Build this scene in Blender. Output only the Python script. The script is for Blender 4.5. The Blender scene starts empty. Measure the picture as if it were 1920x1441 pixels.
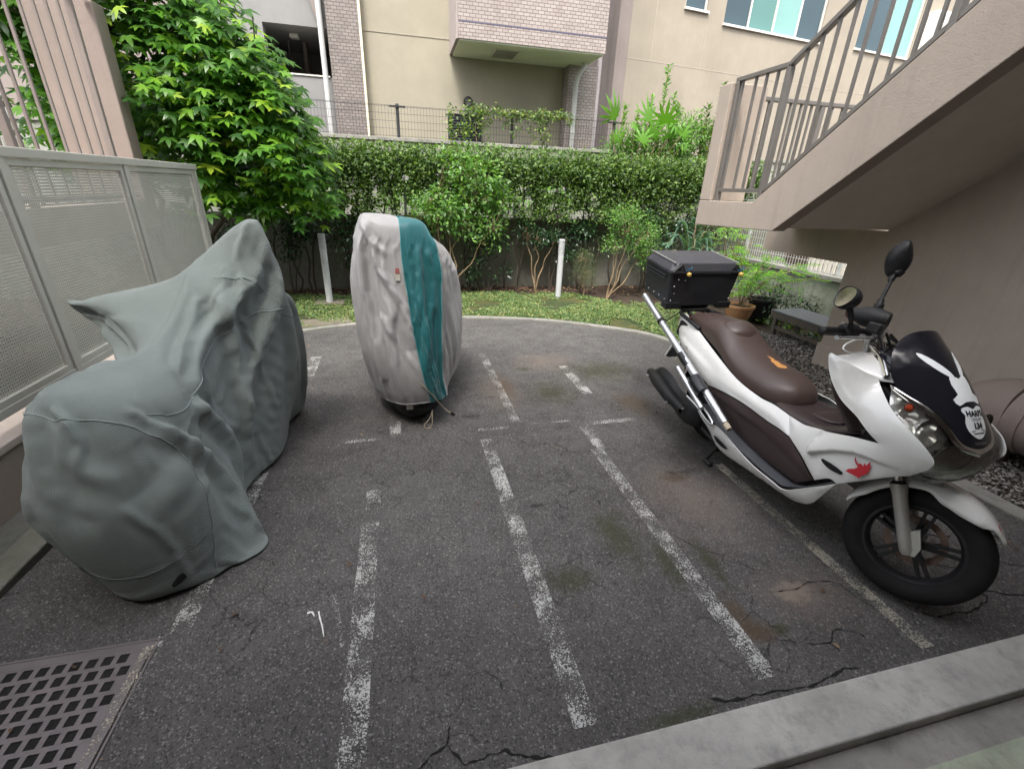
import bpy, math, random
import numpy as np
from mathutils import Vector, Matrix, noise
from mathutils.geometry import delaunay_2d_cdt
random.seed(7); RNG = np.random.default_rng(11)
R = math.radians
SC = bpy.context.scene
COL = SC.collection

# ---------------------------------------------------------------- camera
CF = 835.0
th = math.atan2(367.4, 835.0); roll = -math.atan2(70, 1900); az = math.atan2(228.7, CF / math.cos(th))
fwd0 = Vector((math.sin(az), math.cos(az), 0)); rt0 = Vector((math.cos(az), -math.sin(az), 0)); up = Vector((0, 0, 1))
Fv = fwd0 * math.cos(th) - up * math.sin(th); Uv = up * math.cos(th) + fwd0 * math.sin(th)
Rv = rt0 * math.cos(roll) - Uv * math.sin(roll); U2 = Uv * math.cos(roll) + rt0 * math.sin(roll)
cam = bpy.data.cameras.new('camera'); camo = bpy.data.objects.new('camera', cam); COL.objects.link(camo)
cam.sensor_width = 36; cam.lens = CF / 1920 * 36; cam.clip_end = 300; cam.clip_start = 0.05
M = Matrix((Rv, U2, -Fv)).transposed().to_4x4(); M.translation = Vector((0, 0, 1.55)); camo.matrix_world = M
SC.camera = camo

# ---------------------------------------------------------------- sky, sun, exposure
SUN_EL, SUN_AZ = 58.0, 205.0      # azimuth measured from +Y clockwise: sun behind the camera, a little to its left
w = bpy.data.worlds.new('World'); SC.world = w; w.use_nodes = True
nt = w.node_tree; bg = nt.nodes['Background']; sky = nt.nodes.new('ShaderNodeTexSky')
sky.sky_type = 'NISHITA'; sky.sun_disc = False; sky.sun_elevation = R(SUN_EL); sky.sun_rotation = R(SUN_AZ)
sky.air_density = 1.0; sky.dust_density = 4.0; sky.ozone_density = 1.0
hs_ = nt.nodes.new('ShaderNodeHueSaturation'); hs_.inputs['Saturation'].default_value = .3; nt.links.new(sky.outputs[0], hs_.inputs['Color']); nt.links.new(hs_.outputs[0], bg.inputs[0]); bg.inputs[1].default_value = 0.15
sl = bpy.data.lights.new('sun', 'SUN'); sl.energy = .9; sl.angle = R(11.0); sl.color = (1.0, .95, .87)
so = bpy.data.objects.new('sun', sl); COL.objects.link(so)
sd = Vector((math.sin(R(SUN_AZ)) * math.cos(R(SUN_EL)), math.cos(R(SUN_AZ)) * math.cos(R(SUN_EL)), math.sin(R(SUN_EL))))
so.rotation_euler = sd.to_track_quat('Z', 'Y').to_euler(); so.location = (0, -4, 12)
SC.view_settings.view_transform = 'Standard'; SC.view_settings.look = 'None'; SC.view_settings.gamma = 1
SC.view_settings.exposure = 2.0

# ---------------------------------------------------------------- helpers
class MB:
    def __init__(s): s.v = []; s.f = []
    def add(s, vs, fs):
        n = len(s.v); s.v += [tuple(map(float, p)) for p in vs]; s.f += [tuple(i + n for i in f) for f in fs]; return s
    def box(s, x0, x1, y0, y1, z0, z1):
        return s.add([(x0,y0,z0),(x1,y0,z0),(x1,y1,z0),(x0,y1,z0),(x0,y0,z1),(x1,y0,z1),(x1,y1,z1),(x0,y1,z1)],
                     [(0,3,2,1),(4,5,6,7),(0,1,5,4),(1,2,6,5),(2,3,7,6),(3,0,4,7)])
    def bar(s, a, b, w, h=None, upv=(0,0,1)):
        a = Vector(a); b = Vector(b); h = w if h is None else h; d = (b - a).normalized(); u = Vector(upv)
        if abs(d.dot(u)) > .98: u = Vector((1, 0, 0))
        r = d.cross(u).normalized() * w / 2; u = r.cross(d).normalized() * h / 2
        vs = [p + sx * r + sy * u for p in (a, b) for sx, sy in ((-1,-1),(1,-1),(1,1),(-1,1))]
        return s.add(vs, [(0,3,2,1),(4,5,6,7),(0,1,5,4),(1,2,6,5),(2,3,7,6),(3,0,4,7)])
    def tube(s, pts, r, n=12, cap=True, sq=None):
        pts = [Vector(p) for p in pts]; m = len(pts); rr = r if isinstance(r, (list, tuple)) else [r] * m
        vs = []; prev = None
        for i, p in enumerate(pts):
            d = (pts[min(i + 1, m - 1)] - pts[max(i - 1, 0)]).normalized()
            if prev is None:
                u = Vector((0, 0, 1)) if abs(d.z) < .9 else Vector((1, 0, 0)); u = (u - d * u.dot(d)).normalized()
            else: u = (prev - d * prev.dot(d)).normalized()
            prev = u; v = d.cross(u)
            for k in range(n):
                a = 2 * math.pi * k / n; vs.append(p + (u * math.cos(a) + v * math.sin(a) * (sq or 1)) * rr[i])
        fs = [(i*n+k, i*n+(k+1)%n, (i+1)*n+(k+1)%n, (i+1)*n+k) for i in range(m-1) for k in range(n)]
        if cap: fs += [tuple(range(n-1, -1, -1)), tuple((m-1)*n + k for k in range(n))]
        return s.add(vs, fs)
    def prism(s, poly, a, b, axis='x'):
        n = len(poly)
        f = {'x': lambda p, t: (t, p[0], p[1]), 'y': lambda p, t: (p[0], t, p[1]), 'z': lambda p, t: (p[0], p[1], t)}[axis]
        s.add([f(p, a) for p in poly] + [f(p, b) for p in poly],
              [tuple(range(n-1, -1, -1)), tuple(range(n, 2*n))] + [(i, (i+1)%n, n+(i+1)%n, n+i) for i in range(n)]); return s
    def lathe(s, prof, n=24, c=(0,0,0), axis='z'):
        vs = []
        for r, h in prof:
            for k in range(n):
                a = 2*math.pi*k/n; x, y = r*math.cos(a), r*math.sin(a)
                vs.append((c[0]+x, c[1]+y, c[2]+h) if axis == 'z' else ((c[0]+h, c[1]+x, c[2]+y) if axis == 'x' else (c[0]+x, c[1]+h, c[2]+y)))
        m = len(prof)
        return s.add(vs, [(i*n+k, i*n+(k+1)%n, (i+1)*n+(k+1)%n, (i+1)*n+k) for i in range(m-1) for k in range(n)])
    def xf(s, mat):
        s.v = [tuple(mat @ Vector(p)) for p in s.v]; return s

def root_m(o):
    m = o.matrix_basis.copy(); p = o.parent
    while p: m = p.matrix_basis @ m; p = p.parent
    return m
def tag(o, label=None, cat=None, group=None, kind=None):
    if label: o['label'] = label
    if cat: o['category'] = cat
    if group: o['group'] = group
    if kind: o['kind'] = kind
    return o
def thing(name, label, cat, loc=(0,0,0), rot=0, group=None):
    o = bpy.data.objects.new(name, None); COL.objects.link(o); o.location = loc; o.empty_display_size = .2
    o.rotation_euler = rot if isinstance(rot, (tuple, list)) else (0, 0, rot); return tag(o, label, cat, group)
def obj(name, mb, mat, parent=None, world=True, smooth=False, bevel=0, label=None, seg=2, ang=40, recalc=True):
    """links the mesh; vertices are authored in world space (world=True) or in the parent's space"""
    me = bpy.data.meshes.new(name)
    vs = mb.v
    if parent is not None and world:
        mi = root_m(parent).inverted(); vs = [tuple(mi @ Vector(p)) for p in vs]
    me.from_pydata(vs, [], mb.f); me.validate(); me.update()
    if recalc:
        import bmesh
        bm = bmesh.new(); bm.from_mesh(me); bmesh.ops.recalc_face_normals(bm, faces=bm.faces); bm.to_mesh(me); bm.free()
    if mat is not None: me.materials.append(mat)
    o = bpy.data.objects.new(name, me); COL.objects.link(o)
    if parent is not None: o.parent = parent
    if smooth:
        me.polygons.foreach_set('use_smooth', [True] * len(me.polygons))
        if ang < 179:
            bm_sharp(me, R(ang))
    if bevel:
        b = o.modifiers.new('bevel', 'BEVEL'); b.width = bevel; b.segments = seg; b.limit_method = 'ANGLE'; b.angle_limit = R(35)
        b.harden_normals = False
    if label: o['label'] = label
    return o
def bm_sharp(me, a):
    import bmesh
    bm = bmesh.new(); bm.from_mesh(me)
    for e in bm.edges:
        if len(e.link_faces) == 2 and e.calc_face_angle(0) > a: e.smooth = False
    bm.to_mesh(me); bm.free()
def npobj(name, verts, faces_n, faces, mat, parent=None):
    """fast mesh: verts (N,3) array, all faces with faces_n corners, faces (M,faces_n) array, world space"""
    me = bpy.data.meshes.new(name)
    if parent is not None:
        mi = np.array(root_m(parent).inverted()); verts = verts @ mi[:3, :3].T + mi[:3, 3]
    me.vertices.add(len(verts)); me.vertices.foreach_set('co', verts.astype(np.float32).ravel())
    m = len(faces); me.loops.add(m * faces_n); me.loops.foreach_set('vertex_index', faces.astype(np.int32).ravel())
    me.polygons.add(m); me.polygons.foreach_set('loop_start', np.arange(0, m * faces_n, faces_n, dtype=np.int32))
    me.polygons.foreach_set('loop_total', np.full(m, faces_n, dtype=np.int32)); me.update(calc_edges=True)
    me.materials.append(mat); o = bpy.data.objects.new(name, me); COL.objects.link(o)
    if parent is not None: o.parent = parent
    return o

# ---------------------------------------------------------------- materials
class NT:
    def __init__(s, name):
        s.m = bpy.data.materials.new(name); s.m.use_nodes = True; s.t = s.m.node_tree
        s.b = s.t.nodes['Principled BSDF']; s.out = s.t.nodes['Material Output']
        s.geo = s.n('ShaderNodeNewGeometry'); s.tc = s.n('ShaderNodeTexCoord')
    def n(s, t, **k):
        o = s.t.nodes.new(t)
        for a, b in k.items(): setattr(o, a, b)
        return o
    def l(s, a, b): s.t.links.new(a, b)
    def noise(s, scale, detail=4, rough=.55, vec=None, dist=0, out=0):
        o = s.n('ShaderNodeTexNoise'); o.inputs['Scale'].default_value = scale; o.inputs['Detail'].default_value = detail
        o.inputs['Roughness'].default_value = rough; o.inputs['Distortion'].default_value = dist
        s.l(vec or s.pos(), o.inputs['Vector']); return o.outputs[out]
    def pos(s): return s.geo.outputs['Position']
    def vor(s, scale, feat='F1', vec=None, out='Distance', rnd=1):
        o = s.n('ShaderNodeTexVoronoi', feature=feat); o.inputs['Scale'].default_value = scale; o.inputs['Randomness'].default_value = rnd
        s.l(vec or s.pos(), o.inputs['Vector']); return o.outputs[out]
    def ramp(s, fac, stops, interp='LINEAR'):
        o = s.n('ShaderNodeValToRGB'); o.color_ramp.interpolation = interp; e = o.color_ramp.elements
        while len(e) < len(stops): e.new(.5)
        for i, (p, c) in enumerate(stops):
            e[i].position = p; e[i].color = (*c, 1) if isinstance(c, (tuple, list)) else (c, c, c, 1)
        s.l(fac, o.inputs[0]); return o.outputs[0]
    def math(s, op, a, b=None, c=None, clamp=False):
        o = s.n('ShaderNodeMath', operation=op); o.use_clamp = clamp
        for i, x in enumerate((a, b, c)):
            if x is None: continue
            if isinstance(x, (int, float)): o.inputs[i].default_value = x
            else: s.l(x, o.inputs[i])
        return o.outputs[0]
    def mix(s, fac, a, b, blend='MIX'):
        o = s.n('ShaderNodeMix', data_type='RGBA', blend_type=blend); o.clamp_factor = True
        for i, x in ((0, fac), (6, a), (7, b)):
            if isinstance(x, (int, float)): o.inputs[i].default_value = x
            elif isinstance(x, (tuple, list)): o.inputs[i].default_value = (*x, 1)
            else: s.l(x, o.inputs[i])
        return o.outputs[2]
    def scalev(s, vec, sc, rot=(0,0,0)):
        o = s.n('ShaderNodeMapping'); o.inputs['Scale'].default_value = sc; o.inputs['Rotation'].default_value = rot
        s.l(vec, o.inputs['Vector']); return o.outputs[0]
    def bump(s, h, strength=.3, dist=.01, nrm=None):
        o = s.n('ShaderNodeBump'); o.inputs['Strength'].default_value = strength; o.inputs['Distance'].default_value = dist
        s.l(h, o.inputs['Height'])
        if nrm: s.l(nrm, o.inputs['Normal'])
        return o.outputs[0]
    def set(s, color=None, rough=None, metal=None, normal=None, **k):
        def put(key, x):
            i = s.b.inputs[key]
            if isinstance(x, (int, float)): i.default_value = x
            elif isinstance(x, (tuple, list)): i.default_value = (*x, 1)
            else: s.l(x, i)
        for key, x in (('Base Color', color), ('Roughness', rough), ('Metallic', metal), ('Normal', normal)):
            if x is not None: put(key, x)
        for a, b in k.items(): put(a, b)
        return s.m
def simple(name, c, rough=.5, metal=0, var=.12, sc=6, bumps=None, rv=.1, dirt=0, **k):
    """one material: colour with soft uneven wear, rough with variation, optional fine bump (scale, strength)"""
    t = NT(name); o = t.tc.outputs['Object']
    n1 = t.noise(sc, 5, .6, o); n2 = t.noise(sc * 7, 4, .6, o)
    f = t.math('ADD', t.math('MULTIPLY', n1, .65), t.math('MULTIPLY', n2, .35))
    lo = tuple(x * (1 - var) for x in c); hi = tuple(min(1, x * (1 + var)) for x in c)
    col = t.ramp(f, [(.3, lo), (.7, hi)])
    if dirt: col = t.mix(t.ramp(t.noise(sc * .5, 6, .7, o), [(.5, 0.), (.75, dirt)]), col, (.09, .085, .07))
    nr = t.bump(t.noise(bumps[0], 4, .6, o), bumps[1], bumps[2] if len(bumps) > 2 else .002) if bumps else None
    rg = t.ramp(n2, [(.3, max(.02, rough - rv)), (.7, min(1, rough + rv))])
    return t.set(col, rg, metal, nr, **k)
# ---------------------------------------------------------------- setting materials
def mat_stucco(name, c, fine=110, grime=.22):
    t = NT(name); p = t.pos()
    n1 = t.noise(1.1, 5, .6); n2 = t.noise(9, 5, .6)
    col = t.mix(t.ramp(n1, [(.35, 0.), (.7, 1.)]), tuple(x*.88 for x in c), tuple(min(1, x*1.07) for x in c))
    # thin rain streaks: noise stretched along the vertical
    st = t.noise(5, 5, .7, t.scalev(p, (3.2, 3.2, .22)))
    col = t.mix(t.math('MULTIPLY', t.ramp(st, [(.53, 0.), (.72, 1.)]), grime), col, tuple(x*.55 for x in c))
    col = t.mix(t.math('MULTIPLY', t.ramp(n2, [(.4, 0.), (.75, 1.)]), .14), col, tuple(x*.7 for x in c))
    h = t.math('ADD', t.noise(fine, 3, .6), t.math('MULTIPLY', t.noise(fine*.33, 3, .5), .8))
    return t.set(col, .85, 0, t.bump(h, .5, .004))
PINK = mat_stucco('pink_stucco', (.40, .335, .28))
CREAM = mat_stucco('cream_render', (.33, .30, .23), 60, .1)
CREAM2 = mat_stucco('sand_render', (.32, .28, .22), 60, .12)
GREYR = mat_stucco('grey_render', (.24, .235, .23), 60, .1)
DARKR = mat_stucco('brown_shade_render', (.26, .22, .2), 60, .2)
SOFFIT = mat_stucco('soffit_paint', (.72, .76, .60), 80, .03)
SOFF2 = mat_stucco('stair_soffit_paint', (.70, .65, .56), 90, .05)

def mat_concrete(name, c, moss=0., grain=60):
    t = NT(name)
    n1 = t.noise(2.2, 6, .65); n2 = t.noise(14, 6, .7)
    col = t.mix(t.ramp(n1, [(.35, 0.), (.68, 1.)]), tuple(x*.72 for x in c), tuple(x*1.12 for x in c))
    col = t.mix(t.math('MULTIPLY', t.ramp(n2, [(.48, 0.), (.7, 1.)]), .45), col, tuple(x*.5 for x in c))
    st = t.noise(4, 5, .7, t.scalev(t.pos(), (3, 3, .25)))
    col = t.mix(t.math('MULTIPLY', t.ramp(st, [(.5, 0.), (.68, 1.)]), .45), col, tuple(x*.4 for x in c))
    if moss: col = t.mix(t.math('MULTIPLY', t.ramp(t.noise(3.1, 6, .7), [(.42, 0.), (.62, 1.)]), moss), col, (.075, .095, .045))
    sp = t.vor(90); col = t.mix(t.ramp(sp, [(.06, .4), (.14, 0.)]), col, (.12, .11, .1))
    h = t.math('ADD', t.noise(grain, 5, .7), t.math('MULTIPLY', t.noise(grain*3, 3, .6), .5))
    return t.set(col, .88, 0, t.bump(h, .5, .006))
CONC = mat_concrete('kerb_concrete', (.27, .26, .235), .3)
CONCW = mat_concrete('wall_concrete', (.2, .19, .165), .55, 25)
CONCSIDE = mat_concrete('mossy_side_wall', (.27, .29, .24), .5, 25)
GUTTER = mat_concrete('gutter_concrete', (.17, .165, .145), .2)
FLOORG = mat_concrete('green_floor_paint', (.42, .45, .34), .1)
CONCTOP = mat_concrete('step_concrete', (.50, .48, .445), .08)

def mat_tile(name, c, c2, bw=.1, bh=.05):
    t = NT(name); b = t.n('ShaderNodeTexBrick'); s = t.n('ShaderNodeSeparateXYZ'); t.l(t.pos(), s.inputs[0])
    cb = t.n('ShaderNodeCombineXYZ'); t.l(t.math('ADD', s.outputs[0], s.outputs[1]), cb.inputs[0]); t.l(s.outputs[2], cb.inputs[1])
    t.l(cb.outputs[0], b.inputs['Vector']); b.inputs['Scale'].default_value = 1
    b.inputs['Brick Width'].default_value = bw; b.inputs['Row Height'].default_value = bh; b.inputs['Mortar Size'].default_value = .005
    b.inputs['Mortar Smooth'].default_value = .3; b.inputs['Bias'].default_value = 0
    b.inputs['Color1'].default_value = (*c, 1); b.inputs['Color2'].default_value = (*c2, 1); b.inputs['Mortar'].default_value = (*[x*.45 for x in c], 1)
    col = t.mix(.25, b.outputs[0], t.ramp(t.noise(3, 4), [(.3, .35), (.7, .75)]), 'MULTIPLY')
    return t.set(col, .55, 0, t.bump(t.math('SUBTRACT', 1, b.outputs[1]), .6, .006))
TILE = mat_tile('pale_tile', (.34, .285, .26), (.42, .365, .335)); TILEG = mat_tile('grey_tile', (.21, .18, .165), (.27, .235, .215))
ALU = simple('bronze_aluminium', (.55, .54, .49), .42, .2, .06, 3, (200, .15), dirt=.25)
BARP = simple('railing_paint', (.19, .175, .16), .45, .3, .1, 3, (120, .2), dirt=.2)
ALULITE = simple('silver_frame', (.72, .70, .64), .35, .2, .05, 3)
PVC = simple('grey_pvc', (.5, .5, .49), .4, 0, .1, 4, dirt=.3)
WIREW = simple('pale_wire', (.55, .56, .54), .5, .2, .05, 4)
WIRED = simple('dark_wire', (.05, .05, .055), .5, .3, .05, 4)
BOLP = simple('bollard_paint', (.50, .51, .52), .5, 0, .12, 8, (60, .2), dirt=.5)
BLACKP = simple('black_plastic', (.014, .014, .016), .42, 0, .15, 12, (300, .15), **{'Specular IOR Level': .25})
IRON = simple('cast_iron', (.19, .165, .165), .55, .6, .25, 14, (120, .5, .003), dirt=.4)
PAINTW = simple('white_paint', (.75, .74, .7), .6, 0, .05, 10)
WOOD = simple('weathered_wood', (.09, .075, .06), .8, 0, .35, 18, (90, .5, .003))

def asphalt():
    t = NT('asphalt'); p = t.pos()
    big = t.noise(.9, 6, .6); mid = t.noise(6, 6, .65)
    col = t.mix(t.ramp(big, [(.35, 0.), (.65, 1.)]), (.078, .073, .070), (.124, .116, .111))
    col = t.mix(t.math('MULTIPLY', t.ramp(mid, [(.4, 0.), (.72, 1.)]), .4), col, (.045, .04, .04))
    v = t.n('ShaderNodeTexVoronoi'); v.inputs['Scale'].default_value = 190; t.l(p, v.inputs['Vector'])
    rnd = t.n('ShaderNodeSeparateColor'); t.l(v.outputs['Color'], rnd.inputs[0])
    col = t.mix(t.math('MULTIPLY', t.ramp(rnd.outputs[0], [(.8, 0.), (.97, 1.)]), .45), col, (.33, .32, .30))
    col = t.mix(t.math('MULTIPLY', t.ramp(rnd.outputs[1], [(.7, 0.), (.9, 1.)]), .6), col, (.02, .02, .02))
    v2 = t.n('ShaderNodeTexVoronoi'); v2.inputs['Scale'].default_value = 34; t.l(p, v2.inputs['Vector'])
    r2 = t.n('ShaderNodeSeparateColor'); t.l(v2.outputs['Color'], r2.inputs[0])
    stone = t.math('MULTIPLY', t.ramp(v2.outputs['Distance'], [(.12, 1.), (.2, 0.)]), t.ramp(r2.outputs[0], [(.86, 0.), (.88, 1.)]))
    col = t.mix(t.math('MULTIPLY', stone, .7), col, (.3, .29, .27))
    # stains and moss, each with its own place and ragged outline on the ground
    sx = t.n('ShaderNodeSeparateXYZ'); t.l(p, sx.inputs[0])
    rag = t.noise(7, 6, .7); rag2 = t.noise(26, 5, .7); rag3 = t.noise(110, 4, .7)
    def blob(x, y, rx, ry, soft=.5):
        a = t.math('DIVIDE', t.math('SUBTRACT', sx.outputs[0], x), rx); b = t.math('DIVIDE', t.math('SUBTRACT', sx.outputs[1], y), ry)
        d = t.math('SQRT', t.math('ADD', t.math('MULTIPLY', a, a), t.math('MULTIPLY', b, b)))
        d = t.math('ADD', d, t.math('MULTIPLY', t.math('SUBTRACT', rag, .5), 1.5)); d = t.math('ADD', d, t.math('ADD', t.math('MULTIPLY', t.math('SUBTRACT', rag2, .5), 1.7), t.math('MULTIPLY', t.math('SUBTRACT', rag3, .5), 1.6)))
        return t.math('SUBTRACT', 1, t.math('DIVIDE', t.math('SUBTRACT', d, 1 - soft), soft), clamp=True)
    def lay(blobs, c, k):
        nonlocal col
        for bb in blobs: col = t.mix(t.math('MULTIPLY', blob(*bb), k), col, c)
    lay([(1.5, 1.75, .42, .5, .9), (1.6, 1.05, .28, .2, .9), (.72, 3.3, .22, .45, .9), (1.3, 3.9, .4, .3, .9)], (.17, .135, .112), .6)
    lay([(1.55, 1.07, .1, .06, .6)], (.30, .235, .18), .5)
    lay([(1.24, 1.02, .06, .13, .6), (1.28, .93, .1, .05, .6), (.78, 3.4, .1, .3, .8), (1.52, 1.93, .12, .06, .8), (1.75, 2.9, .2, .3, .9)], (.085, .055, .03), .65)
    lay([(.62, 1.33, .14, .09, .8), (.95, 1.55, .12, .3, .9), (1.1, 1.35, .06, .2, .8), (1.36, .93, .04, .03, .6), (.8, .73, .16, .035, .6), (1.75, 3.6, .5, .3, .9), (1.15, 3.2, .25, .3, .9), (1.3, 1.3, .05, .2, .8), (1.05, 3.75, .1, .06, .8)], (.04, .043, .018), .75)
    lay([(1.62, 1.96, .12, .05, .8), (.42, 2.9, .1, .06, .8), (-.25, 3.6, .1, .08, .8), (.62, 1.83, .05, .015, .5), (1.75, 2.1, .3, .35, .9)], (.02, .017, .016), .75)
    # crazing: thin crack network, only where the ground has aged
    wv = t.n('ShaderNodeVectorMath', operation='ADD'); t.l(p, wv.inputs[0])
    ns = t.n('ShaderNodeTexNoise'); ns.inputs['Scale'].default_value = 9; ns.inputs['Detail'].default_value = 5; t.l(p, ns.inputs['Vector'])
    sc = t.n('ShaderNodeVectorMath', operation='SCALE'); sc.inputs['Scale'].default_value = .14; t.l(ns.outputs['Color'], sc.inputs[0]); t.l(sc.outputs[0], wv.inputs[1])
    e1 = t.vor(5.5, 'DISTANCE_TO_EDGE', wv.outputs[0]); e2 = t.vor(17, 'DISTANCE_TO_EDGE', wv.outputs[0])
    mask = t.ramp(t.noise(1.7, 4, .6), [(.46, 0.), (.6, 1.)])
    mask2 = t.ramp(t.noise(2.6, 4, .6), [(.5, 0.), (.62, 1.)])
    ck = t.math('MULTIPLY', t.ramp(e1, [(.004, 1.), (.016, 0.)]), mask); ck2 = t.math('MULTIPLY', t.ramp(e2, [(.004, 1.), (.03, 0.)]), mask2)
    ckk = t.math('MAXIMUM', ck, t.math('MULTIPLY', ck2, .6))
    col = t.mix(t.math('MULTIPLY', ckk, .75), col, (.012, .011, .011))
    h = t.math('ADD', t.math('MULTIPLY', v.outputs['Distance'], 1.), t.math('MULTIPLY', t.noise(70, 5, .7), 1.6))
    h = t.math('SUBTRACT', h, t.math('MULTIPLY', ckk, 1.5))
    return t.set(col, t.ramp(mid, [(.3, .72), (.7, .92)]), 0, t.bump(h, .55, .006), **{'Specular IOR Level': .35})
ASPH = asphalt()

def worn_paint(name, keep, c=(.48, .475, .45)):
    t = NT(name); p = t.pos()
    a = t.noise(120, 6, .8); b = t.noise(7, 6, .65); v = t.vor(170)
    f = t.math('ADD', t.math('ADD', t.math('MULTIPLY', a, .75), t.math('MULTIPLY', b, .58)), t.math('MULTIPLY', v, .22))
    th_ = .655 + keep * .2
    al = t.ramp(f, [(th_ - .02, 1.), (th_ + .015, 0.)])
    tr = t.n('ShaderNodeBsdfTransparent'); mx = t.n('ShaderNodeMixShader')
    t.set(t.mix(t.ramp(t.noise(20, 5), [(.4, 0.), (.7, .5)]), c, (.38, .37, .34)), .75, 0, t.bump(a, .5, .003))
    t.l(al, mx.inputs[0]); t.l(tr.outputs[0], mx.inputs[1]); t.l(t.b.outputs[0], mx.inputs[2]); t.l(mx.outputs[0], t.out.inputs[0]); return t.m

def soil():
    t = NT('soil'); a = t.noise(22, 6, .7); v = t.vor(40)
    col = t.mix(t.ramp(a, [(.35, 0.), (.65, 1.)]), (.03, .02, .014), (.085, .055, .036))
    col = t.mix(t.ramp(v, [(.1, .5), (.3, 0.)]), col, (.14, .09, .05))
    return t.set(col, .95, 0, t.bump(t.math('ADD', a, v), 1, .03))
SOIL = soil()
def turf():
    t = NT('turf'); a = t.noise(2.2, 5, .6); b = t.noise(45, 5, .7)
    col = t.mix(t.ramp(a, [(.4, 0.), (.6, 1.)]), (.03, .055, .014), (.09, .085, .022))
    col = t.mix(t.ramp(b, [(.45, 0.), (.65, .6)]), col, (.02, .03, .008))
    return t.set(col, .95, 0, t.bump(b, 1, .02))
TURF = turf()
def gravelm():
    t = NT('gravel_stone'); g = t.n('ShaderNodeNewGeometry'); r = g.outputs['Random Per Island']
    col = t.ramp(r, [(0., (.09, .085, .075)), (.4, (.17, .16, .145)), (.75, (.26, .24, .215)), (1., (.42, .39, .34))])
    return t.set(col, .85, 0, t.bump(t.noise(90, 4), .4, .004))
GRAVM = gravelm()
def leafm(name, stops, trans=.35, rough=.4, warm=(1, 1, 1)):
    t = NT(name); g = t.n('ShaderNodeNewGeometry'); r = g.outputs['Random Per Island']
    col = t.ramp(r, [(a, c) for a, c in stops])
    t.set(col, rough, 0)
    tl = t.n('ShaderNodeBsdfTranslucent'); t.l(t.mix(1., col, (1.5, 1.7, .5), 'MULTIPLY'), tl.inputs[0])
    mx = t.n('ShaderNodeMixShader'); mx.inputs[0].default_value = trans; t.l(t.b.outputs[0], mx.inputs[1]); t.l(tl.outputs[0], mx.inputs[2])
    t.l(mx.outputs[0], t.out.inputs[0]); return t.m
def barkm(name, c): return simple(name, c, .9, 0, .4, 20, (60, .8, .006))
BARK = barkm('bark_brown', (.12, .085, .055)); BARKD = barkm('bark_dark', (.05, .038, .028)); BARKL = barkm('bark_tan', (.24, .17, .1))
def glass_win(name, c, r=.25):
    t = NT(name); n = t.noise(.6, 3, .5); return t.set(t.mix(n, tuple(x*.8 for x in c), tuple(x*1.2 for x in c)), r, 0, None, **{'Specular IOR Level': .35})
# ================================================================= ground
def struct(name, mb, mat, **k): return tag(obj(name, mb, mat, **k), kind='structure')
struct('ground', MB().add([(-60,-30,-.06),(60,-30,-.06),(60,60,-.06),(-60,60,-.06)], [(0,1,2,3)]), SOIL)
def catmull(pts, n=8, closed=False):
    P = [Vector(p) for p in pts]; out = []; m = len(P)
    for i in range(m if closed else m - 1):
        g = (lambda k: P[k % m]) if closed else (lambda k: P[min(max(k, 0), m - 1)])
        a, b, c, d = g(i-1), g(i), g(i+1), g(i+2)
        for k in range(n):
            t = k / n; out.append(.5 * ((2*b) + (c-a)*t + (2*a-5*b+4*c-d)*t*t + (3*b-a-3*c+d)*t*t*t))
    if not closed: out.append(P[-1])
    return out
edge = catmull([(-1.64,1.2,0),(-1.62,1.8,0),(-1.55,3.2,0),(-1.46,4.6,0),(-1.33,5.05,0),(-.62,5.36,0),(.1,5.53,0),(.72,5.53,0),(1.33,5.41,0),(1.9,5.2,0),(2.62,4.72,0),(2.9,4.33,0),(3.06,3.7,0),(3.14,2.6,0),(3.17,1.2,0),(3.17,.5,0)], 6)
edge = [(p.x, p.y) for p in edge]
asph_poly = [(-1.66,-.4)] + edge + [(3.17,-.4)]
struct('parking_lot', MB().add([(x,y,0) for x,y in asph_poly], [tuple(range(len(asph_poly)))]), ASPH)
def strip(pl, w0, w1, z0, z1):
    """kerb along a polyline: from offset w0 to w1 on its left side, top at z1"""
    mb = MB(); P = [Vector((x, y, 0)) for x, y in pl]; L = []
    for i, p in enumerate(P):
        d = (P[min(i+1, len(P)-1)] - P[max(i-1, 0)]).normalized(); nrm = Vector((-d.y, d.x, 0)); L.append((p + nrm*w0, p + nrm*w1))
    for a, b in L: mb.v += [(a.x,a.y,z0),(a.x,a.y,z1),(b.x,b.y,z1),(b.x,b.y,z0)]
    n = len(L)
    for i in range(n-1):
        for k in range(4): mb.f.append((i*4+k, i*4+(k+1)%4, i*4+4+(k+1)%4, i*4+4+k))
    mb.f += [(0,1,2,3), (n*4-1,n*4-2,n*4-3,n*4-4)]; return mb
far = [p for p in edge if p[1] > 4.9 and p[0] < 2.9 or (p[0] > 2 and p[1] > 3.9)]
struct('far_kerb', strip(far, .0, .09, -.05, .022), CONC, bevel=.006)
rt = [p for p in edge if p[0] > 3.03 and p[1] < 3.9]
struct('side_kerb', strip(rt, .0, .12, -.05, .012), CONC, bevel=.006)
lf = [p for p in edge if p[0] < -1.3 and p[1] < 4.9]
# left gutter: rough strip, channel, edge
struct('gutter', MB().box(-1.93,-1.79,-.3,5.6,-.05,.004), GUTTER, bevel=.004)
struct('gutter_kerb', MB().box(-1.785,-1.65,-.3,5.1,-.05,.012), mat_concrete('gutter_edge', (.235,.225,.19), .3), bevel=.006)
struct('kerb_slab', MB().prism([(-1.22,5.26),(-.62,5.46),(-.70,5.72),(-1.24,5.6)], -.03, .03, 'z'), mat_concrete('old_slab', (.2,.17,.13), .3), bevel=.01)
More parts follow.
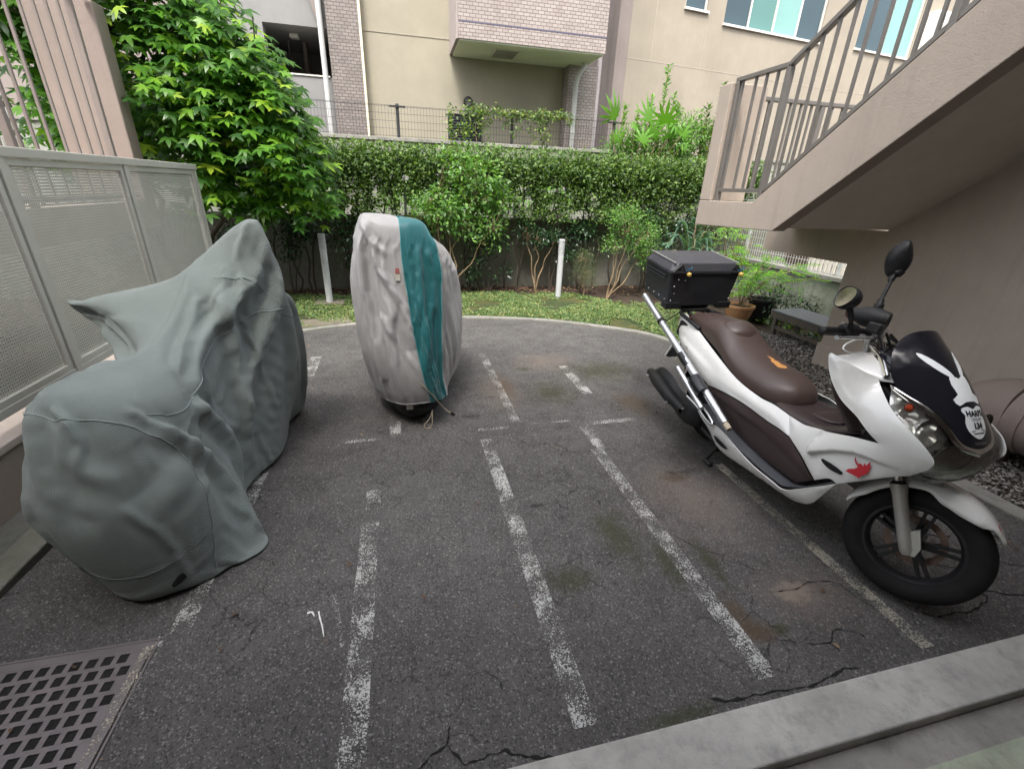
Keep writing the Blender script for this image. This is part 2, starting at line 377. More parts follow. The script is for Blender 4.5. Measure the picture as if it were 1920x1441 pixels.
# concrete step in front of the camera and the painted floor behind it
struct('step', MB().box(-.35,3.6,.535,.69,-.05,.05), CONCTOP, bevel=.007, seg=3)
struct('step_floor', MB().box(-.35,3.6,-.6,.533,-.05,.006), mat_concrete('floor_screed', (.34,.32,.29), .15))
struct('floor_paint', MB().add([(-.34,-.55,.010),(3.6,-.55,.010),(3.6,.44,.010),(-.34,.44,.010)], [(0,1,2,3)]), FLOORG)
# planting bed: soil rises slightly to the wall
def sheet(x0, x1, y0, y1, fz, nx=60, ny=30):
    mb = MB()
    for j in range(ny+1):
        for i in range(nx+1):
            x = x0+(x1-x0)*i/nx; y = y0+(y1-y0)*j/ny; mb.v.append((x, y, fz(x, y)))
    for j in range(ny):
        for i in range(nx): a = j*(nx+1)+i; mb.f.append((a, a+1, a+nx+2, a+nx+1))
    return mb
fz = lambda x, y: -.03 + .035*min(1, max(0, (y-5.3)/.4)) + .02*noise.noise(Vector((x*2.2, y*2.2, 0)))
struct('planting_bed', sheet(-2.6, 7.5, 4.0, 7.6, lambda x, y: min(fz(x, y), .03) if not (y < 5.6 and -1.5 < x < 3) else -.045, 90, 40), SOIL, smooth=True, ang=180)
def lawn_z(x, y): return .018 + .012*noise.noise(Vector((x*3, y*3, 4)))
outer = []
P = [Vector((x, y, 0)) for x, y in far]
for i, p in enumerate(P):
    d = (P[min(i+1, len(P)-1)] - P[max(i-1, 0)]).normalized(); outer.append((p.x - d.y*.09, p.y + d.x*.09))
far_y = lambda x: 7.02 + .06*math.sin(x*2.1) + .04*math.sin(x*5) - max(0, x-2.2)*.32
def lawn_tri():
    mb = MB(); nx = len(outer)
    for i, (x, y) in enumerate(outer):
        yb = far_y(x) if x > -1.29 else 7.0
        if x > 2.7: yb = max(y + .02, far_y(x) - (x-2.7)*1.6)
        for k in range(9):
            t = k/8; mb.v.append((x, y + (yb-y)*t, lawn_z(x, y + (yb-y)*t) if 0 < k < 8 else .004))
    for i in range(nx-1):
        for k in range(8): a = i*9+k; mb.f.append((a, a+9, a+10, a+1))
    # left part beside the low wall
    A, B, C2, D = (2.93,4.36), (3.8,4.62), (4.05,5.75), (2.66,6.6); n0 = len(mb.v); K = 12
    for j in range(K+1):
        for i in range(K+1):
            u, v = i/K, j/K; x = (A[0]*(1-u)+B[0]*u)*(1-v)+(D[0]*(1-u)+C2[0]*u)*v; y = (A[1]*(1-u)+B[1]*u)*(1-v)+(D[1]*(1-u)+C2[1]*u)*v + .05*noise.noise(Vector((u*5, v*5, 3))); mb.v.append((x, y, lawn_z(x, y)-.003))
    for j in range(K):
        for i in range(K): a = n0+j*(K+1)+i; mb.f.append((a, a+1, a+K+2, a+K+1))
    mb2 = sheet(-1.9, -1.28, 5.15, 7.0, lambda x, y: lawn_z(x, y), 8, 12); mb.add(mb2.v, mb2.f)
    return mb
LAWN = lawn_tri()
struct('lawn', LAWN, TURF, smooth=True, ang=180)

# parking bay lines (thin painted sheets, 4 mm above the asphalt)
WP = worn_paint('worn_line_paint', .42); WP2 = worn_paint('faded_line_paint', .30); WP3 = worn_paint('dirty_line_paint', .62, (.30, .28, .22))
def line(x, y0, y1, wdt=.09, mat=WP, dx=0, z=.004):
    n = max(2, int((y1-y0)/.06)); mb = MB()
    for i in range(n+1):
        y = y0+(y1-y0)*i/n; c = x + dx*i/n; j = lambda s: .004*noise.noise(Vector((s*3.1, y*9, x*5)))
        mb.v += [(c-wdt/2+j(1), y, z), (c+wdt/2+j(2), y, z)]
    for i in range(n): mb.f.append((i*2, i*2+1, i*2+3, i*2+2))
    struct('parking_line', mb, mat)
line(-.235,.70,1.86,.085); line(-.228,1.95,2.12,.075,WP2); line(.475,.765,2.55,.082); line(1.165,.775,2.3,.082); line(1.2,2.3,2.62,.08,WP2)
line(1.86,.745,2.0,.06,WP3); line(-.89,1.38,1.66,.07); line(-.87,1.9,3.5,.09); line(-.86,3.85,4.35,.10); line(1.44,3.12,3.76,.09); line(.73,2.75,4.2,.07,WP2)
line(-.12,2.68,2.9,.08,WP2); line(-.94,1.05,1.38,.03,WP2); line(-.30,1.2,1.45,.02,WP2,-.06)
def dab(pts, w_):
    P = catmull([(x, y, 0) for x, y in pts], 4); mb = MB()
    for i, p in enumerate(P):
        d = (P[min(i+1, len(P)-1)] - P[max(i-1, 0)]).normalized(); nr = Vector((-d.y, d.x, 0))*w_*(1-.7*i/len(P))*(.6+.8*abs(noise.noise(Vector((i*1.7, pts[0][0]*9, 0))))); mb.v += [tuple(p-nr+Vector((0,0,.005))), tuple(p+nr+Vector((0,0,.005)))]
    mb.f = [(i*2, i*2+1, i*2+3, i*2+2) for i in range(len(P)-1)]; struct('paint_mark', mb, PAINTW)
dab([(-.447,1.372),(-.430,1.374),(-.418,1.352)], .007); dab([(-.405,1.372),(-.396,1.34),(-.382,1.30),(-.370,1.255)], .0045)
def cross(x0, x1, y, wdt, mat):
    n = 20; mb = MB()
    for i in range(n+1): x = x0+(x1-x0)*i/n; mb.v += [(x, y-wdt/2, .006), (x, y+wdt/2, .006)]
    for i in range(n): mb.f.append((i*2, i*2+2, i*2+3, i*2+1))
    struct('parking_line', mb, mat)
cross(-.47,-.12,2.67,.035,WP2); cross(.44,.66,2.68,.03,WP2); cross(.8,1.12,2.70,.02,WP2); cross(1.22,1.62,2.64,.05,WP2)
# broken edges and deep cracks in the asphalt: thin dark gaps
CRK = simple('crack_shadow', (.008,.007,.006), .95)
def crack(pts, w_=.006, k=0):
    w_ *= .5
    mb = MB(); P = catmull([(x, y, 0) for x, y in pts], 7); Q = []
    for i, p in enumerate(P):
        d = (P[min(i+1, len(P)-1)] - P[max(i-1, 0)]).normalized(); nr = Vector((-d.y, d.x, 0))
        o = nr * .008 * noise.noise(Vector((p.x*40, p.y*40, k))); ww = w_ * (.25 + 2.6*abs(noise.noise(Vector((p.x*25, p.y*25, 9+k))))) * (1 if 1 < i < len(P)-3 else .2)
        Q.append((p+o-nr*ww, p+o+nr*ww))
    for a, b in Q: mb.v += [(a.x,a.y,.003),(b.x,b.y,.003)]
    for i in range(len(Q)-1): mb.f.append((i*2, i*2+1, i*2+3, i*2+2))
    struct('asphalt_crack', mb, CRK)
crack([(-.08,.73),(-.05,.76),(0,.79),(.04,.81),(.05,.84),(.06,.86)], .005, 1); crack([(.04,.81),(.06,.78),(.09,.75),(.14,.75),(.2,.755),(.26,.73),(.32,.715),(.36,.71)], .007, 2)
crack([(.91,.76),(.97,.74),(1.03,.733),(1.11,.735),(1.25,.722),(1.34,.725),(1.46,.745),(1.53,.735)], .006, 3)
crack([(1.46,1.09),(1.57,1.08),(1.66,1.1),(1.78,1.07),(1.80,.99),(1.83,.93),(1.87,.9)], .004, 4)
crack([(2.0,.88),(2.05,.84),(2.14,.845),(2.2,.83),(2.3,.85),(2.37,.87),(2.36,.9)], .010, 5); crack([(1.22,1.5),(1.3,1.38),(1.42,1.28),(1.5,1.15)], .003, 6)
crack([(2.3,1.1),(2.45,1.02),(2.6,1.05),(2.8,.96),(3.0,.98)], .006, 7); crack([(2.45,1.3),(2.6,1.2),(2.75,1.22),(2.95,1.1)], .005, 8)
crack([(.12,.96),(.15,1.0),(.2,1.0),(.235,.96),(.235,.92)], .003, 9); crack([(1.4,.86),(1.5,.84),(1.56,.88),(1.64,.86),(1.66,.82)], .005, 10)
crack([(2.2,.95),(2.35,.93),(2.5,.86),(2.62,.85)], .008, 11)

# cast-iron drain grate flush in the asphalt
gx0, gx1, gy0, gy1 = -1.62, -.955, .72, 1.36
g = thing('drain_grate', 'rusty cast iron drain grate with rows of square holes set in the asphalt', 'drain grate', (gx0, gy0, .006))
mb = MB(); nx_, ny_ = 13, 12; px_ = (gx1-gx0-.06)/nx_; py_ = (gy1-gy0-.06)/ny_
for j in range(ny_):
    sh = (j % 2) * .5
    for i in range(nx_ + (1 if sh else 0)):
        cx0 = gx0+.03+(i-sh)*px_; cx1 = cx0+px_; cx0c = max(cx0, gx0+.03); cx1c = min(cx1, gx1-.03)
        y0 = gy0+.03+j*py_; y1 = y0+py_; hx0 = cx0+px_*.18; hx1 = cx0+px_*.82; hy0 = y0+py_*.16; hy1 = y0+py_*.84
        if hx0 < cx0c or hx1 > cx1c: mb.add([(cx0c,y0,.008),(cx1c,y0,.008),(cx1c,y1,.008),(cx0c,y1,.008)], [(0,1,2,3)]); continue
        vs = [(cx0c,y0,.008),(cx1c,y0,.008),(cx1c,y1,.008),(cx0c,y1,.008),(hx0,hy0,.008),(hx1,hy0,.008),(hx1,hy1,.008),(hx0,hy1,.008),(hx0,hy0,-.02),(hx1,hy0,-.02),(hx1,hy1,-.02),(hx0,hy1,-.02)]
        mb.add(vs, [(0,1,5,4),(1,2,6,5),(2,3,7,6),(3,0,4,7),(4,5,9,8),(5,6,10,9),(6,7,11,10),(7,4,8,11)])
obj('grating', mb, IRON, g, recalc=False)
mb = MB()
for a in ((gx0,gx1,gy0,gy0+.03),(gx0,gx1,gy1-.03,gy1),(gx0,gx0+.03,gy0+.03,gy1-.03),(gx1-.03,gx1,gy0+.03,gy1-.03)): mb.box(*a, -.01, .009)
for a in ((gx0-.012,gx1+.012,gy0-.012,gy0-.004),(gx0-.012,gx1+.012,gy1+.004,gy1+.012),(gx0-.012,gx0-.004,gy0-.004,gy1+.004),(gx1+.004,gx1+.012,gy0-.004,gy1+.004)): mb.box(*a, -.01, .006)
obj('frame', mb, IRON, g, bevel=.002)
obj('paint_streak', MB().add([(gx1-.032,gy0,.0105),(gx1+.008,gy0,.0105),(gx1+.008,gy1-.02,.0105),(gx1-.028,gy1-.02,.0105)], [(0,1,2,3)]), worn_paint('streak_paint', .36, (.5,.44,.33)), g)
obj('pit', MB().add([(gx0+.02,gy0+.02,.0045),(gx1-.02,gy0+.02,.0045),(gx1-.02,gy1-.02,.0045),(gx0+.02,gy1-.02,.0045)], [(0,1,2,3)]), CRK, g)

# ================================================================= back wall and fences
th_ = thing('retaining_wall', 'dark mossy concrete retaining wall behind the planting bed', 'wall', (2, 7.45, 0))
obj('wall', MB().box(-6, 7.2, 7.42, 7.6, -.06, 1.06), CONCW, th_)
obj('coping', MB().box(-6, 7.2, 7.39, 7.62, 1.063, 1.11), CONC, th_, bevel=.006)
struct('terrace', MB().box(-9, 12, 7.63, 9.2, -.05, 1.02), SOIL)
def mesh_fence(name, label, x0, x1, y, z0, z1, post_x, matw, matp, sx=.05, sz=.2, r=.0022, post_r=.024, group=None, cap=True, axis='x', topf=True):
    t = thing(name, label, 'fence', (x0, y, z0) if axis == 'x' else (y, x0, z0), 0, group)
    T = (lambda a, b, c: (a, b, c)) if axis == 'x' else (lambda a, b, c: (b, a, c))
    mb = MB(); n = int((x1-x0)/sx)
    for i in range(n+1):
        x = x0+i*sx; mb.bar(T(x,y,z0), T(x,y,z1), r*2)
        if topf: mb.bar(T(x,y,z1), T(x,y-.03,z1+.012), r*2)
    zz = z0+.03
    while zz < z1+.001: mb.bar(T(x0,y+.004,zz), T(x1,y+.004,zz), r*2.4); zz += sz
    if topf: mb.bar(T(x0,y-.03,z1+.012), T(x1,y-.03,z1+.012), r*2.4); mb.bar(T(x0,y,z1), T(x1,y,z1), r*2.6)
    obj('mesh_panel', mb, matw, t)
    for px in post_x:
        pm = MB().tube([T(px,y+.035,z0-.1), T(px,y+.035,z1+.03)], post_r, 12)
        if cap: pm.tube([T(px,y+.035,z1+.03), T(px,y+.035,z1+.05)], [post_r*1.3, post_r*.8], 12); pm.box(*((px-.14,px+.14,y-.012,y+.02,z1-.012,z1+.012) if axis == 'x' else (y-.012,y+.02,px-.14,px+.14,z1-.012,z1+.012)))
        obj('post', pm, matp, t, smooth=True)
    return t
mesh_fence('mesh_fence', 'pale wire mesh fence on the retaining wall behind the hedge', -5.5, 7.0, 7.5, 1.11, 1.92, [-3.7,-1.7,.1,1.82,3.55,5.3], WIREW, WIREW, .05, .13)
# upper retaining wall with black fence
wl = thing('upper_wall', 'pale concrete wall carrying the black mesh fence', 'wall', (1, 9.2, 1))
obj('wall', MB().box(-9, 12, 9.2, 9.36, .9, 2.24), mat_concrete('pale_wall_concrete', (.30,.30,.26), .12, 25), wl)
obj('coping', MB().box(-9, 12, 9.17, 9.39, 2.243, 2.30), mat_concrete('pale_coping', (.29,.285,.25), .0), wl, bevel=.006)
mesh_fence('upper_mesh_fence', 'black wire mesh fence in front of the cream apartment wall', -4.2, 7.5, 9.27, 2.30, 2.78, [-3.85,-1.9,.08,2.15,4.2,6.2], WIRED, WIRED, .055, .115, .002, .028)
struct('upper_terrace', MB().box(-12, 16, 9.4, 14, .9, 1.5), SOIL)

# ================================================================= apartment building behind
b1 = thing('apartment_building', 'cream and tiled apartment block beyond the hedge with projecting tiled bay', 'building', (1, 10, 1.5))
obj('wall', MB().box(-.46, 3.32, 10.0, 10.3, 1.5, 9), CREAM, b1)
obj('wall', MB().box(-.46, 3.32, 9.992, 9.999, 3.985, 3.993), simple('joint_dark', (.3,.27,.22), .9), b1)
obj('tile_column', MB().box(-1.0, -.475, 9.86, 10.2, 1.5, 9), TILEG, b1, label='grey brick-tiled column left of the cream wall')
obj('trim', MB().box(-.473, -.435, 9.84, 10.2, 1.5, 9), simple('cream_trim', (.72,.66,.5), .6), b1)
obj('tile_column', MB().box(3.33, 3.93, 9.72, 10.2, 1.5, 3.76), TILE, b1, label='tiled pillar under the projecting bay')
# grey walls with the corridor opening
mb = MB().box(-6, -2.05, 10.05, 10.25, 1.5, 9).box(-2.05, -1.0, 10.05, 10.25, 1.5, 3.25).box(-2.05, -1.0, 10.05, 10.25, 3.97, 9)
obj('wall', mb, GREYR, b1, label='grey rendered wall with corridor opening')
obj('sill', MB().box(-2.05, -1.05, 10.03, 10.27, 3.252, 3.275), ALULITE, b1)
mb = MB().box(-2.9,-.9, 12.2, 12.3, 2.2, 4.4).box(-2.9,-2.7, 10.27, 12.2, 2.2, 4.4).box(-1.0,-.9, 10.27, 12.2, 2.2, 4.4).box(-2.7,-1.0,10.27,12.2,4.0,4.1).box(-2.7,-1.0,10.27,12.2,2.2,2.3)
obj('corridor', mb, GREYR, b1)
mb = MB().box(-1.62,-1.56,11.2,11.4,2.3,4.0).box(-1.88,-1.86,11.2,11.24,2.3,4.0).box(-1.86,-1.62,11.2,11.24,3.42,3.45); obj('doorway', mb, DARKR, b1)
obj('ceiling_lamp', MB().box(-1.75,-1.6,10.7,10.85,3.94,3.998), PAINTW, b1)
obj('panel', MB().box(-3.05,-2.62,9.98,10.04,1.5,9), DARKR, b1); obj('panel', MB().box(-6,-3.1,9.9,10.04,2.3,9), DARKR, b1)
# projecting tiled bay
mb = MB().box(1.12, 3.70, 8.9, 8.92, 3.762, 9).box(1.12, 1.14, 8.92, 10.0, 3.762, 9).box(3.68, 3.70, 8.92, 10.0, 3.762, 9)
obj('bay', mb, TILE, b1, label='pale tiled bay projecting from the cream wall')
obj('trim', MB().box(1.118, 3.702, 8.894, 8.899, 3.985, 3.997), simple('groove', (.12,.12,.2), .7), b1)
obj('trim', MB().box(1.085, 1.117, 8.93, 10.0, 3.762, 9), simple('mauve_trim', (.35,.3,.29), .7), b1)
obj('soffit', MB().box(1.142, 3.678, 8.922, 9.99, 3.74, 3.80), SOFFIT, b1)
sv = obj('soffit_vent', MB().box(1.79, 2.24, 9.18, 9.74, 3.728, 3.742), ALULITE, b1)
mb = MB()
for i in range(16): mb.box(1.82+i*.025, 1.83+i*.025, 9.21, 9.71, 3.722, 3.7275)
obj('slat', mb, simple('vent_grey', (.2,.19,.16), .6), sv)
# round wall vent, louvre
mb = MB().lathe([(.085,-.01),(.085,-.06),(.07,-.065),(.07,-.03)], 28, (1.42, 9.998, 3.04), 'y')
for k in range(6): a = k*math.pi/3; mb.bar((1.42,9.94,3.04), (1.42+.075*math.cos(a),9.94,3.04+.075*math.sin(a)), .008)
rv_ = obj('round_vent', mb, BLACKP, b1, smooth=True); obj('vent_disc', MB().lathe([(0,-.032),(.069,-.032)], 28, (1.42, 9.998, 3.04), 'y'), simple('disc_grey', (.55,.54,.52), .5), rv_)
lv = obj('louvre', MB().box(1.03, 1.05, 9.95, 9.998, 2.30, 2.83).box(1.66, 1.68, 9.95, 9.998, 2.30, 2.83).box(1.05,1.66,9.95,9.998,2.81,2.83).box(1.05,1.66,9.97,9.998,2.30,2.81), simple('louvre_black', (.02,.02,.03), .5), b1)
mb = MB()
for i in range(11): mb.box(1.05,1.66,9.948,9.968,2.32+i*.045,2.328+i*.045)
obj('slat', mb, simple('louvre_edge', (.09,.09,.1), .5), lv)
# rain pipes
obj('rain_pipe', MB().tube([(-1.08,9.82,9),(-1.10,9.82,3.95),(-1.11,9.82,1.5)], .045, 14), PVC, b1, smooth=True)
obj('gutter_panel', MB().prism([(-1.5,5.2),(-1.12,3.92),(-1.12,5.2)], 9.9, 10.03, 'y'), DARKR, b1)
mb = MB().tube([(3.56,9.5,3.78),(3.55,9.5,3.68),(3.5,9.52,3.60),(3.46,9.55,3.52),(3.45,9.6,3.4),(3.45,9.6,1.6)], .045, 14)
for z in (3.3,2.6): mb.tube([(3.45,9.6,z-.02),(3.45,9.6,z+.02)], .054, 14)
obj('rain_pipe', mb, PVC, b1, smooth=True)
# sand-coloured neighbour, turned a few degrees
c2 = Vector((5.1, 11.0, 0)); b2 = thing('neighbour_building', 'sand coloured building with aluminium windows behind the staircase', 'building', (5.1, 11, 1.5), R(7.4))
def b2box(*a): return MB().box(*a)
def o2(name, mb, mat, par=None, **k): return obj(name, mb, mat, par or b2, world=False, **k)
# wall pieces around window openings (local frame: x along the front, y into the building, z from 1.5)
zs = lambda z: z - 1.5
wins = [(1.34, 1.95, 5.33, 6.6, 1), (2.46, 5.57, 5.18, 7.0, 4), (6.9, 9.1, 5.22, 7.0, 2)]
mb = MB().box(0, 1.34, 0, .3, 0, 9); x = 1.34
mb.box(1.34,1.95,0,.3,0,zs(5.33)).box(1.34,1.95,0,.3,zs(6.6),9).box(1.95,2.46,0,.3,0,9).box(2.46,5.57,0,.3,0,zs(5.18)).box(2.46,5.57,0,.3,zs(7),9).box(5.57,6.9,0,.3,0,9).box(6.9,9.1,0,.3,0,zs(5.22)).box(6.9,9.1,0,.3,zs(7),9).box(9.1,16,0,.3,0,9)
o2('wall', mb, CREAM2)
J = simple('render_joint', (.4,.35,.29), .9)
o2('joint', MB().box(.0,15,-.004,-.001,zs(4.255),zs(4.268)).box(.6,.612,-.004,-.001,zs(4.268),9).box(2.0,2.01,-.004,-.001,zs(4.268),zs(5.1)), J)
o2('side_wall', MB().box(-.3,-.001,.0,3,0,9), DARKR)  # shade on this side face is put into a darker render colour
GT = [glass_win('glass_teal', (.10,.22,.20)), glass_win('glass_slate', (.045,.075,.09)), glass_win('glass_mint', (.19,.36,.33))]
for x0, x1, z0, z1, n in wins:
    fr = MB(); W = .035; z0, z1 = zs(z0), zs(z1)
    fr.box(x0,x1,.04,.12,z0,z0+W).box(x0,x1,.04,.12,z1-W,z1).box(x0,x0+W,.04,.12,z0+W,z1-W).box(x1-W,x1,.04,.12,z0+W,z1-W)
    for k in range(1, n): xx = x0+(x1-x0)*k/n; fr.box(xx-.02,xx+.02,.05 if k != 2 else .042,.11,z0+W,z1-W)
    f = o2('window', fr, ALULITE)
    for k in range(n):
        a = x0+(x1-x0)*k/n; b = x0+(x1-x0)*(k+1)/n; o2('pane', MB().box(a+.02,b-.02,.075,.085,z0+W,z1-W), GT[{4:[1,0,2,1],2:[1,2],1:[1]}[n][k]], f)
    o2('sill', MB().box(x0-.03,x1+.03,-.05,.04,z0-.04,z0-.001), ALULITE, f)
# corner pipe
o2('rain_pipe', MB().tube([(-.5,.3,9),(-.5,.3,0)], .05, 12), simple('pipe_mauve', (.5,.46,.46), .45), smooth=True)
ac = o2('wall_grille', MB().box(9.35,10.1,-.28,-.02,zs(5.35),zs(6.3)), PAINTW)
gm = MB()
for i in range(14): gm.bar((9.36+i*.055,-.29,zs(5.4)), (9.36+i*.055,-.29,zs(6.25)), .008)
for i in range(14): gm.bar((9.36,-.295,zs(5.42)+i*.06), (10.09,-.295,zs(5.42)+i*.06), .008)
o2('grille_bars', gm, WIREW, ac)
# recess between the two blocks
obj('recess_wall', MB().box(3.95, 5.4, 12.2, 12.4, 1.5, 9), DARKR, b1)

# ================================================================= right staircase
XS = 2.9
st = thing('outdoor_staircase', 'pink stucco outdoor staircase with sloping soffit and metal railing on the right', 'staircase', (XS, 4.2, 0))
sl_ = .745; yk = 3.19
pf = [(4.22,1.28),(yk,1.305),(-.2,1.305+sl_*(yk+.2)),(-.2,1.51+.77*(3.48+.2)),(3.48,1.51),(4.22,1.505)]
obj('stringer', MB().prism(pf, XS, XS+.12, 'x'), PINK, st, bevel=.006)
ps = [(4.22,1.30),(yk-.01,1.33),(-.2,1.33+sl_*(yk+.19)),(-.2,1.45+sl_*(yk+.39)),(yk+.2,1.45),(4.22,1.45)]
obj('soffit', MB().prism(ps, XS+.122, 4.098, 'x'), SOFF2, st)
mb = MB()
for k in range(16):
    y1 = 3.4-k*.26; mb.box(XS+.124, 4.096, y1-.26, y1, 1.4+k*.19, 1.5+(k+1)*.19-.02)
obj('steps', mb, CONC, st)
obj('newel_wall', MB().box(XS, XS+.38, 4.06, 4.22, 1.507, 2.46), PINK, st, bevel=.008)
hs = .60
def rail(t, pts_top, xr, mat, bal, base, posts):
    mb = MB()
    for a, b in zip(pts_top[:-1], pts_top[1:]): mb.bar(a, b, .05, .035)
    obj('handrail', mb, mat, t, bevel=.005)
    mb = MB()
    for a, b in zip(base[:-1], base[1:]): mb.bar(a, b, .035, .03)
    obj('bottom_rail', mb, mat, t, bevel=.003)
    for a, b in bal: obj('baluster', MB().bar(a, b, .018, .018), mat, t)
    for a, b in posts: obj('post', MB().bar(a, b, .04, .05), mat, t, bevel=.004)
xr = XS + .05
rt_ = thing('stair_railing', 'grey metal railing of upright bars along the right staircase', 'railing', (xr, 4.0, 1.5))
hz = lambda y: 2.475 if y > 3.46 else 2.475 + hs*(3.46-y)
bz = lambda y: 1.60 if y > 3.44 else 1.60 + .765*(3.44-y)
ys = [3.98,3.82,3.70,3.58,3.33,3.22,3.11,3.0,2.87,2.75,2.64,2.52,2.42,2.2,2.08,1.96,1.84,1.7]
rail(rt_, [(xr,4.05,2.475),(xr,3.46,2.475),(xr,.6,hz(.6))], xr, BARP, [((xr,y,bz(y)), (xr,y,hz(y))) for y in ys], [(xr,4.0,1.6),(xr,3.44,1.6),(xr,.6,bz(.6))],
     [((xr,3.46,1.5),(xr,3.46,2.46)), ((xr,2.34,2.3),(xr,2.34,hz(2.34)-.01)), ((xr,4.02,1.5),(xr,4.02,2.46))])
rb = thing('landing_railing', 'grey metal railing across the far side of the stair landing', 'railing', (3.3, 4.15, 1.5))
rail(rb, [(3.29,4.16,2.38),(4.95,4.16,2.38)], 0, BARP, [((3.4+.12*i,4.16,1.56), (3.4+.12*i,4.16,2.37)) for i in range(13) if i != 5], [(3.29,4.16,1.6),(4.95,4.16,1.6)], [((4.0,4.16,1.5),(4.0,4.16,2.37))])
sw = thing('stair_wall', 'brown shaded stucco wall under the right staircase with a cut-out opening', 'wall', (4.1, 3.4, 0))
pw = [(-1.2,-.05),(3.48,-.05),(3.48,1.0),(4.58,1.0),(4.58,1.296),(yk+.02,1.32),(-1.2,1.32+sl_*(yk+1.2))]
obj('wall', MB().prism(pw, 4.1, 4.3, 'x'), PINK, sw, bevel=.004)
obj('plinth', MB().box(4.08, 4.32, -1.2, 3.5, -.05, .22), PINK, sw, bevel=.004)
obj('landing', MB().box(4.31, 5.2, 3.2, 4.22, 1.3, 1.5), PINK, sw)
# big painted elbow duct against the wall
dk = thing('duct', 'thick pink painted duct elbow lying against the stair wall', 'duct', (3.9, 1.6, 0))
def arc(c, r, a0, a1, n, f): return [f(c, r, a0+(a1-a0)*i/n) for i in range(n+1)]
pts = [(3.78,1.9,-.05),(3.78,1.9,.12)] + arc(None, .22, 0, math.pi/2, 9, lambda c, r, a: (3.78, 1.9-r*(1-math.cos(a)), .12+r*math.sin(a))) + [(3.78,1.5,.34),(3.78,.2,.34)]
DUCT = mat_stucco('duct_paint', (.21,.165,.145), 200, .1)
obj('elbow', MB().tube(pts[:12], .225, 32), DUCT, dk, smooth=True)
obj('pipe', MB().tube(pts[11:], .222, 32), DUCT, dk, smooth=True)
obj('collar', MB().tube([(3.78,1.62,.34),(3.78,1.59,.34)], .232, 32), DUCT, dk, smooth=True)

# ================================================================= left wall, screen, stairs
lw = thing('low_wall', 'low pink stucco wall with pale coping on the left', 'wall', (-2.05, 2.7, 0))
obj('wall', MB().box(-2.25, -1.93, -.5, 5.75, -.05, .30), PINK, lw)
obj('coping', MB().box(-2.27, -1.91, -.5, 5.77, .303, .345), mat_stucco('coping_render', (.52,.45,.40), 90), lw, bevel=.006)
def perf(y0, y1, z0, z1, x, pitch=.0165):
    ny = int((y1-y0)/pitch); nz = int((z1-z0)/pitch); py = (y1-y0)/ny; pz = (z1-z0)/nz
    j, i = np.meshgrid(np.arange(nz), np.arange(ny), indexing='ij'); j = j.ravel(); i = i.ravel(); a = y0+i*py; b = z0+j*pz; k = .305
    pts = []
    for u, v_ in ((0,0),(1,0),(1,1),(0,1),(k,k),(1-k,k),(1-k,1-k),(k,1-k)): pts.append(np.stack([np.full(len(a), x), a+u*py, b+v_*pz], 1))
    V = np.stack(pts, 1).reshape(-1, 3); n = len(a); base = np.arange(n)[:, None]*8
    F = np.concatenate([base+np.array(q)[None] for q in ((0,1,5,4),(1,2,6,5),(2,3,7,6),(3,0,4,7))])
    return V, F
sc = thing('metal_screen', 'bronze metal screen of perforated panels standing on the low wall', 'screen', (-1.98, 3.1, .345))
pos_ = [.75, 1.9, 3.06, 4.24, 5.52]; xs_ = -1.985; zt = 1.66
for y in pos_: obj('post', MB().box(xs_-.03, xs_+.03, y-.022, y+.022, .346, zt-.052), ALU, sc, bevel=.003)
obj('top_rail', MB().box(xs_-.035, xs_+.038, .7, 5.56, zt-.05, zt), ALU, sc, bevel=.005)
for a, b in zip(pos_[:-1], pos_[1:]):
    obj('bottom_rail', MB().box(xs_-.025, xs_+.025, a+.024, b-.024, .42, .465), ALU, sc, bevel=.003)
    mb = MB()
    for q in ((a+.026,a+.06,.467,zt-.053),(b-.06,b-.026,.467,zt-.053),(a+.06,b-.06,.467,.50),(a+.06,b-.06,zt-.09,zt-.053)): mb.box(xs_-.014, xs_+.018, *q)
    fr = obj('panel_frame', mb, ALU, sc, bevel=.002)
    V, F = perf(a+.06, b-.06, .50, zt-.09, xs_); npobj('perforated_sheet', V, 4, F, ALU, sc)
    obj('bolt', MB().box(xs_+.02, xs_+.06, b-.03, b+.03, .346, .36), simple('zinc', (.6,.58,.5), .4, .6) if b == pos_[1] else bpy.data.materials['zinc'], sc)
XL = -2.5
ls = thing('left_staircase', 'pink stucco staircase landing with tall end wall behind the metal screen', 'staircase', (XL, 5, 0))
obj('newel_wall', MB().box(-3.05, XL, 5.62, 5.81, 1.3, 2.93), mat_stucco('mauve_stucco', (.29,.235,.205)), ls, bevel=.01)
pl_ = [(5.81,1.05),(3.6,1.05),(2.0,.0),(1.2,-.05),(1.2,.15),(3.0,1.299),(5.81,1.299)]
obj('stringer', MB().prism(pl_, XL-.12, XL-.001, 'x'), PINK, ls)
obj('landing', MB().box(-3.7, XL-.122, 3.3, 5.81, 1.06, 1.26), PINK, ls); obj('newel_wall', MB().box(-4.2,-3.75,5.0,5.2,.8,3.3), PINK, ls)
obj('back_wall', MB().box(-4.4, -4.2, .5, 5.2, 0, 1.3), PINK, ls)
lr = thing('left_railing', 'pinkish metal railing bars above the perforated screen', 'railing', (XL, 5, 1.3))
LB = mat_stucco('rail_pink', (.25,.21,.19), 200, .05)
bl = [2.9,3.05,3.2,3.35,3.52,3.68,3.85,4.02,4.22,4.37,4.54,4.70,4.86,5.02,5.18]
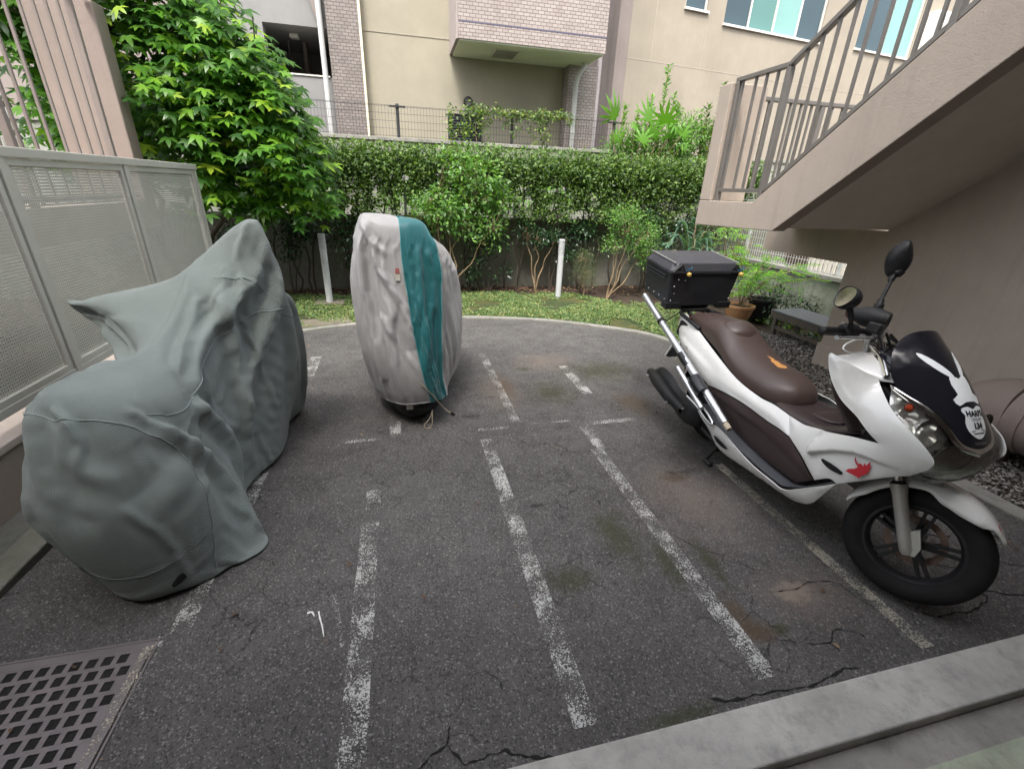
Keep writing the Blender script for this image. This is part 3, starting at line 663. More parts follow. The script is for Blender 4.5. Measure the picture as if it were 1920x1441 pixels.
rail(lr, [(XL-.04,5.6,2.93),(XL-.04,3.3,2.93)], 0, LB, [((XL-.04,y,1.32),(XL-.04,y,2.92)) for y in bl], [(XL-.04,5.6,1.36),(XL-.04,3.3,1.36)], [((XL-.04,5.34,1.3),(XL-.04,5.34,2.92)),((XL-.04,4.13,1.3),(XL-.04,4.13,2.92))])
# bollard lights
def bollard(x, y, h, label, slab):
    t = thing('bollard_light', label, 'bollard light', (x, y, 0), 0, 'bollard lights on the lawn')
    obj('post', MB().lathe([(0,0),(.043,0),(.043,h-.19),(.038,h-.187)], 24, (x,y,0)), BOLP, t, smooth=True)
    pr = [(.038,h-.187)]
    for k in range(9): z = h-.18+k*.017; pr += [(.046,z),(.046,z+.010),(.038,z+.012),(.038,z+.016)]
    pr += [(.045,h-.026),(.045,h-.004),(.04,h),(0,h)]; obj('louvred_head', MB().lathe(pr, 24, (x,y,0)), BOLP, t, smooth=True, ang=30)
    obj('collar', MB().lathe([(.047,h-.205),(.047,h-.19)], 24, (x,y,0)), PVC, t)
    if slab: obj('base_slab', MB().box(x-.19,x+.19,y-.12,y+.14,-.02,.045), bpy.data.materials['old_slab'], t, bevel=.008)
bollard(-1.0, 6.45, .93, 'grey bollard light on a square slab between the two covered motorcycles', True)
bollard(2.32, 6.53, .885, 'grey bollard light standing on the lawn right of the silver cover', False)
# side wall on the far right with white fence
fw = thing('side_wall', 'mossy grey side wall seen under the stair landing', 'wall', (5.6, 5, 0))
obj('wall', MB().box(5.56, 5.72, 2.2, 7.38, -.05, .56), CONCSIDE, fw); obj('coping', MB().box(5.53, 5.75, 2.2, 7.385, .563, .62), CONC, fw, bevel=.006)
mesh_fence('side_mesh_fence', 'pale wire mesh fence on the mossy side wall', 2.3, 7.3, 5.64, .62, 1.5, [3.1,4.9,6.7], WIREW, WIREW, .05, .1, cap=False, axis='y')
lf_ = thing('louvre_fence', 'pale slatted neighbour fence beyond the side wall', 'fence', (8, 5, 0))
mb = MB()
for i in range(90): mb.box(8.0, 8.03, -.5+i*.1, -.5+i*.1+.06, .1, 2.1)
obj('slats', mb, simple('fence_cream', (.72,.68,.58), .6), lf_); obj('rail', MB().box(8.031,8.06,-.5,8.5,.4,.46).box(8.031,8.06,-.5,8.5,1.7,1.76), PVC, lf_)
# bench
bn = thing('wooden_bench', 'low weathered wooden bench with a slate top beside the pillar', 'bench', (4.58, 4.0, 0))
bx0, bx1, by0, by1, bh_ = 4.4, 4.82, 3.45, 4.5, .29
for y0 in (by0+.06, by1-.06):
    for x0 in (bx0+.03, bx1-.03): obj('leg', MB().prism([(y0-.03,0),(y0+.03,0),(y0+.022,bh_-.03),(y0-.022,bh_-.03)], x0-.025, x0+.025, 'x'), WOOD, bn, bevel=.004)
obj('apron', MB().box(bx0,bx0+.03,by0,by1,bh_-.09,bh_-.012).box(bx1-.03,bx1,by0,by1,bh_-.09,bh_-.012), WOOD, bn, bevel=.004)
obj('stretcher', MB().box(bx0+.015,bx0+.045,by0+.06,by1-.06,.07,.11), WOOD, bn, bevel=.004)
obj('top', MB().box(bx0-.01,bx1+.01,by0-.01,by1+.01,bh_-.01,bh_+.008), simple('slate_top', (.13,.135,.15), .5, 0, .2, 8), bn, bevel=.004)
# unseen block behind the camera, shaped and darkened to shade the foreground
hb = thing('rear_shade_block', 'unseen block behind the camera, shaped to shade the foreground', 'building', (0, -3, 0))
obj('wall', MB().box(-9, 9, -3.2, -2.9, 0, 11.5), DARKR, hb); obj('shade_overhang', MB().box(-9, 9, -2.9, .35, 2.7, 3.1), DARKR, hb)
# ================================================================= vegetation
OVAL = (np.array([(0,0,0),(-.24,.3,.05),(-.2,.68,.06),(0,1,0),(.2,.68,.06),(.24,.3,.05)]), np.array([(0,3,2,1),(0,5,4,3)]))
NARROW = (np.array([(0,0,0),(-.12,.3,.03),(-.1,.65,.03),(0,1,-.03),(.1,.65,.03),(.12,.3,.03)]), np.array([(0,3,2,1),(0,5,4,3)]))
def lobed(n, spread, depth, tipw=1.0):
    """palmate leaf: n pointed lobes fanned round the stalk, folded along every lobe, edges drooping"""
    v = [(0, 0, 0)]; f = []
    angs = [math.radians(a) for a in np.linspace(-spread, spread, n)]
    L = [1 - .38 * (abs(a) / math.radians(spread)) ** 1.4 for a in angs]
    step = angs[1] - angs[0]
    def P(a, r, z): v.append((math.sin(a)*r, math.cos(a)*r + .12, z)); return len(v)-1
    prev = P(angs[0]-step*.5, L[0]*.28, .0)
    for a, l in zip(angs, L):
        m1 = P(a-step*.27, l*.62, -.035*l); t = P(a, l, -.16*l); m2 = P(a+step*.27, l*.62, -.035*l); nx = P(a+step*.5, l*depth, .02)
        c = P(a, l*.45, .03)
        f += [(0, prev, m1, c), (c, m1, t, m2), (0, c, m2, nx)]; prev = nx
    return np.array(v), np.array(f)
LOBE5 = lobed(5, 105, .40); LOBE7 = lobed(9, 118, .33)
def compound():
    v = []; f = []
    for k in range(5):
        for sgn in (-1, 1):
            y = .15+k*.17; l = .28*(1-.1*k); b = len(v); ax = np.array((sgn*.9, .45, 0)); ax /= np.linalg.norm(ax); pr = np.array((-ax[1], ax[0], 0))
            o = np.array((0, y, -.05*k*k*.1)); v += list(map(tuple, (o, o+ax*l*.5+pr*l*.2, o+ax*l+(0,0,-.05), o+ax*l*.5-pr*l*.2))); f.append((b, b+1, b+2, b+3))
    b = len(v); v += [(-.006,0,0),(.006,0,0),(.006,.95,-.1),(-.006,.95,-.1)]; f.append((b,b+1,b+2,b+3))
    b = len(v); v += [(0,.85,-.1),(-.07,.98,-.1),(0,1.15,-.14),(.07,.98,-.1)]; f.append((b,b+1,b+2,b+3)); return np.array(v), np.array(f)
COMP = compound()
def leaves(name, P, D, U, S, tmpl, mat, parent):
    """P centres, D leaf directions, U leaf normals, S sizes"""
    V0, F0 = tmpl; D = D/np.linalg.norm(D, axis=1, keepdims=True); X = np.cross(D, U); X /= np.maximum(np.linalg.norm(X, axis=1, keepdims=True), 1e-6); Z = np.cross(X, D)
    W = S * (1 + RNG.normal(0, .12, len(S)))
    V = P[:, None] + (V0[None, :, 0:1]*X[:, None]*W[:, None, None] + V0[None, :, 1:2]*D[:, None]*S[:, None, None] + V0[None, :, 2:3]*Z[:, None]*S[:, None, None]*(1+RNG.normal(0,.5,(len(S),1,1))))
    n = len(P); F = F0[None] + (np.arange(n)*len(V0))[:, None, None]
    return npobj(name, V.reshape(-1, 3), 4, F.reshape(-1, 4), mat, parent)
def unit(n): v = RNG.normal(size=(n, 3)); return v/np.linalg.norm(v, axis=1, keepdims=True)
def crown_pts(blobs, ncl, shell=.55, spread=.1, per=20):
    """clustered points in a union of ellipsoids (cx,cy,cz,rx,ry,rz[,weight]) -> points, outward vectors, cluster centres"""
    wts = np.array([b[3]*b[4]*b[5]*(b[6] if len(b) > 6 else 1) for b in blobs]); wts = wts/wts.sum(); pick = RNG.choice(len(blobs), ncl, p=wts)
    u = unit(ncl); r = (shell + (1-shell)*RNG.random(ncl))[:, None]; B = np.array([b[:6] for b in blobs])[pick]
    C_ = B[:, :3] + u*r*B[:, 3:6]; out = u
    k = RNG.poisson(per, ncl)+1; idx = np.repeat(np.arange(ncl), k); P = C_[idx] + RNG.normal(0, 1, (len(idx), 3))*spread
    return P, out[idx], C_, idx
def trunk(name, base, tops, r0, mat, parent, seg=6, wob=.05, r1=.35, more=None):
    mb = more or MB()
    for tp in tops:
        b = Vector(base) + Vector((random.uniform(-.3,.3), random.uniform(-.3,.3), 0))*r0*2; e = Vector(tp); pts = []; 
        for i in range(seg+1):
            t = i/seg; q = b.lerp(e, t); q += Vector((random.gauss(0,1), random.gauss(0,1), 0))*wob*math.sin(math.pi*t)*.6; pts.append(q)
        pts = catmull(pts, 2); mb.tube(pts, [r0*(1-(1-r1)*i/(len(pts)-1)) for i in range(len(pts))], 8)
    return obj(name, mb, mat, parent, smooth=True)
def twigs(cl, frm, r, mat, parent, n=60, name='branch'):
    mb = MB(); idx = RNG.choice(len(cl), min(n, len(cl)), replace=False)
    for i in idx:
        e = Vector(cl[i]); f = min(frm, key=lambda q: (Vector(q)-e).length); b = Vector(f); m = b.lerp(e, .5) + Vector((random.gauss(0,.04), random.gauss(0,.04), -.04))
        mb.tube(catmull([b, m, e], 3), [r, r*.9, r*.8, r*.7, r*.6, r*.5, r*.4][:7], 5, cap=False)
    return mb
def bush(name, label, cat, base, blobs, ncl, per, size, tmpl, mat, bark, spread=.07, tops=None, r0=.012, shell=.35, droop=.25, upb=.7, group=None, ntw=40, outb=.8):
    t = thing(name, label, cat, base, 0, group)
    P, O, CL, idx = crown_pts(blobs, ncl, shell, spread, per)
    D = O*outb + unit(len(P))*.8; D[:, 2] -= droop; U = unit(len(P))*.45 + np.array([0,-.15,upb]); S = size*(.65+.6*RNG.random(len(P)))
    if tops is None: tops = [tuple(np.array(b[:3]) + (0, 0, 0)) for b in blobs]
    mids = [Vector(base).lerp(Vector(tp), k) for tp in tops for k in (.55, .8, 1)]
    trunk('trunk', base, tops, r0, bark, t, more=twigs(CL, mids, r0*.4, bark, t, ntw))
    leaves('crown', P, D, U, S, tmpl, mat, t); return t

LM_TREE = leafm('mulberry_leaf', [(0,(.025,.08,.016)),(.35,(.055,.155,.02)),(.75,(.11,.26,.026)),(.93,(.2,.38,.03)),(1,(.32,.42,.04))], .42, .38)
LM_HEDGE = leafm('hedge_leaf', [(0,(.032,.068,.018)),(.5,(.078,.145,.03)),(.85,(.13,.21,.04)),(1,(.17,.26,.05))], .3, .55)
LM_YOUNG = leafm('young_leaf', [(0,(.07,.16,.04)),(.6,(.12,.25,.055)),(1,(.2,.34,.08))], .4, .4)
LM_FINE = leafm('grey_green_leaf', [(0,(.05,.085,.035)),(.6,(.09,.13,.05)),(1,(.17,.2,.08))], .25, .55)
LM_CAM = leafm('camellia_leaf', [(0,(.012,.035,.014)),(.6,(.022,.06,.022)),(1,(.05,.10,.035))], .12, .22)
LM_FAT = leafm('fatsia_leaf', [(0,(.08,.22,.03)),(.6,(.14,.32,.04)),(1,(.26,.42,.06))], .4, .35)
LM_VINE = leafm('vine_leaf', [(0,(.05,.11,.02)),(.6,(.10,.18,.03)),(1,(.22,.26,.05))], .35, .4)
LM_LIME = leafm('lime_leaf', [(0,(.10,.26,.03)),(.6,(.16,.36,.04)),(1,(.28,.46,.06))], .45, .4)

# the big lobed-leaf tree on the left
tr = thing('broadleaf_tree', 'large leafy tree with lobed bright green leaves leaning over the metal screen', 'tree', (-2.7, 6.6, 0))
blobs = [(-1.35,6.1,2.75,.40,.4,.35),(-1.9,6.1,2.2,.6,.4,.5),(-1.95,6.3,2.75,.75,.55,.55),(-1.45,6.2,2.3,.62,.5,.45),(-1.15,6.1,1.85,.45,.45,.4),(-1.0,6.2,1.4,.33,.4,.3),(-2.2,6.4,1.95,.7,.45,.6),(-1.6,6.3,1.45,.5,.4,.35),(-3.2,6.8,2.2,.9,.5,.8),(-2.6,6.4,3.3,.9,.6,.5),(-2.2,6.3,1.45,.4,.3,.3),(-3.6,6.6,3.3,.9,.6,.6)]
P, O, CL, idx = crown_pts(blobs, 700, .45, .12, 9)
lim = np.interp(P[:, 2], [1.0,1.16,1.6,2.2,2.5,2.8,3.2,4], [-.72,-.7,-.64,-.8,-.96,-1.12,-1.46,-2]) - .06; keep = (P[:, 2] > 1.0) & (P[:, 0] < lim + RNG.normal(0, .06, len(P))); P, O = P[keep], O[keep]
D = O*.7 + unit(len(P))*.45; D[:, 0] += .35; D[:, 1] -= .35; D[:, 2] = -np.abs(D[:, 2])*.3 - .25 - RNG.random(len(P))*.35
U = unit(len(P))*.28 + np.array([.1,-.25,1.0]); S = .122*(.6+.75*RNG.random(len(P)))
leaves('crown', P, D, U, S, LOBE5, LM_TREE, tr)
TW = twigs(CL, [(-2.2,6.4,1.6),(-2.9,6.7,1.9),(-2.0,6.3,1.3),(-2.0,6.3,2.2),(-1.5,6.2,1.9),(-2.5,6.5,2.8)], .014, BARKD, tr, 130)
trunk('trunk', (-2.7,6.6,0), [(-2.2,6.4,1.6),(-2.9,6.7,1.9),(-2.0,6.3,1.3)], .05, BARKD, tr, wob=.12, more=TW)

# clipped hedge: one shrub after another along the wall
hx = -2.3; k = 0; HL = ['far left under the broad tree', 'left of the silver cover', 'just behind the silver cover', 'behind the light green bush, left part', 'behind the light green bush, right part', 'with dense dark leaves above the bare trunks', 'above the right bollard light', 'behind the tall slender shrub', 'nearest the staircase', 'half hidden by the staircase end', 'hidden behind the stair landing wall', 'last toward the side wall', 'in the far right corner of the wall']
while hx < 5.6 and k < 13:
    wd = random.uniform(.62, .78); cx = hx + wd/2; z = 2.06 + random.uniform(-.03, .03)
    t = thing('hedge_shrub', 'clipped dark green hedge shrub ' + HL[k], 'hedge shrub', (cx, 7.15, 0), 0, 'hedge shrubs along the back wall')
    n = 7200; # leafy top, thinner below
    zz = np.where(RNG.random(n) < .5, 1.80 + RNG.normal(0, .14, n), 1.08 + RNG.random(n)*.85); zz = np.minimum(zz, z + RNG.normal(0, .018, n))
    P = np.stack([cx + (RNG.random(n)-.5)*wd*1.12, 7.13 + RNG.normal(0, .13, n), zz], 1)
    hole = np.array([noise.noise(Vector((p[0]*4.5, 0, p[2]*5.5))) for p in P]); keep = (hole > -.22 - .75*(P[:, 2]-1.3)) ; P = P[keep]
    D = unit(len(P)); D[:, 2] += .25; U = unit(len(P))*.6 + np.array([0,-.3,.7]); S = .05*(.6+.7*RNG.random(len(P)))
    leaves('crown', P, D, U, S, OVAL, LM_HEDGE, t)
    mb = MB()
    for q in range(3):
        bx = cx + random.uniform(-.22,.22); pts = [Vector((bx+random.gauss(0,.03), 7.13+random.gauss(0,.03), zz_)) for zz_ in np.linspace(-.02, 1.85, 9)]; mb.tube(catmull(pts, 2), [.016-.0006*i for i in range(17)], 7)
        for _ in range(12):
            p0 = random.choice(pts[4:]); e = p0 + Vector((random.uniform(-.2,.2), random.uniform(-.12,.12), random.uniform(.08,.3))); mb.tube([p0, e], [.005,.002], 5, cap=False)
    obj('trunk', mb, BARKD, t, smooth=True); hx += wd*.93; k += 1
# named shrubs in front of the wall
bush('light_green_shrub', 'light green multi-stemmed shrub right behind the silver and teal cover', 'shrub', (.62,6.75,0), [(.75,6.75,1.25,.55,.3,.36),(1.05,6.8,1.65,.42,.28,.32),(.45,6.75,1.35,.3,.25,.25),(1.25,6.75,1.05,.3,.25,.3),(.85,6.85,1.9,.3,.2,.18),(1.35,6.8,1.4,.22,.2,.3)], 190, 17, .062, OVAL, LM_YOUNG, BARKL, .075, [(.25,6.75,1.1),(.7,6.75,1.2),(1.0,6.8,1.4),(1.3,6.75,1.0),(.5,6.8,1.4)], .013, ntw=120)
bush('slender_shrub', 'small leafy shrub with leaning tan stems behind the scooter top box', 'shrub', (3.08,6.4,0), [(3.25,6.4,1.2,.28,.22,.24),(3.5,6.4,.95,.26,.22,.26),(3.1,6.4,.88,.2,.18,.14),(3.62,6.35,.72,.2,.18,.16),(3.75,6.4,1.05,.14,.14,.14)], 150, 22, .034, OVAL, LM_YOUNG, BARKL, .05, [(3.25,6.4,1.0),(3.45,6.4,.9),(3.12,6.4,.8),(3.6,6.4,.7),(3.35,6.4,.95)], .011, ntw=80)
bush('fine_leaved_bush', 'small grey green fine-leaved bush beside the right bollard light', 'bush', (2.78,6.62,0), [(2.78,6.62,.42,.24,.2,.3),(2.72,6.62,.6,.15,.15,.16)], 90, 24, .024, NARROW, LM_FINE, BARKL, .045, None, .006, ntw=60, shell=.2)
bush('bare_stemmed_shrub', 'dark leaved shrub on three bare upright stems before the wall', 'shrub', (2.08,7.0,0), [(2.2,7.02,.86,.36,.15,.15),(1.95,7.02,.95,.25,.14,.15),(2.5,7.05,.85,.16,.12,.12)], 70, 11, .05, OVAL, LM_CAM, BARKL, .05, [(1.9,7,.85),(2.05,7,.85),(2.35,7,.8)], .014, ntw=40)
for bx, by, bl_, lab in ((-1.55,6.95,[(-1.5,6.95,.75,.16,.14,.3),(-1.3,7.0,.98,.28,.15,.2)],'thin dark camellia shrub left of the slab bollard light'), (-.78,7.0,[(-.8,7.0,.9,.26,.16,.22),(-.7,7.0,.5,.14,.12,.14),(-.5,7.05,1.05,.3,.15,.15)],'dark camellia shrub between the slab bollard and the silver cover'),
                         (1.3,7.0,[(1.3,7.0,.75,.3,.16,.22),(1.55,7.0,.3,.15,.12,.08),(1.05,7.0,.45,.2,.15,.2)],'dark camellia shrub right of the silver cover'), (2.9,7.1,[(2.85,7.1,.95,.25,.12,.12),(2.6,7.1,.6,.12,.1,.1)],'dark camellia sprig above the fine-leaved bush'),
                         (3.9,6.9,[(4.0,6.9,1.0,.3,.2,.35),(3.9,6.9,.6,.3,.2,.25),(4.4,6.8,.9,.3,.2,.35)],'dark shrub mass behind the top box'), (-2.05,6.75,[(-2.0,6.75,.85,.35,.25,.3),(-2.2,6.8,.4,.2,.2,.2)],'dark leafy shrub beside the end of the metal screen')):
    bush('camellia_shrub', lab, 'shrub', (bx,by,0), bl_, 62, 13, .055, OVAL, LM_CAM, BARKD, .06, None, .012, ntw=40, group='dark camellia shrubs at the back wall')
bush('leafy_shrub', 'loose shrub with thin grey green leaves under the stair landing', 'shrub', (5.2,6.8,0), [(5.0,6.7,1.0,.35,.25,.35),(5.5,6.7,.8,.3,.2,.3)], 90, 14, .06, NARROW, LM_FINE, BARKD, .08, None, .012, ntw=40)
# terrace greenery glimpsed through the hedge
t = thing('terrace_shrub', 'bright sunlit shrubs on the terrace seen through the hedge', 'shrub', (1.5, 8.2, 1))
t0 = t
for i, (cx, rx, zc, rz) in enumerate([(-1.5,.6,1.4,.35),(.2,.7,1.35,.3),(1.6,.7,1.4,.35),(2.8,.6,1.5,.4),(3.9,.6,1.45,.4)]):
    if i: t = thing('terrace_shrub', ['', 'bright shrub on the terrace behind the hedge, left of the light green shrub', 'sunlit yellow green shrub on the terrace behind the light green shrub', 'yellow green shrub on the terrace behind the hedge above the bare-stemmed shrub', 'green shrub on the terrace behind the hedge above the slender shrub'][i], 'shrub', (cx, 8.3, 1), 0, 'terrace shrubs behind the hedge')
    else: t0['group'] = 'terrace shrubs behind the hedge'; t0['label'] = 'bright shrub on the terrace behind the hedge under the broad tree'
    P, O, CL, idx = crown_pts([(cx,8.3,zc,rx,.3,rz)], 60, .3, .09, 16); D = unit(len(P)); U = unit(len(P))*.5+np.array([0,-.2,.8])
    leaves('crown', P, D, U, .06*(.6+.6*RNG.random(len(P))), OVAL, LM_LIME, t)
# fatsia and tall shoots on the upper terrace
t = thing('fatsia_plant', 'bright green fatsia with big fingered leaves above the hedge by the staircase', 'plant', (4.3, 8.75, 1.02))
P = np.array([(3.78,8.5,2.72),(4.55,8.6,2.75),(4.85,8.55,2.72),(5.1,8.6,2.7),(4.3,8.6,2.6),(4.65,8.6,2.5),(5.0,8.6,2.5),(5.25,8.6,2.55),(4.1,8.65,2.45),(4.4,8.5,2.4),(5.3,8.6,2.35),(3.9,8.6,2.4)]); n = len(P)
D = RNG.normal(0,.35,(n,3)) + np.array([0,-.25,.75]); D[0] = (0.0,-.3,.8); U = RNG.normal(0,.2,(n,3)) + np.array([0,-.8,.55]); S = np.array([.42,.4,.42,.34,.32,.3,.3,.28,.3,.28,.26,.26])
[leaves('leaf', P[i:i+1], D[i:i+1], U[i:i+1], S[i:i+1], LOBE7, LM_FAT, t) for i in range(n)]
mb = MB()
for p in P: mb.tube([(4.4,8.75,1.0), ((4.4+p[0])/2,8.7,1.9), tuple(p)], [.012,.008,.005], 6)
obj('stem', mb, BARKL, t, smooth=True)
bush('terrace_bush', 'dense green bush beside the fatsia against the sand coloured building', 'bush', (5.4,8.8,1.02), [(4.7,8.85,2.45,.5,.25,.35),(5.5,8.85,2.6,.45,.3,.38),(6.0,8.85,2.5,.3,.25,.4),(4.1,8.8,2.35,.35,.2,.25),(5.1,8.85,2.2,.6,.25,.25)], 420, 13, .085, NARROW, LM_YOUNG, BARKD, .07, None, .014, ntw=60)
def shoots(name, label, base, tips, mat, size=.055):
    t = thing(name, label, 'plant', base); mb = MB(); Ps = []; Ds = []
    for tp in tips:
        b = Vector((tp[0]+random.uniform(-.1,.1), tp[1], 2.0)); e = Vector(tp); pts = catmull([b, b.lerp(e,.5)+Vector((random.uniform(-.04,.04),0,0)), e], 8); mb.tube(pts, [.009-.0003*i for i in range(len(pts))], 5)
        nl = int((e-b).length/.018)
        for i in range(nl):
            u = i/nl; q = b.lerp(e, u*1.02) + Vector((0,0,0)); a = i*2.4; Ps.append(q[:]); Ds.append((math.cos(a)*.8, math.sin(a)*.8, .55))
    obj('stem', mb, BARKL, t, smooth=True); P = np.array(Ps); D = np.array(Ds)+RNG.normal(0,.15,(len(Ps),3))
    leaves('crown', P, D, RNG.normal(0,.2,P.shape)+np.array([0,-.3,.8]), size*(.7+.5*RNG.random(len(P))), OVAL, mat, t)
shoots('tall_shoots', 'tall leafy shoots rising above the fatsia against the sand coloured wall', (4.9,8.75,1.02), [(4.86,8.7,3.62),(4.6,8.7,3.15),(5.2,8.75,3.12),(4.1,8.7,3.0),(5.05,8.7,3.2),(4.4,8.75,2.95)], LM_YOUNG, .1)
shoots('leafy_shoots', 'upright shoots of dark leaves beside the end wall of the staircase', (6.0,8.75,1.02), [(6.05,8.7,3.45),(5.8,8.7,3.1),(6.3,8.7,3.3),(6.0,8.7,2.9)], LM_HEDGE, .11)
# climbing vine on the black fence
t = thing('climbing_vine', 'climbing vine trailing along the top of the black mesh fence', 'vine', (2.2, 9.2, 2.3))
cl = [(x, 9.22+random.gauss(0,.03), 2.8+random.gauss(0,.03)) for x in np.linspace(1.35, 3.3, 46)] + [(1.5+random.gauss(0,.12), 9.2, z) for z in np.linspace(2.4,2.85,16)] + [(1.0, 9.2, z) for z in np.linspace(2.3,2.8,8)] + [(1.25,9.2,z) for z in np.linspace(2.35,2.8,7)] + [(2.75+random.gauss(0,.1),9.22,z) for z in np.linspace(2.35,2.8,14)] + [(2.2+random.gauss(0,.08),9.22,z) for z in np.linspace(2.5,2.8,6)]
CL = np.array(cl); idx = np.repeat(np.arange(len(CL)), 17); P = CL[idx]+RNG.normal(0,.05,(len(idx),3)); D = unit(len(P)); D[:,2] -= .4
leaves('crown', P, D, unit(len(P))*.5+np.array([0,-.6,.6]), .055*(.6+.7*RNG.random(len(P))), OVAL, LM_VINE, t)
mb = MB().tube(catmull([(1.5,9.22,2.2),(1.45,9.2,2.6),(1.7,9.2,2.82),(2.3,9.22,2.8),(3.3,9.22,2.78)], 8), .006, 5); obj('stem', mb, BARKL, t)
# arching cycad by the stair end
t = thing('cycad', 'small blue green cycad with arching feather fronds behind the top box', 'plant', (4.15,6.0,0)); vs=[]; P=[]; D=[]; mb = MB()
for a, l, h in ((2.8,.42,.55),(2.2,.4,.75),(.3,.35,.6),(3.3,.5,.3),(1.2,.35,.8),(4.4,.4,.5),(5.2,.35,.5)):
    pts = [Vector((4.15+math.cos(a)*l*u*1.0, 6.0+math.sin(a)*l*u*.6, .55+h*math.sin(min(1.,u*1.15)*2.3)*.85)) for u in np.linspace(0,1,26)]; mb.tube(pts, .005, 5)
    for i, p in enumerate(pts[4:]):
        d = (pts[min(i+5,25)]-pts[i+3]).normalized(); sd_ = d.cross(Vector((0,0,1))).normalized()
        for s_ in (-1,1): P.append(p[:]); D.append((sd_*s_*.8+d*.7-Vector((0,0,.25)))[:])
P = np.array(P); D = np.array(D); leaves('frond', P, D, RNG.normal(0,.2,P.shape)+np.array([0,0,1.]), np.full(len(P),.13), NARROW, leafm('cycad_leaf',[(0,(.05,.11,.07)),(1,(.10,.2,.12))],.2,.35), t)
obj('stem', mb, BARKL, t); obj('trunk', MB().lathe([(.06,0),(.07,.3),(.05,.55),(0,.57)], 14, (4.15,6.0,0)), BARKD, t, smooth=True)
# potted plant
t = thing('flower_pot', 'round terracotta pot standing at the lawn edge behind the scooter', 'pot', (4.3,4.95,0))
TERRA = simple('terracotta', (.42,.22,.10), .7, 0, .15, 10, (80,.3))
obj('pot', MB().lathe([(0,.0),(.09,.0),(.10,.01),(.15,.11),(.172,.2),(.175,.215),(.188,.22),(.188,.25),(.17,.252),(.16,.22),(0,.21)], 32, (4.3,4.95,0)), TERRA, t, smooth=True)
obj('earth', MB().lathe([(0,.222),(.158,.222)], 24, (4.3,4.95,0)), SOIL, t)
t = thing('dark_pot', 'dark plastic plant pot beside the terracotta pot', 'pot', (4.72,5.05,0))
obj('pot', MB().lathe([(0,0),(.12,0),(.16,.26),(.175,.265),(.175,.3),(.15,.3),(.14,.26),(0,.25)], 28, (4.72,5.05,0)), BLACKP, t, smooth=True)
def feathery(name, label, base, tips, n, size, mat):
    t = thing(name, label, 'plant', base); mb = MB(); Ps=[]; Ds=[]
    for tp in tips:
        b = Vector(base)+Vector((0,0,.0)); e = Vector(tp); m = b.lerp(e,.5)+Vector((0,0,.12)); pts = catmull([b,m,e], 8); mb.tube(pts, .006, 5)
        for i in range(n):
            q = random.choice(pts[5:]); a = random.uniform(0,6.28); Ps.append((q+Vector((random.gauss(0,.05),random.gauss(0,.05),random.gauss(0,.04))))[:]); Ds.append((math.cos(a)+(e.x-b.x)*.8, math.sin(a), random.uniform(-.4,.25)))
    P = np.array(Ps); obj('stem', mb, BARKL, t, smooth=True)
    leaves('crown', P, np.array(Ds), RNG.normal(0,.25,P.shape)+np.array([0,-.1,1.]), size*(.6+.6*RNG.random(len(P))), COMP, mat, t)
feathery('feathery_plant', 'bright green plant with feathery compound leaves growing in the terracotta pot', (4.3,4.95,.22), [(4.1,4.9,.85),(4.5,4.85,.9),(4.9,4.8,.78),(5.2,4.7,.62),(4.0,5.0,1.0),(4.75,4.9,.6),(4.35,4.9,.6),(4.6,4.9,.75),(5.0,4.9,.7)], 16, .2, LM_LIME)
feathery('feathery_shrub', 'pale green compound-leaved shrub rising under the stair landing', (4.7,5.7,0), [(4.3,5.6,1.15),(4.6,5.6,1.25),(4.9,5.7,1.0),(4.2,5.5,.8),(4.8,5.5,.7),(5.1,5.6,.6),(4.5,5.5,.45)], 14, .22, LM_LIME)
bush('low_plant', 'dark low bush behind the wooden bench by the side wall', 'bush', (4.95,5.0,0), [(4.9,5.0,.25,.25,.2,.22),(5.1,4.8,.2,.2,.2,.15)], 60, 14, .06, NARROW, LM_CAM, BARKD, .06, None, .006, ntw=20)
# ground cover on the lawn: tiny clover-like leaves (uncountable)
V = np.array(LAWN.v); F = np.array(LAWN.f); n = 60000
tri = np.concatenate([F[:, [0,1,2]], F[:, [0,2,3]]]); A, B, C_ = V[tri[:,0]], V[tri[:,1]], V[tri[:,2]]
ar = np.linalg.norm(np.cross(B-A, C_-A), axis=1); pk = RNG.choice(len(tri), n, p=ar/ar.sum()); r1, r2 = RNG.random(n), RNG.random(n); m_ = r1+r2 > 1; r1[m_], r2[m_] = 1-r1[m_], 1-r2[m_]
P = A[pk] + (B-A)[pk]*r1[:,None] + (C_-A)[pk]*r2[:,None]
dens = np.array([noise.noise(Vector((p[0]*1.7, p[1]*1.7, 1))) + .6*noise.noise(Vector((p[0]*6, p[1]*6, 2))) for p in P]); bare = np.hypot((P[:,0]-2.1)/.22, (P[:,1]-6.0)/.12) < 1
keep = (dens > -.38 + .3*RNG.random(n)) & ~bare; P = P[keep]; P[:,2] += .004 + .018*RNG.random(len(P))
D = unit(len(P)); D[:,2] = np.abs(D[:,2])*.5+.1; U = unit(len(P))*.5 + np.array([0,-.1,.9])
LM_LAWN = leafm('lawn_leaf', [(0,(.06,.13,.04)),(.5,(.12,.21,.065)),(.8,(.22,.27,.09)),(1,(.38,.34,.14))], .25, .5)
g = leaves('ground_cover', P, D, U, .019*(.6+.7*RNG.random(len(P))), (np.array([(0,0,0),(-.45,.5,.05),(0,1,0),(.45,.5,.05)]), np.array([(0,3,2,1)])), LM_LAWN, None); tag(g, kind='stuff')
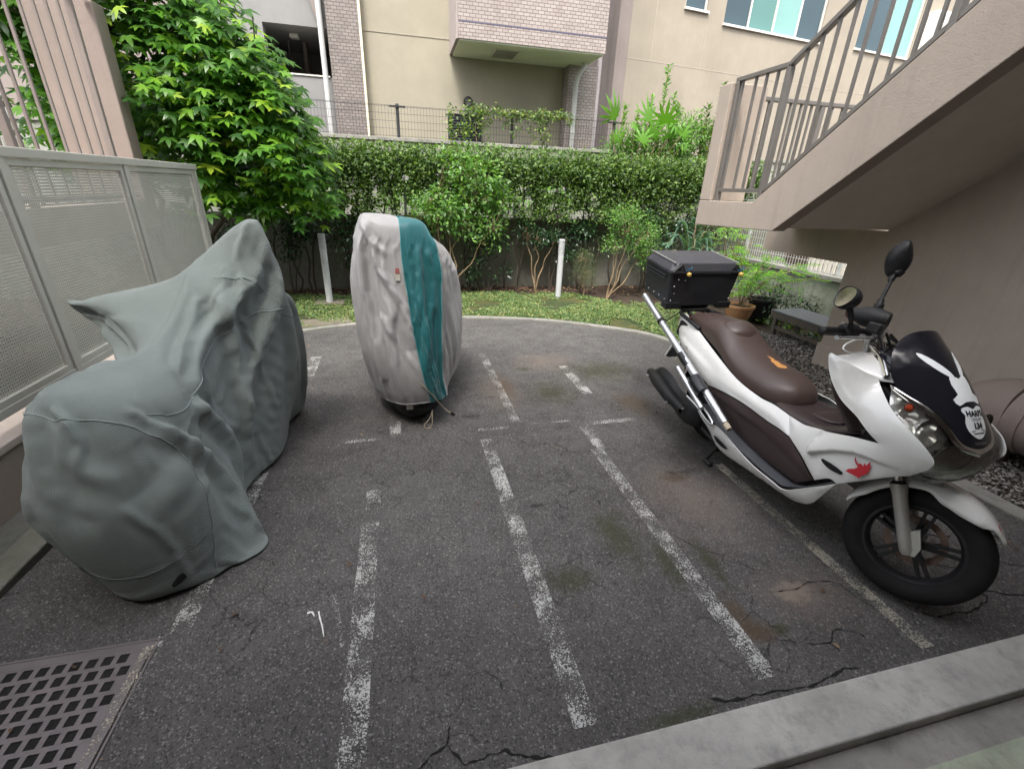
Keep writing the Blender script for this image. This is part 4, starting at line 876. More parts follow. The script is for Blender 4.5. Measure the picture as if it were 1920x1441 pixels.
# dead leaves on the soil
n = 1500; P = np.stack([RNG.uniform(-1.9,4.6,n), RNG.uniform(0,1,n), np.full(n,.03)], 1); P[:,1] = np.array([far_y(x) for x in P[:,0]]) + P[:,1]*(7.42-np.array([far_y(x) for x in P[:,0]])) - .03
D = unit(n); D[:,2] *= .3; U = unit(n)*.4+np.array([0,0,1.])
g = leaves('leaf_litter', P, D, U, .05*(.5+.8*RNG.random(n)), OVAL, leafm('dead_leaf', [(0,(.06,.03,.02)),(.6,(.13,.07,.04)),(1,(.28,.19,.11))], .05, .8), None); tag(g, kind='stuff')
n = 130; P = np.concatenate([np.stack([RNG.uniform(-1.2,3.0,n), RNG.uniform(4.6,5.4,n), np.full(n,.012)],1), np.stack([RNG.uniform(2.2,3.1,60), RNG.uniform(.9,3.6,60), np.full(60,.012)],1), np.stack([RNG.uniform(-1.5,2.4,45), RNG.uniform(.75,3.6,45), np.full(45,.010)],1)]); m_ = len(P); D = unit(m_); D[:,2] = .1*np.abs(D[:,2])
g = leaves('fallen_leaves', P, D, unit(m_)*.3+np.array([0,0,1.]), .022*(.4+.9*RNG.random(m_)), OVAL, bpy.data.materials['dead_leaf'], None); tag(g, kind='stuff')
# gravel under the stairs
ico_v = []; ph = (1+5**.5)/2
OCT = (np.array([(1,0,0),(-1,0,0),(0,1,0),(0,-1,0),(0,0,1),(0,0,-1)])*1., np.array([(0,2,4),(2,1,4),(1,3,4),(3,0,4),(2,0,5),(1,2,5),(3,1,5),(0,3,5)]))
n = 36000; P = np.stack([RNG.uniform(3.17,4.9,n), RNG.uniform(.6,4.6,n), RNG.uniform(-.02,.006,n)], 1)
keep = ((P[:,0] < 4.08) | (P[:,1] > 3.5)) & ~((P[:,0] > 4.4) & (P[:,1] > 4.4)); P = P[keep]; n = len(P)
x_e = np.interp(P[:,1], [p[1] for p in reversed(rt)], [p[0] for p in reversed(rt)]); 
pr = np.where(P[:,1] > 3.7, 3.05 + (P[:,1]-3.7)*(-.15/.7) , 3.17); P = P[P[:,0] > pr + .13]; n = len(P)
s_ = .0085*(.5+RNG.random((n,1))**2*1.6); jit = 1+RNG.normal(0,.22,(n,6,3)); A_ = RNG.random(n)*6.28; ca, sa = np.cos(A_)[:,None], np.sin(A_)[:,None]
V = OCT[0][None]*jit*s_[:,:,None]*np.array([1.25,.95,.62]); Vx = V[:,:,0]*ca-V[:,:,1]*sa; Vy = V[:,:,0]*sa+V[:,:,1]*ca; V = np.stack([Vx,Vy,V[:,:,2]],2)+P[:,None]
F = OCT[1][None]+(np.arange(n)*6)[:,None,None]; g = npobj('gravel', V.reshape(-1,3), 3, F.reshape(-1,3), GRAVM); tag(g, kind='stuff')
struct('gravel_bed', MB().add([(3.0,.5,-.012),(4.3,.5,-.012),(5.6,3.2,-.012),(5.0,4.6,-.012),(3.0,4.3,-.012)], [(0,1,2,3,4)]), SOIL)
# fallen leaves under the bench
n = 260; P = np.stack([RNG.uniform(4.6,5.4,n), RNG.uniform(4.0,5.2,n), RNG.uniform(.0,.04,n)], 1); g = leaves('yellow_ground_leaves', P, unit(n), unit(n)*.4+np.array([0,0,1.]), .09*(.5+.7*RNG.random(n)), OVAL, LM_VINE, None); tag(g, kind='stuff')
# ================================================================= fabric covers, draped with a small cloth solver
def loops_to_grid(loops, nphi, ns):
    """loops: list of 16-point closed rings from ridge to hem -> (ns+1, nphi, 3) grid by Catmull-Rom both ways"""
    A = np.array(loops, float); m, k, _ = A.shape
    def cr(a, b, c, d, t): return .5*((2*b)+(c-a)*t+(2*a-5*b+4*c-d)*t*t+(3*b-a-3*c+d)*t**3)
    u = np.arange(nphi)/nphi*k; i = u.astype(int); t = (u-i)[None, :, None]
    B = cr(A[:, (i-1) % k], A[:, i % k], A[:, (i+1) % k], A[:, (i+2) % k], t)
    # re-space rows by average arc length
    L = np.concatenate([[0], np.cumsum(np.linalg.norm(np.diff(B, axis=0), axis=2).mean(1))]); s = np.linspace(0, L[-1], ns+1); uu = np.interp(s, L, np.arange(m))
    j = np.minimum(uu.astype(int), m-2); t = (uu-j)[:, None, None]; g = lambda q: B[np.clip(q, 0, m-1)]
    return cr(g(j-1), g(j), g(j+1), g(j+2), t)
def drape(G, excess, steps=70, iters=6, dn=.03, dt_=.05, seed=3, pins=(), loose=None, grav=.0025, ey=None, bend=.3):
    """position based cloth on the grid: fabric a few per cent longer than the form under it, so it folds; kept near the form"""
    rg = np.random.default_rng(seed); S, N, _ = G.shape; X0 = G.copy()
    du = np.roll(X0, -1, 1)-np.roll(X0, 1, 1); dv = np.gradient(X0, axis=0); Nn = np.cross(du, dv); Nn /= np.maximum(np.linalg.norm(Nn, axis=2, keepdims=True), 1e-9)
    c = X0.mean((0, 1)); 
    if (Nn[S//2]*(X0[S//2]-c)).sum() < 0: Nn = -Nn
    X = X0 + Nn*rg.normal(0, .004, (S, N, 1)); 
    low = rg.normal(0, 1, (S, N)); 
    for _ in range(12): low = (low+np.roll(low,1,1)+np.roll(low,-1,1)+np.roll(low,1,0)+np.roll(low,-1,0))/5
    X += Nn*(low/low.std()*.006)[..., None]; V = np.zeros_like(X)
    def pairs(ds, dp):
        sets = []
        rows = np.arange(S-ds) if ds else np.arange(S); cols = np.arange(N)
        stepc = abs(dp) if ds == 0 else ds
        for par in (0, 1):
            if ds == 0: a_r, a_c = rows, cols[(cols // dp) % 2 == par]
            else: a_r, a_c = rows[(rows // ds) % 2 == par], cols
            r_, c_ = np.meshgrid(a_r, a_c, indexing='ij'); r2, c2 = r_+ds, (c_+dp) % N; sets.append((r_.ravel(), c_.ravel(), r2.ravel(), c2.ravel()))
        return sets
    cons = []
    for ds, dp, k, e in ((0,1,1.,excess),(1,0,1.,excess if ey is None else ey),(1,1,.5,excess),(1,-1,.5,excess),(0,2,.3,excess*.6),(2,0,.3,(excess if ey is None else ey)*.6),(0,4,bend,excess*.45),(4,0,bend,(excess if ey is None else ey)*.3),(0,7,bend*.7,excess*.3)):
        for r1, c1, r2, c2 in pairs(ds, dp): cons.append((r1, c1, r2, c2, np.linalg.norm(X0[r1,c1]-X0[r2,c2], axis=1)*(1+e), k))
    w = np.ones((S, N)); w[0] = 0
    for r_, c_ in pins: w[r_, c_ % N] = 0
    dnm = np.full((S, N, 1), dn) if loose is None else loose[..., None]
    for it in range(steps):
        V[..., 2] -= grav; P = X + V*.92; P[w == 0] = X[w == 0]
        for _ in range(iters):
            for r1, c1, r2, c2, L, k in cons:
                d = P[r2,c2]-P[r1,c1]; l = np.linalg.norm(d, axis=1); wa, wb = w[r1,c1], w[r2,c2]; ws = wa+wb+1e-9
                q = (d.T*((l-L)/np.maximum(l,1e-9)*k/ws)).T; P[r1,c1] += q*wa[:,None]; P[r2,c2] -= q*wb[:,None]
            D = P-X0; dn_ = (D*Nn).sum(2, keepdims=True); T = D-Nn*dn_; tl = np.linalg.norm(T, axis=2, keepdims=True); T *= np.minimum(1, dt_/np.maximum(tl, 1e-9)); dn_ = np.clip(dn_, -dnm, dnm*.8); P = X0+T+Nn*dn_
            P[..., 2] = np.maximum(P[..., 2], .012)
        V = (P-X)*.9; X = P
    for _ in range(14):   # smooth the cloth over the ridge, where the two halves meet
        r1 = X[1].copy(); opp = np.roll(r1[::-1], 1, 0)
        X[0] = (r1+opp)/2
        for i in range(1, 5): X[i] = X[i]*(1-.5/i)+(X[i-1]+X[i+1]+np.roll(X[i],1,0)+np.roll(X[i],-1,0))/4*(.5/i)
    X[0] = (X[0]+np.roll(X[0][::-1], 1, 0))/2
    return X
def grid_obj(name, X, mat, parent, cols=None, uvs=True, thick=.0035, sub=1):
    S, N, _ = X.shape; cols = np.arange(N+1) if cols is None else np.array(cols); per = len(cols)
    me = bpy.data.meshes.new(name); mi = np.array(root_m(parent).inverted()); V = X[:, cols % N].reshape(-1, 3) @ mi[:3,:3].T + mi[:3,3]
    closed = per == N+1
    if closed: V = X.reshape(-1, 3) @ mi[:3,:3].T + mi[:3,3]
    F = []
    for i in range(S-1):
        for j in range(per-1):
            if closed: a, b = i*N+j, i*N+(j+1) % N; F.append((a, b, b+N, a+N))
            else: a = i*per+j; F.append((a, a+1, a+1+per, a+per))
    me.from_pydata(V.tolist(), [], F)
    # uv in metres
    L = np.linalg.norm(np.diff(np.concatenate([X, X[:, :1]], 1), axis=1), axis=2).mean(0); cu = np.concatenate([[0], np.cumsum(L)]); Ls = np.linalg.norm(np.diff(X, axis=0), axis=2).mean(1); cs = np.concatenate([[0], np.cumsum(Ls)])
    uv = me.uv_layers.new(name='UVMap'); data = np.zeros((len(F)*4, 2)); k = 0
    for i in range(S-1):
        for j in range(per-1):
            jj = j if closed else int(cols[j])
            u0, u1 = cu[jj % (N+1)], cu[(jj % N)+1]; 
            data[k:k+4] = ((u0,cs[i]),(u1,cs[i]),(u1,cs[i+1]),(u0,cs[i+1])); k += 4
    uv.data.foreach_set('uv', data.ravel()); me.update(); me.polygons.foreach_set('use_smooth', [True]*len(F)); me.materials.append(mat)
    o = bpy.data.objects.new(name, me); COL.objects.link(o); o.parent = parent
    if sub: m = o.modifiers.new('s', 'SUBSURF'); m.levels = sub; m.render_levels = sub
    s = o.modifiers.new('t', 'SOLIDIFY'); s.thickness = thick; s.offset = 0
    return o
def fabric(name, c, weave=None, gloss=.75, crum=.25, var=.12, stain=(0,0,0), dirt=0):
    t = NT(name); uv = t.tc.outputs['UV']; ob = t.tc.outputs['Object']
    n1 = t.noise(2.5, 5, .6, ob); col = t.mix(t.ramp(n1, [(.35,0.),(.68,1.)]), tuple(x*(1-var) for x in c), tuple(x*(1+var) for x in c))
    if dirt: col = t.mix(t.math('MULTIPLY', t.ramp(t.noise(5, 6, .7, ob), [(.5,0.),(.75,1.)]), dirt), col, stain)
    h = t.math('MULTIPLY', t.noise(38, 5, .6, ob, .6), crum)
    if weave:
        mp = t.scalev(uv, (1,1,1), (0,0,R(45))); w1 = t.n('ShaderNodeTexWave'); w1.inputs['Scale'].default_value = weave; t.l(mp, w1.inputs['Vector']); w2 = t.n('ShaderNodeTexWave', bands_direction='Y'); w2.inputs['Scale'].default_value = weave; t.l(mp, w2.inputs['Vector'])
        wv = t.math('MULTIPLY', w1.outputs['Fac'], w2.outputs['Fac']); h = t.math('ADD', h, t.math('MULTIPLY', wv, 1.)); col = t.mix(t.math('MULTIPLY', t.math('SUBTRACT', 1, wv), .22), col, tuple(x*.5 for x in c))
    else: h = t.math('ADD', h, t.math('MULTIPLY', t.noise(900, 2, .5, uv), .1))
    return t.set(col, gloss, 0, t.bump(h, .6, .004), **{'Sheen Weight': .15})
FGREEN = fabric('green_grey_canvas', (.215,.25,.235), 48, .9, .22, .10, (.14,.15,.13), .45)
FSILV = fabric('silver_nylon', (.315,.308,.303), None, .5, .5, .07, (.2,.18,.16), .35)
FTEAL = fabric('teal_nylon', (.012,.115,.125), None, .48, .5, .12)
L0=[(-1.19,1.80,.885),(-1.18,1.86,.88),(-1.16,1.95,.86),(-1.14,2.15,.845),(-1.10,2.36,.91),(-1.06,2.52,1.04),(-1.07,2.63,1.12),(-1.08,2.71,1.14),(-1.08,2.77,1.13),(-1.08,2.71,1.14),(-1.07,2.63,1.12),(-1.06,2.52,1.04),(-1.10,2.36,.91),(-1.14,2.15,.845),(-1.16,1.95,.86),(-1.18,1.86,.88)]
L1=[(-1.18,1.66,.87),(-1.07,1.68,.87),(-1.0,1.8,.85),(-1.0,2.0,.81),(-1.0,2.2,.84),(-.93,2.40,.94),(-.80,2.56,1.14),(-.738,2.68,1.39),(-.82,2.80,1.24),(-1.0,2.86,1.11),(-1.3,2.83,1.02),(-1.71,2.77,.955),(-1.48,2.62,.94),(-1.28,2.33,.80),(-1.31,2.0,.825),(-1.26,1.74,.865)]
L2=[(-1.17,1.555,.74),(-1.0,1.58,.74),(-.90,1.73,.74),(-.90,1.97,.70),(-.92,2.2,.72),(-.84,2.45,.82),(-.72,2.64,.97),(-.67,2.80,1.05),(-.73,2.95,.98),(-1.0,3.06,.92),(-1.3,3.0,.90),(-1.58,2.86,.86),(-1.50,2.66,.80),(-1.38,2.3,.69),(-1.40,1.96,.73),(-1.30,1.66,.75)]
L3=[(-1.15,1.49,.47),(-.96,1.53,.47),(-.82,1.70,.47),(-.84,1.97,.45),(-.88,2.2,.45),(-.82,2.45,.48),(-.74,2.7,.52),(-.70,2.9,.55),(-.73,3.1,.55),(-1.0,3.3,.5),(-1.3,3.2,.5),(-1.42,2.9,.5),(-1.45,2.55,.5),(-1.50,2.2,.5),(-1.445,1.90,.50),(-1.31,1.60,.48)]
L4=[(-1.12,1.56,.055),(-.98,1.565,.05),(-.86,1.66,.075),(-.70,1.80,.05),(-.875,2.15,.09),(-.82,2.45,.10),(-.81,2.72,.10),(-.83,2.95,.11),(-.79,3.2,.10),(-1.05,3.35,.1),(-1.35,3.25,.1),(-1.45,2.9,.1),(-1.48,2.5,.1),(-1.50,2.18,.1),(-1.41,1.92,.09),(-1.27,1.70,.07)]
G1 = loops_to_grid([L0,L1,L2,L3,L4], 208, 66)
S_, N_ = G1.shape[:2]; lo_ = np.interp(np.arange(S_)/(S_-1), [0,.2,.5,1], [.012,.03,.05,.04])[:,None]*np.ones((1,N_)); ph_ = np.arange(N_)/N_*16
rearm = np.clip(1-np.abs(((ph_-0+8) % 16)-8)/2.2, 0, 1); lo_ *= (1-.55*rearm)[None, :]
pk = [(int(S_*.25)+k, int(round(c/16*N_))) for k in (0,) for c in (7, 11)]
X1 = drape(G1, .022, 60, 6, .03, .06, 4, pins=pk, loose=lo_, grav=.003, ey=.012, bend=.5)
# long soft folds pulled from the handlebar ends and the seat corner
def pull_fold(X, path, amp, wd):
    """ridge along a path of (phi index 0..16, s 0..1) control points"""
    S, N, _ = X.shape; P = [Vector((a, b, 0)) for a, b in path]; C_ = catmull(P, 10); du = np.roll(X, -1, 1)-np.roll(X, 1, 1); dv = np.gradient(X, axis=0); Nn = np.cross(du, dv); Nn /= np.maximum(np.linalg.norm(Nn, axis=2, keepdims=True), 1e-9)
    c = X.mean((0,1)); 
    if (Nn[S//2]*(X[S//2]-c)).sum() < 0: Nn = -Nn
    pos = []
    for q in C_:
        j = int(round(q.x/16*N)) % N; i = int(np.clip(round(q.y*(S-1)), 0, S-1)); pos.append(X[i, j])
    pos = np.array(pos); d = np.full(X.shape[:2], 9.); tt = np.zeros(X.shape[:2])
    for k in range(len(pos)-1):
        a, b = pos[k], pos[k+1]; ab = b-a; t = np.clip(((X-a)@ab)/(ab@ab+1e-12), 0, 1); dd = np.linalg.norm(X-(a+t[...,None]*ab), axis=2); m_ = dd < d; d[m_] = dd[m_]; tt[m_] = ((k+t)/(len(pos)-1))[m_]
    env = np.clip(tt/.12, 0, 1)*np.clip((1-tt)/.25, 0, 1)
    X += Nn*(amp*env*(np.exp(-(d/wd)**2) - .45*np.exp(-((d-wd*1.9)/(wd*1.1))**2)))[..., None]
for path, a, wd_ in (([(11,.3),(12.3,.35),(13.2,.22),(14,.12)],.035,.03), ([(11,.45),(12,.5),(13,.4)],.025,.03), ([(7,.3),(6.2,.38),(5.2,.5),(4.4,.7)],.035,.04), ([(7,.28),(5.6,.26),(4.6,.24),(3.6,.34),(3.1,.5)],.03,.035), ([(6.8,.35),(6.4,.55),(6,.85)],.03,.035),
                     ([(5.6,.15),(5.0,.36),(4.7,.6),(4.4,.92)],.04,.035), ([(3,.38),(3.6,.52),(4,.75),(3.9,.97)],.038,.035), ([(1.7,.35),(2.4,.55),(3,.8),(3,.98)],.035,.035), ([(15.3,.26),(15.7,.42),(15.9,.62)],.018,.03), ([(.3,.28),(.35,.40),(.9,.52)],.014,.03), ([(14.6,.3),(14.9,.5),(15.1,.8)],.02,.03), ([(7.4,.4),(7.5,.6),(7.9,.97)],.028,.03), ([(5.2,.1),(4.2,.18),(3.4,.26)],.022,.022), ([(4.9,.12),(12.0,.12)],0,.02)):
    pull_fold(X1, path, a, wd_)
for path, a, wd_ in (([(14.9,.24),(15.1,.36),(14.9,.5)],.016,.011), ([(.1,.24),(.5,.33),(.4,.44)],.014,.011), ([(1.4,.28),(1.9,.4),(2.0,.55)],.016,.012), ([(3.2,.3),(3.0,.45),(2.7,.6)],.014,.011), ([(4.2,.3),(4.0,.5),(4.3,.7)],.016,.012), ([(5.4,.3),(5.3,.5),(5.5,.8)],.016,.013), ([(6.6,.3),(6.1,.42),(5.4,.48)],.016,.012),
                     ([(7,.34),(6.9,.5),(6.7,.75)],.014,.012), ([(11.3,.3),(12.2,.27),(13,.18)],.015,.011), ([(11,.4),(11.8,.45),(12.6,.33)],.014,.012), ([(6.2,.12),(5.6,.17),(4.8,.14)],.014,.012), ([(7,.2),(6.3,.17),(5.8,.24),(5.2,.26)],.016,.013), ([(.8,.6),(1.2,.75),(1.5,.95)],.012,.012), ([(15.0,.6),(15.4,.8),(15.3,.97)],.012,.014), ([(2.6,.75),(3,.88),(3.3,.99)],.016,.012), ([(4.8,.75),(4.9,.9),(5,.99)],.014,.012)):
    pull_fold(X1, path, a, wd_)
cv = thing('covered_motorcycle', 'motorcycle wrapped in a grey green waffle canvas cover with two pointed peaks', 'motorcycle', (-1.15, 2.3, 0))
co = grid_obj('cover', X1, FGREEN, cv)
SEAM = simple('seam_thread', (.13,.155,.15), .8); SEAML = simple('seam_piping', (.26,.30,.29), .7)
def seam(X, path, r=.0022, mat=SEAML, parent=None, off=.004):
    S, N, _ = X.shape; C_ = catmull([Vector((a, b, 0)) for a, b in path], 14); pts = []
    du = np.roll(X, -1, 1)-np.roll(X, 1, 1); dv = np.gradient(X, axis=0); Nn = np.cross(du, dv); Nn /= np.maximum(np.linalg.norm(Nn, axis=2, keepdims=True), 1e-9)
    if (Nn[S//2]*(X[S//2]-X.mean((0,1)))).sum() < 0: Nn = -Nn
    for q in C_:
        fj = q.x/16*N; j = int(math.floor(fj)); fi = np.clip(q.y*(S-1), 0, S-1.001); i = int(fi); a, b = fj-j, fi-i
        p = (X[i,j%N]*(1-a)+X[i,(j+1)%N]*a)*(1-b)+(X[i+1,j%N]*(1-a)+X[i+1,(j+1)%N]*a)*b; pts.append(Vector(p+Nn[i,j%N]*(off-r*.5)))
    return obj('seam', MB().tube(pts, r, 6), mat, parent, smooth=True)
seam(X1, [(14.2,.22),(15,.285),(15.6,.27),(16.2,.285),(16.9,.30),(17.5,.36),(17.9,.5),(18,.75),(18,.985)], parent=co)
seam(X1, [(15.2,.80),(16,.83),(17,.83),(18,.80)], .0016, SEAM, co); seam(X1, [(1.7,.32),(2.6,.36),(3.6,.34),(4.6,.30),(5.4,.34),(6.4,.42)], parent=co)
seam(X1, [(5.8,.12),(6.1,.35),(6.4,.45),(7,.50),(7.6,.5)], .0018, parent=co); seam(X1, [(7.6,.3),(7.6,.6),(7.8,.97)], .0018, parent=co); seam(X1, [(9.2,.12),(8.2,.3),(7.5,.4)], .0016, parent=co)
def simple_wheel(c, ro, wd, yaw, parent):
    w_ = MB().lathe(tyre_p(ro, wd), 48, (0,0,0), 'y'); Mx = Matrix.Translation(c) @ Matrix.Rotation(yaw, 4, 'Z'); w_.xf(Mx); ty = obj('tyre', w_, RUB0, parent, smooth=True, ang=60)
    r_ = MB().lathe([(ro-.075,-wd*.8),(ro-.1,-wd*.3),(.05,-wd*.3),(.0,-wd*.5)], 40, (0,0,0), 'y').lathe([(ro-.075,wd*.8),(ro-.1,wd*.3),(.05,wd*.3),(.0,wd*.5)], 40, (0,0,0), 'y'); r_.xf(Mx); obj('rim', r_, BLACKP, parent, smooth=True, ang=40)
def tyre_p(ro, wd): return [(ro-.078,-wd*.72),(ro-.06,-wd*.95),(ro-.035,-wd*1.0),(ro-.014,-wd*.82),(ro-.003,-wd*.4),(ro,0),(ro-.003,wd*.4),(ro-.014,wd*.82),(ro-.035,wd),(ro-.06,wd*.95),(ro-.078,wd*.72)]
RUB0 = simple('old_rubber', (.014,.013,.013), .7, 0, .4, 12, (70,.4,.003))
simple_wheel((-1.12,1.92,.30), .295, .07, R(88), cv); simple_wheel((-1.05,3.02,.29), .285, .05, R(86), cv)
obj('underbody', MB().box(-1.28,-.98,1.75,3.0,.2,.55), BLACKP, cv, bevel=.05)
pe_ = Vector(X1[int(.90*(X1.shape[0]-1)), int(1.35/16*208)])
obj('vent_slot', MB().lathe([(0,-.006),(.5,-.004),(.5,.004),(0,.006)], 20, (0,0,0), 'y').xf(Matrix.Translation(pe_+Vector((.004,-.006,0))) @ Matrix.Rotation(R(45),4,'Z') @ Matrix.Rotation(R(-25),4,'Y') @ Matrix.Diagonal((.09,1,.028,1))), BLACKP, cv)
# second cover: silver with a teal centre band
K0=[(-.02,3.1,1.37),(.04,3.1,1.365),(.08,3.12,1.355),(.1,3.15,1.33),(.17,3.3,1.23),(.18,3.45,1.16),(.14,3.6,1.08),(.08,3.75,.97),(.03,3.8,.93),(0,3.75,.96),(-.02,3.6,1.06),(-.05,3.45,1.16),(-.1,3.3,1.28),(-.14,3.15,1.365),(-.14,3.1,1.385),(-.08,3.08,1.38)]
K1=[(-.01,2.93,1.34),(.075,2.95,1.345),(.155,3.0,1.33),(.17,3.1,1.27),(.27,3.3,1.19),(.31,3.5,1.14),(.25,3.65,1.05),(.15,3.85,.93),(.03,3.95,.9),(-.06,3.85,.93),(-.12,3.65,1.02),(-.18,3.5,1.12),(-.24,3.3,1.27),(-.25,3.1,1.36),(-.225,2.98,1.375),(-.13,2.93,1.35)]
K2=[(.005,2.85,1.1),(.10,2.87,1.1),(.215,2.95,1.1),(.24,3.1,1.1),(.33,3.25,1.05),(.39,3.45,1.0),(.36,3.7,.93),(.25,4.0,.85),(.05,4.15,.8),(-.12,4.0,.85),(-.22,3.8,.92),(-.28,3.6,1.0),(-.31,3.4,1.12),(-.31,3.15,1.15),(-.28,2.95,1.15),(-.15,2.86,1.12)]
K3=[(.06,2.74,.6),(.14,2.77,.6),(.22,2.88,.55),(.28,3.05,.58),(.36,3.25,.6),(.42,3.5,.6),(.42,3.8,.6),(.3,4.2,.55),(.05,4.35,.55),(-.15,4.25,.55),(-.3,3.95,.58),(-.34,3.7,.6),(-.33,3.4,.6),(-.30,3.1,.6),(-.26,2.90,.6),(-.12,2.76,.6)]
K4=[(.13,2.765,.235),(.19,2.80,.225),(.25,2.89,.21),(.27,3.08,.21),(.32,3.3,.18),(.40,3.55,.20),(.40,3.9,.2),(.3,4.3,.2),(.1,4.45,.2),(-.1,4.4,.2),(-.25,4.1,.2),(-.3,3.8,.2),(-.28,3.5,.18),(-.26,3.2,.17),(-.2,2.97,.20),(-.05,2.785,.22)]
G2 = loops_to_grid([K0,K1,K2,K3,K4], 208, 74)
S_, N_ = G2.shape[:2]; lo_ = np.interp(np.arange(S_)/(S_-1), [0,.15,.4,.9,1], [.008,.02,.028,.03,.012])[:,None]*np.ones((1,N_))
X2 = drape(G2, .045, 60, 6, .03, .03, 9, pins=[(0,0)], loose=lo_, grav=.003, ey=.002, bend=.12)
for path, a, wd_ in (([(14.3,.16),(14.4,.4),(14.6,.7),(14.5,.97)],.026,.02), ([(14.9,.2),(14.95,.5),(15.0,.95)],.014,.012), ([(15.5,.55),(15.45,.75),(15.5,.98)],.014,.012), ([(2.3,.35),(2.35,.6),(2.4,.95)],.016,.012), ([(3.1,.15),(3.15,.5),(3.2,.95)],.02,.014), ([(.5,.5),(.6,.7),(.9,.95)],.014,.012), ([(1.5,.45),(1.4,.7),(1.5,.96)],.014,.012), ([(13.6,.2),(13.8,.5),(14,.95)],.016,.02), ([(14.2,.12),(15,.28),(15.8,.5),(15.9,.7)],.02,.022), ([(14,.12),(14.7,.2),(15.5,.25)],.014,.015), ([(15.3,.45),(15.2,.7),(15.1,.97)],.014,.022),
                     ([(16.1,.3),(16.05,.6),(16.1,.97)],-.012,.014), ([(1.1,.2),(1.0,.5),(1.2,.9)],.018,.018), ([(2,.15),(2.05,.5),(2,.97)],.02,.016), ([(2.6,.3),(2.6,.6),(2.8,.97)],-.03,.02), ([(3.6,.2),(3.6,.6),(3.7,.97)],.02,.02), ([(15,.3),(15.6,.42),(16,.48)],.010,.012), ([(15.2,.35),(15.8,.5),(16,.56)],.009,.011), ([(14.9,.5),(15.3,.6),(15.9,.78)],.010,.016)):
    pull_fold(X2, path, a, wd_)
cw = thing('covered_scooter', 'motorbike under a silver nylon cover with a wide teal band', 'motorbike', (.05, 3.4, 0))
nT = int(round(2/16*N_)); cs_ = grid_obj('cover', X2, FSILV, cw, cols=list(range(nT, N_+1)))
ct = grid_obj('teal_band', X2, FTEAL, cw, cols=list(range(0, nT+1)))
ST = simple('teal_stitch', (.05,.26,.27), .7)
seam(X2, [(0,.02),(0,.3),(0,.6),(0,.985)], .003, ST, ct); seam(X2, [(2,.02),(2,.3),(2,.6),(2,.985)], .003, ST, ct)
seam(X2, [(14.2,.985),(15,.985),(15.9,.985)], .004, FSILV, cs_)
simple_wheel((.075,2.99,.255), .255, .06, R(42), cw); simple_wheel((.08,4.2,.26), .258, .05, R(90), cw)
obj('underbody', MB().box(-.16,.22,2.95,4.1,.16,.6), BLACKP, cw, bevel=.05)
pj = lambda a, b: Vector(X2[int(b*(S_-1)), int(a/16*N_) % N_])
obj('care_tag', MB().box(-.035,.01,2.80,2.803,.14,.23), simple('tag_cloth', (.6,.58,.5), .8), cw)
lb = pj(15.9,.30); obj('label_tag', MB().box(lb.x-.03,lb.x-.002,lb.y-.02,lb.y-.016,lb.z-.05,lb.z-.01), bpy.data.materials['tag_cloth'], cw)
obj('label_tag', MB().box(lb.x-.03,lb.x-.004,lb.y-.021,lb.y-.017,lb.z-.008,lb.z+.025), simple('tag_red', (.35,.12,.1), .8), cw)
CORD = simple('cord_tan', (.30,.25,.18), .8)
h0 = pj(0,.93); mb = MB().tube(catmull([(h0.x-.06,h0.y-.015,h0.z+.10),(h0.x-.01,h0.y-.02,h0.z+.05),(.22,2.81,.13),(.27,2.80,.09)],6), .004, 8)
mb.tube(catmull([(.14,2.80,.13),(.12,2.775,.08),(.08,2.765,.03),(.085,2.76,.008),(.12,2.75,.008)],6), .0035, 8).tube(catmull([(.14,2.80,.13),(.135,2.77,.08),(.13,2.76,.03),(.105,2.755,.008),(.135,2.745,.008)],6), .0035, 8)
obj('drawcord', mb, CORD, cw, smooth=True); obj('cord_toggle', MB().tube([(.265,2.80,.095),(.29,2.795,.075)], [.012,.014], 12), BLACKP, cw, smooth=True, ang=40)
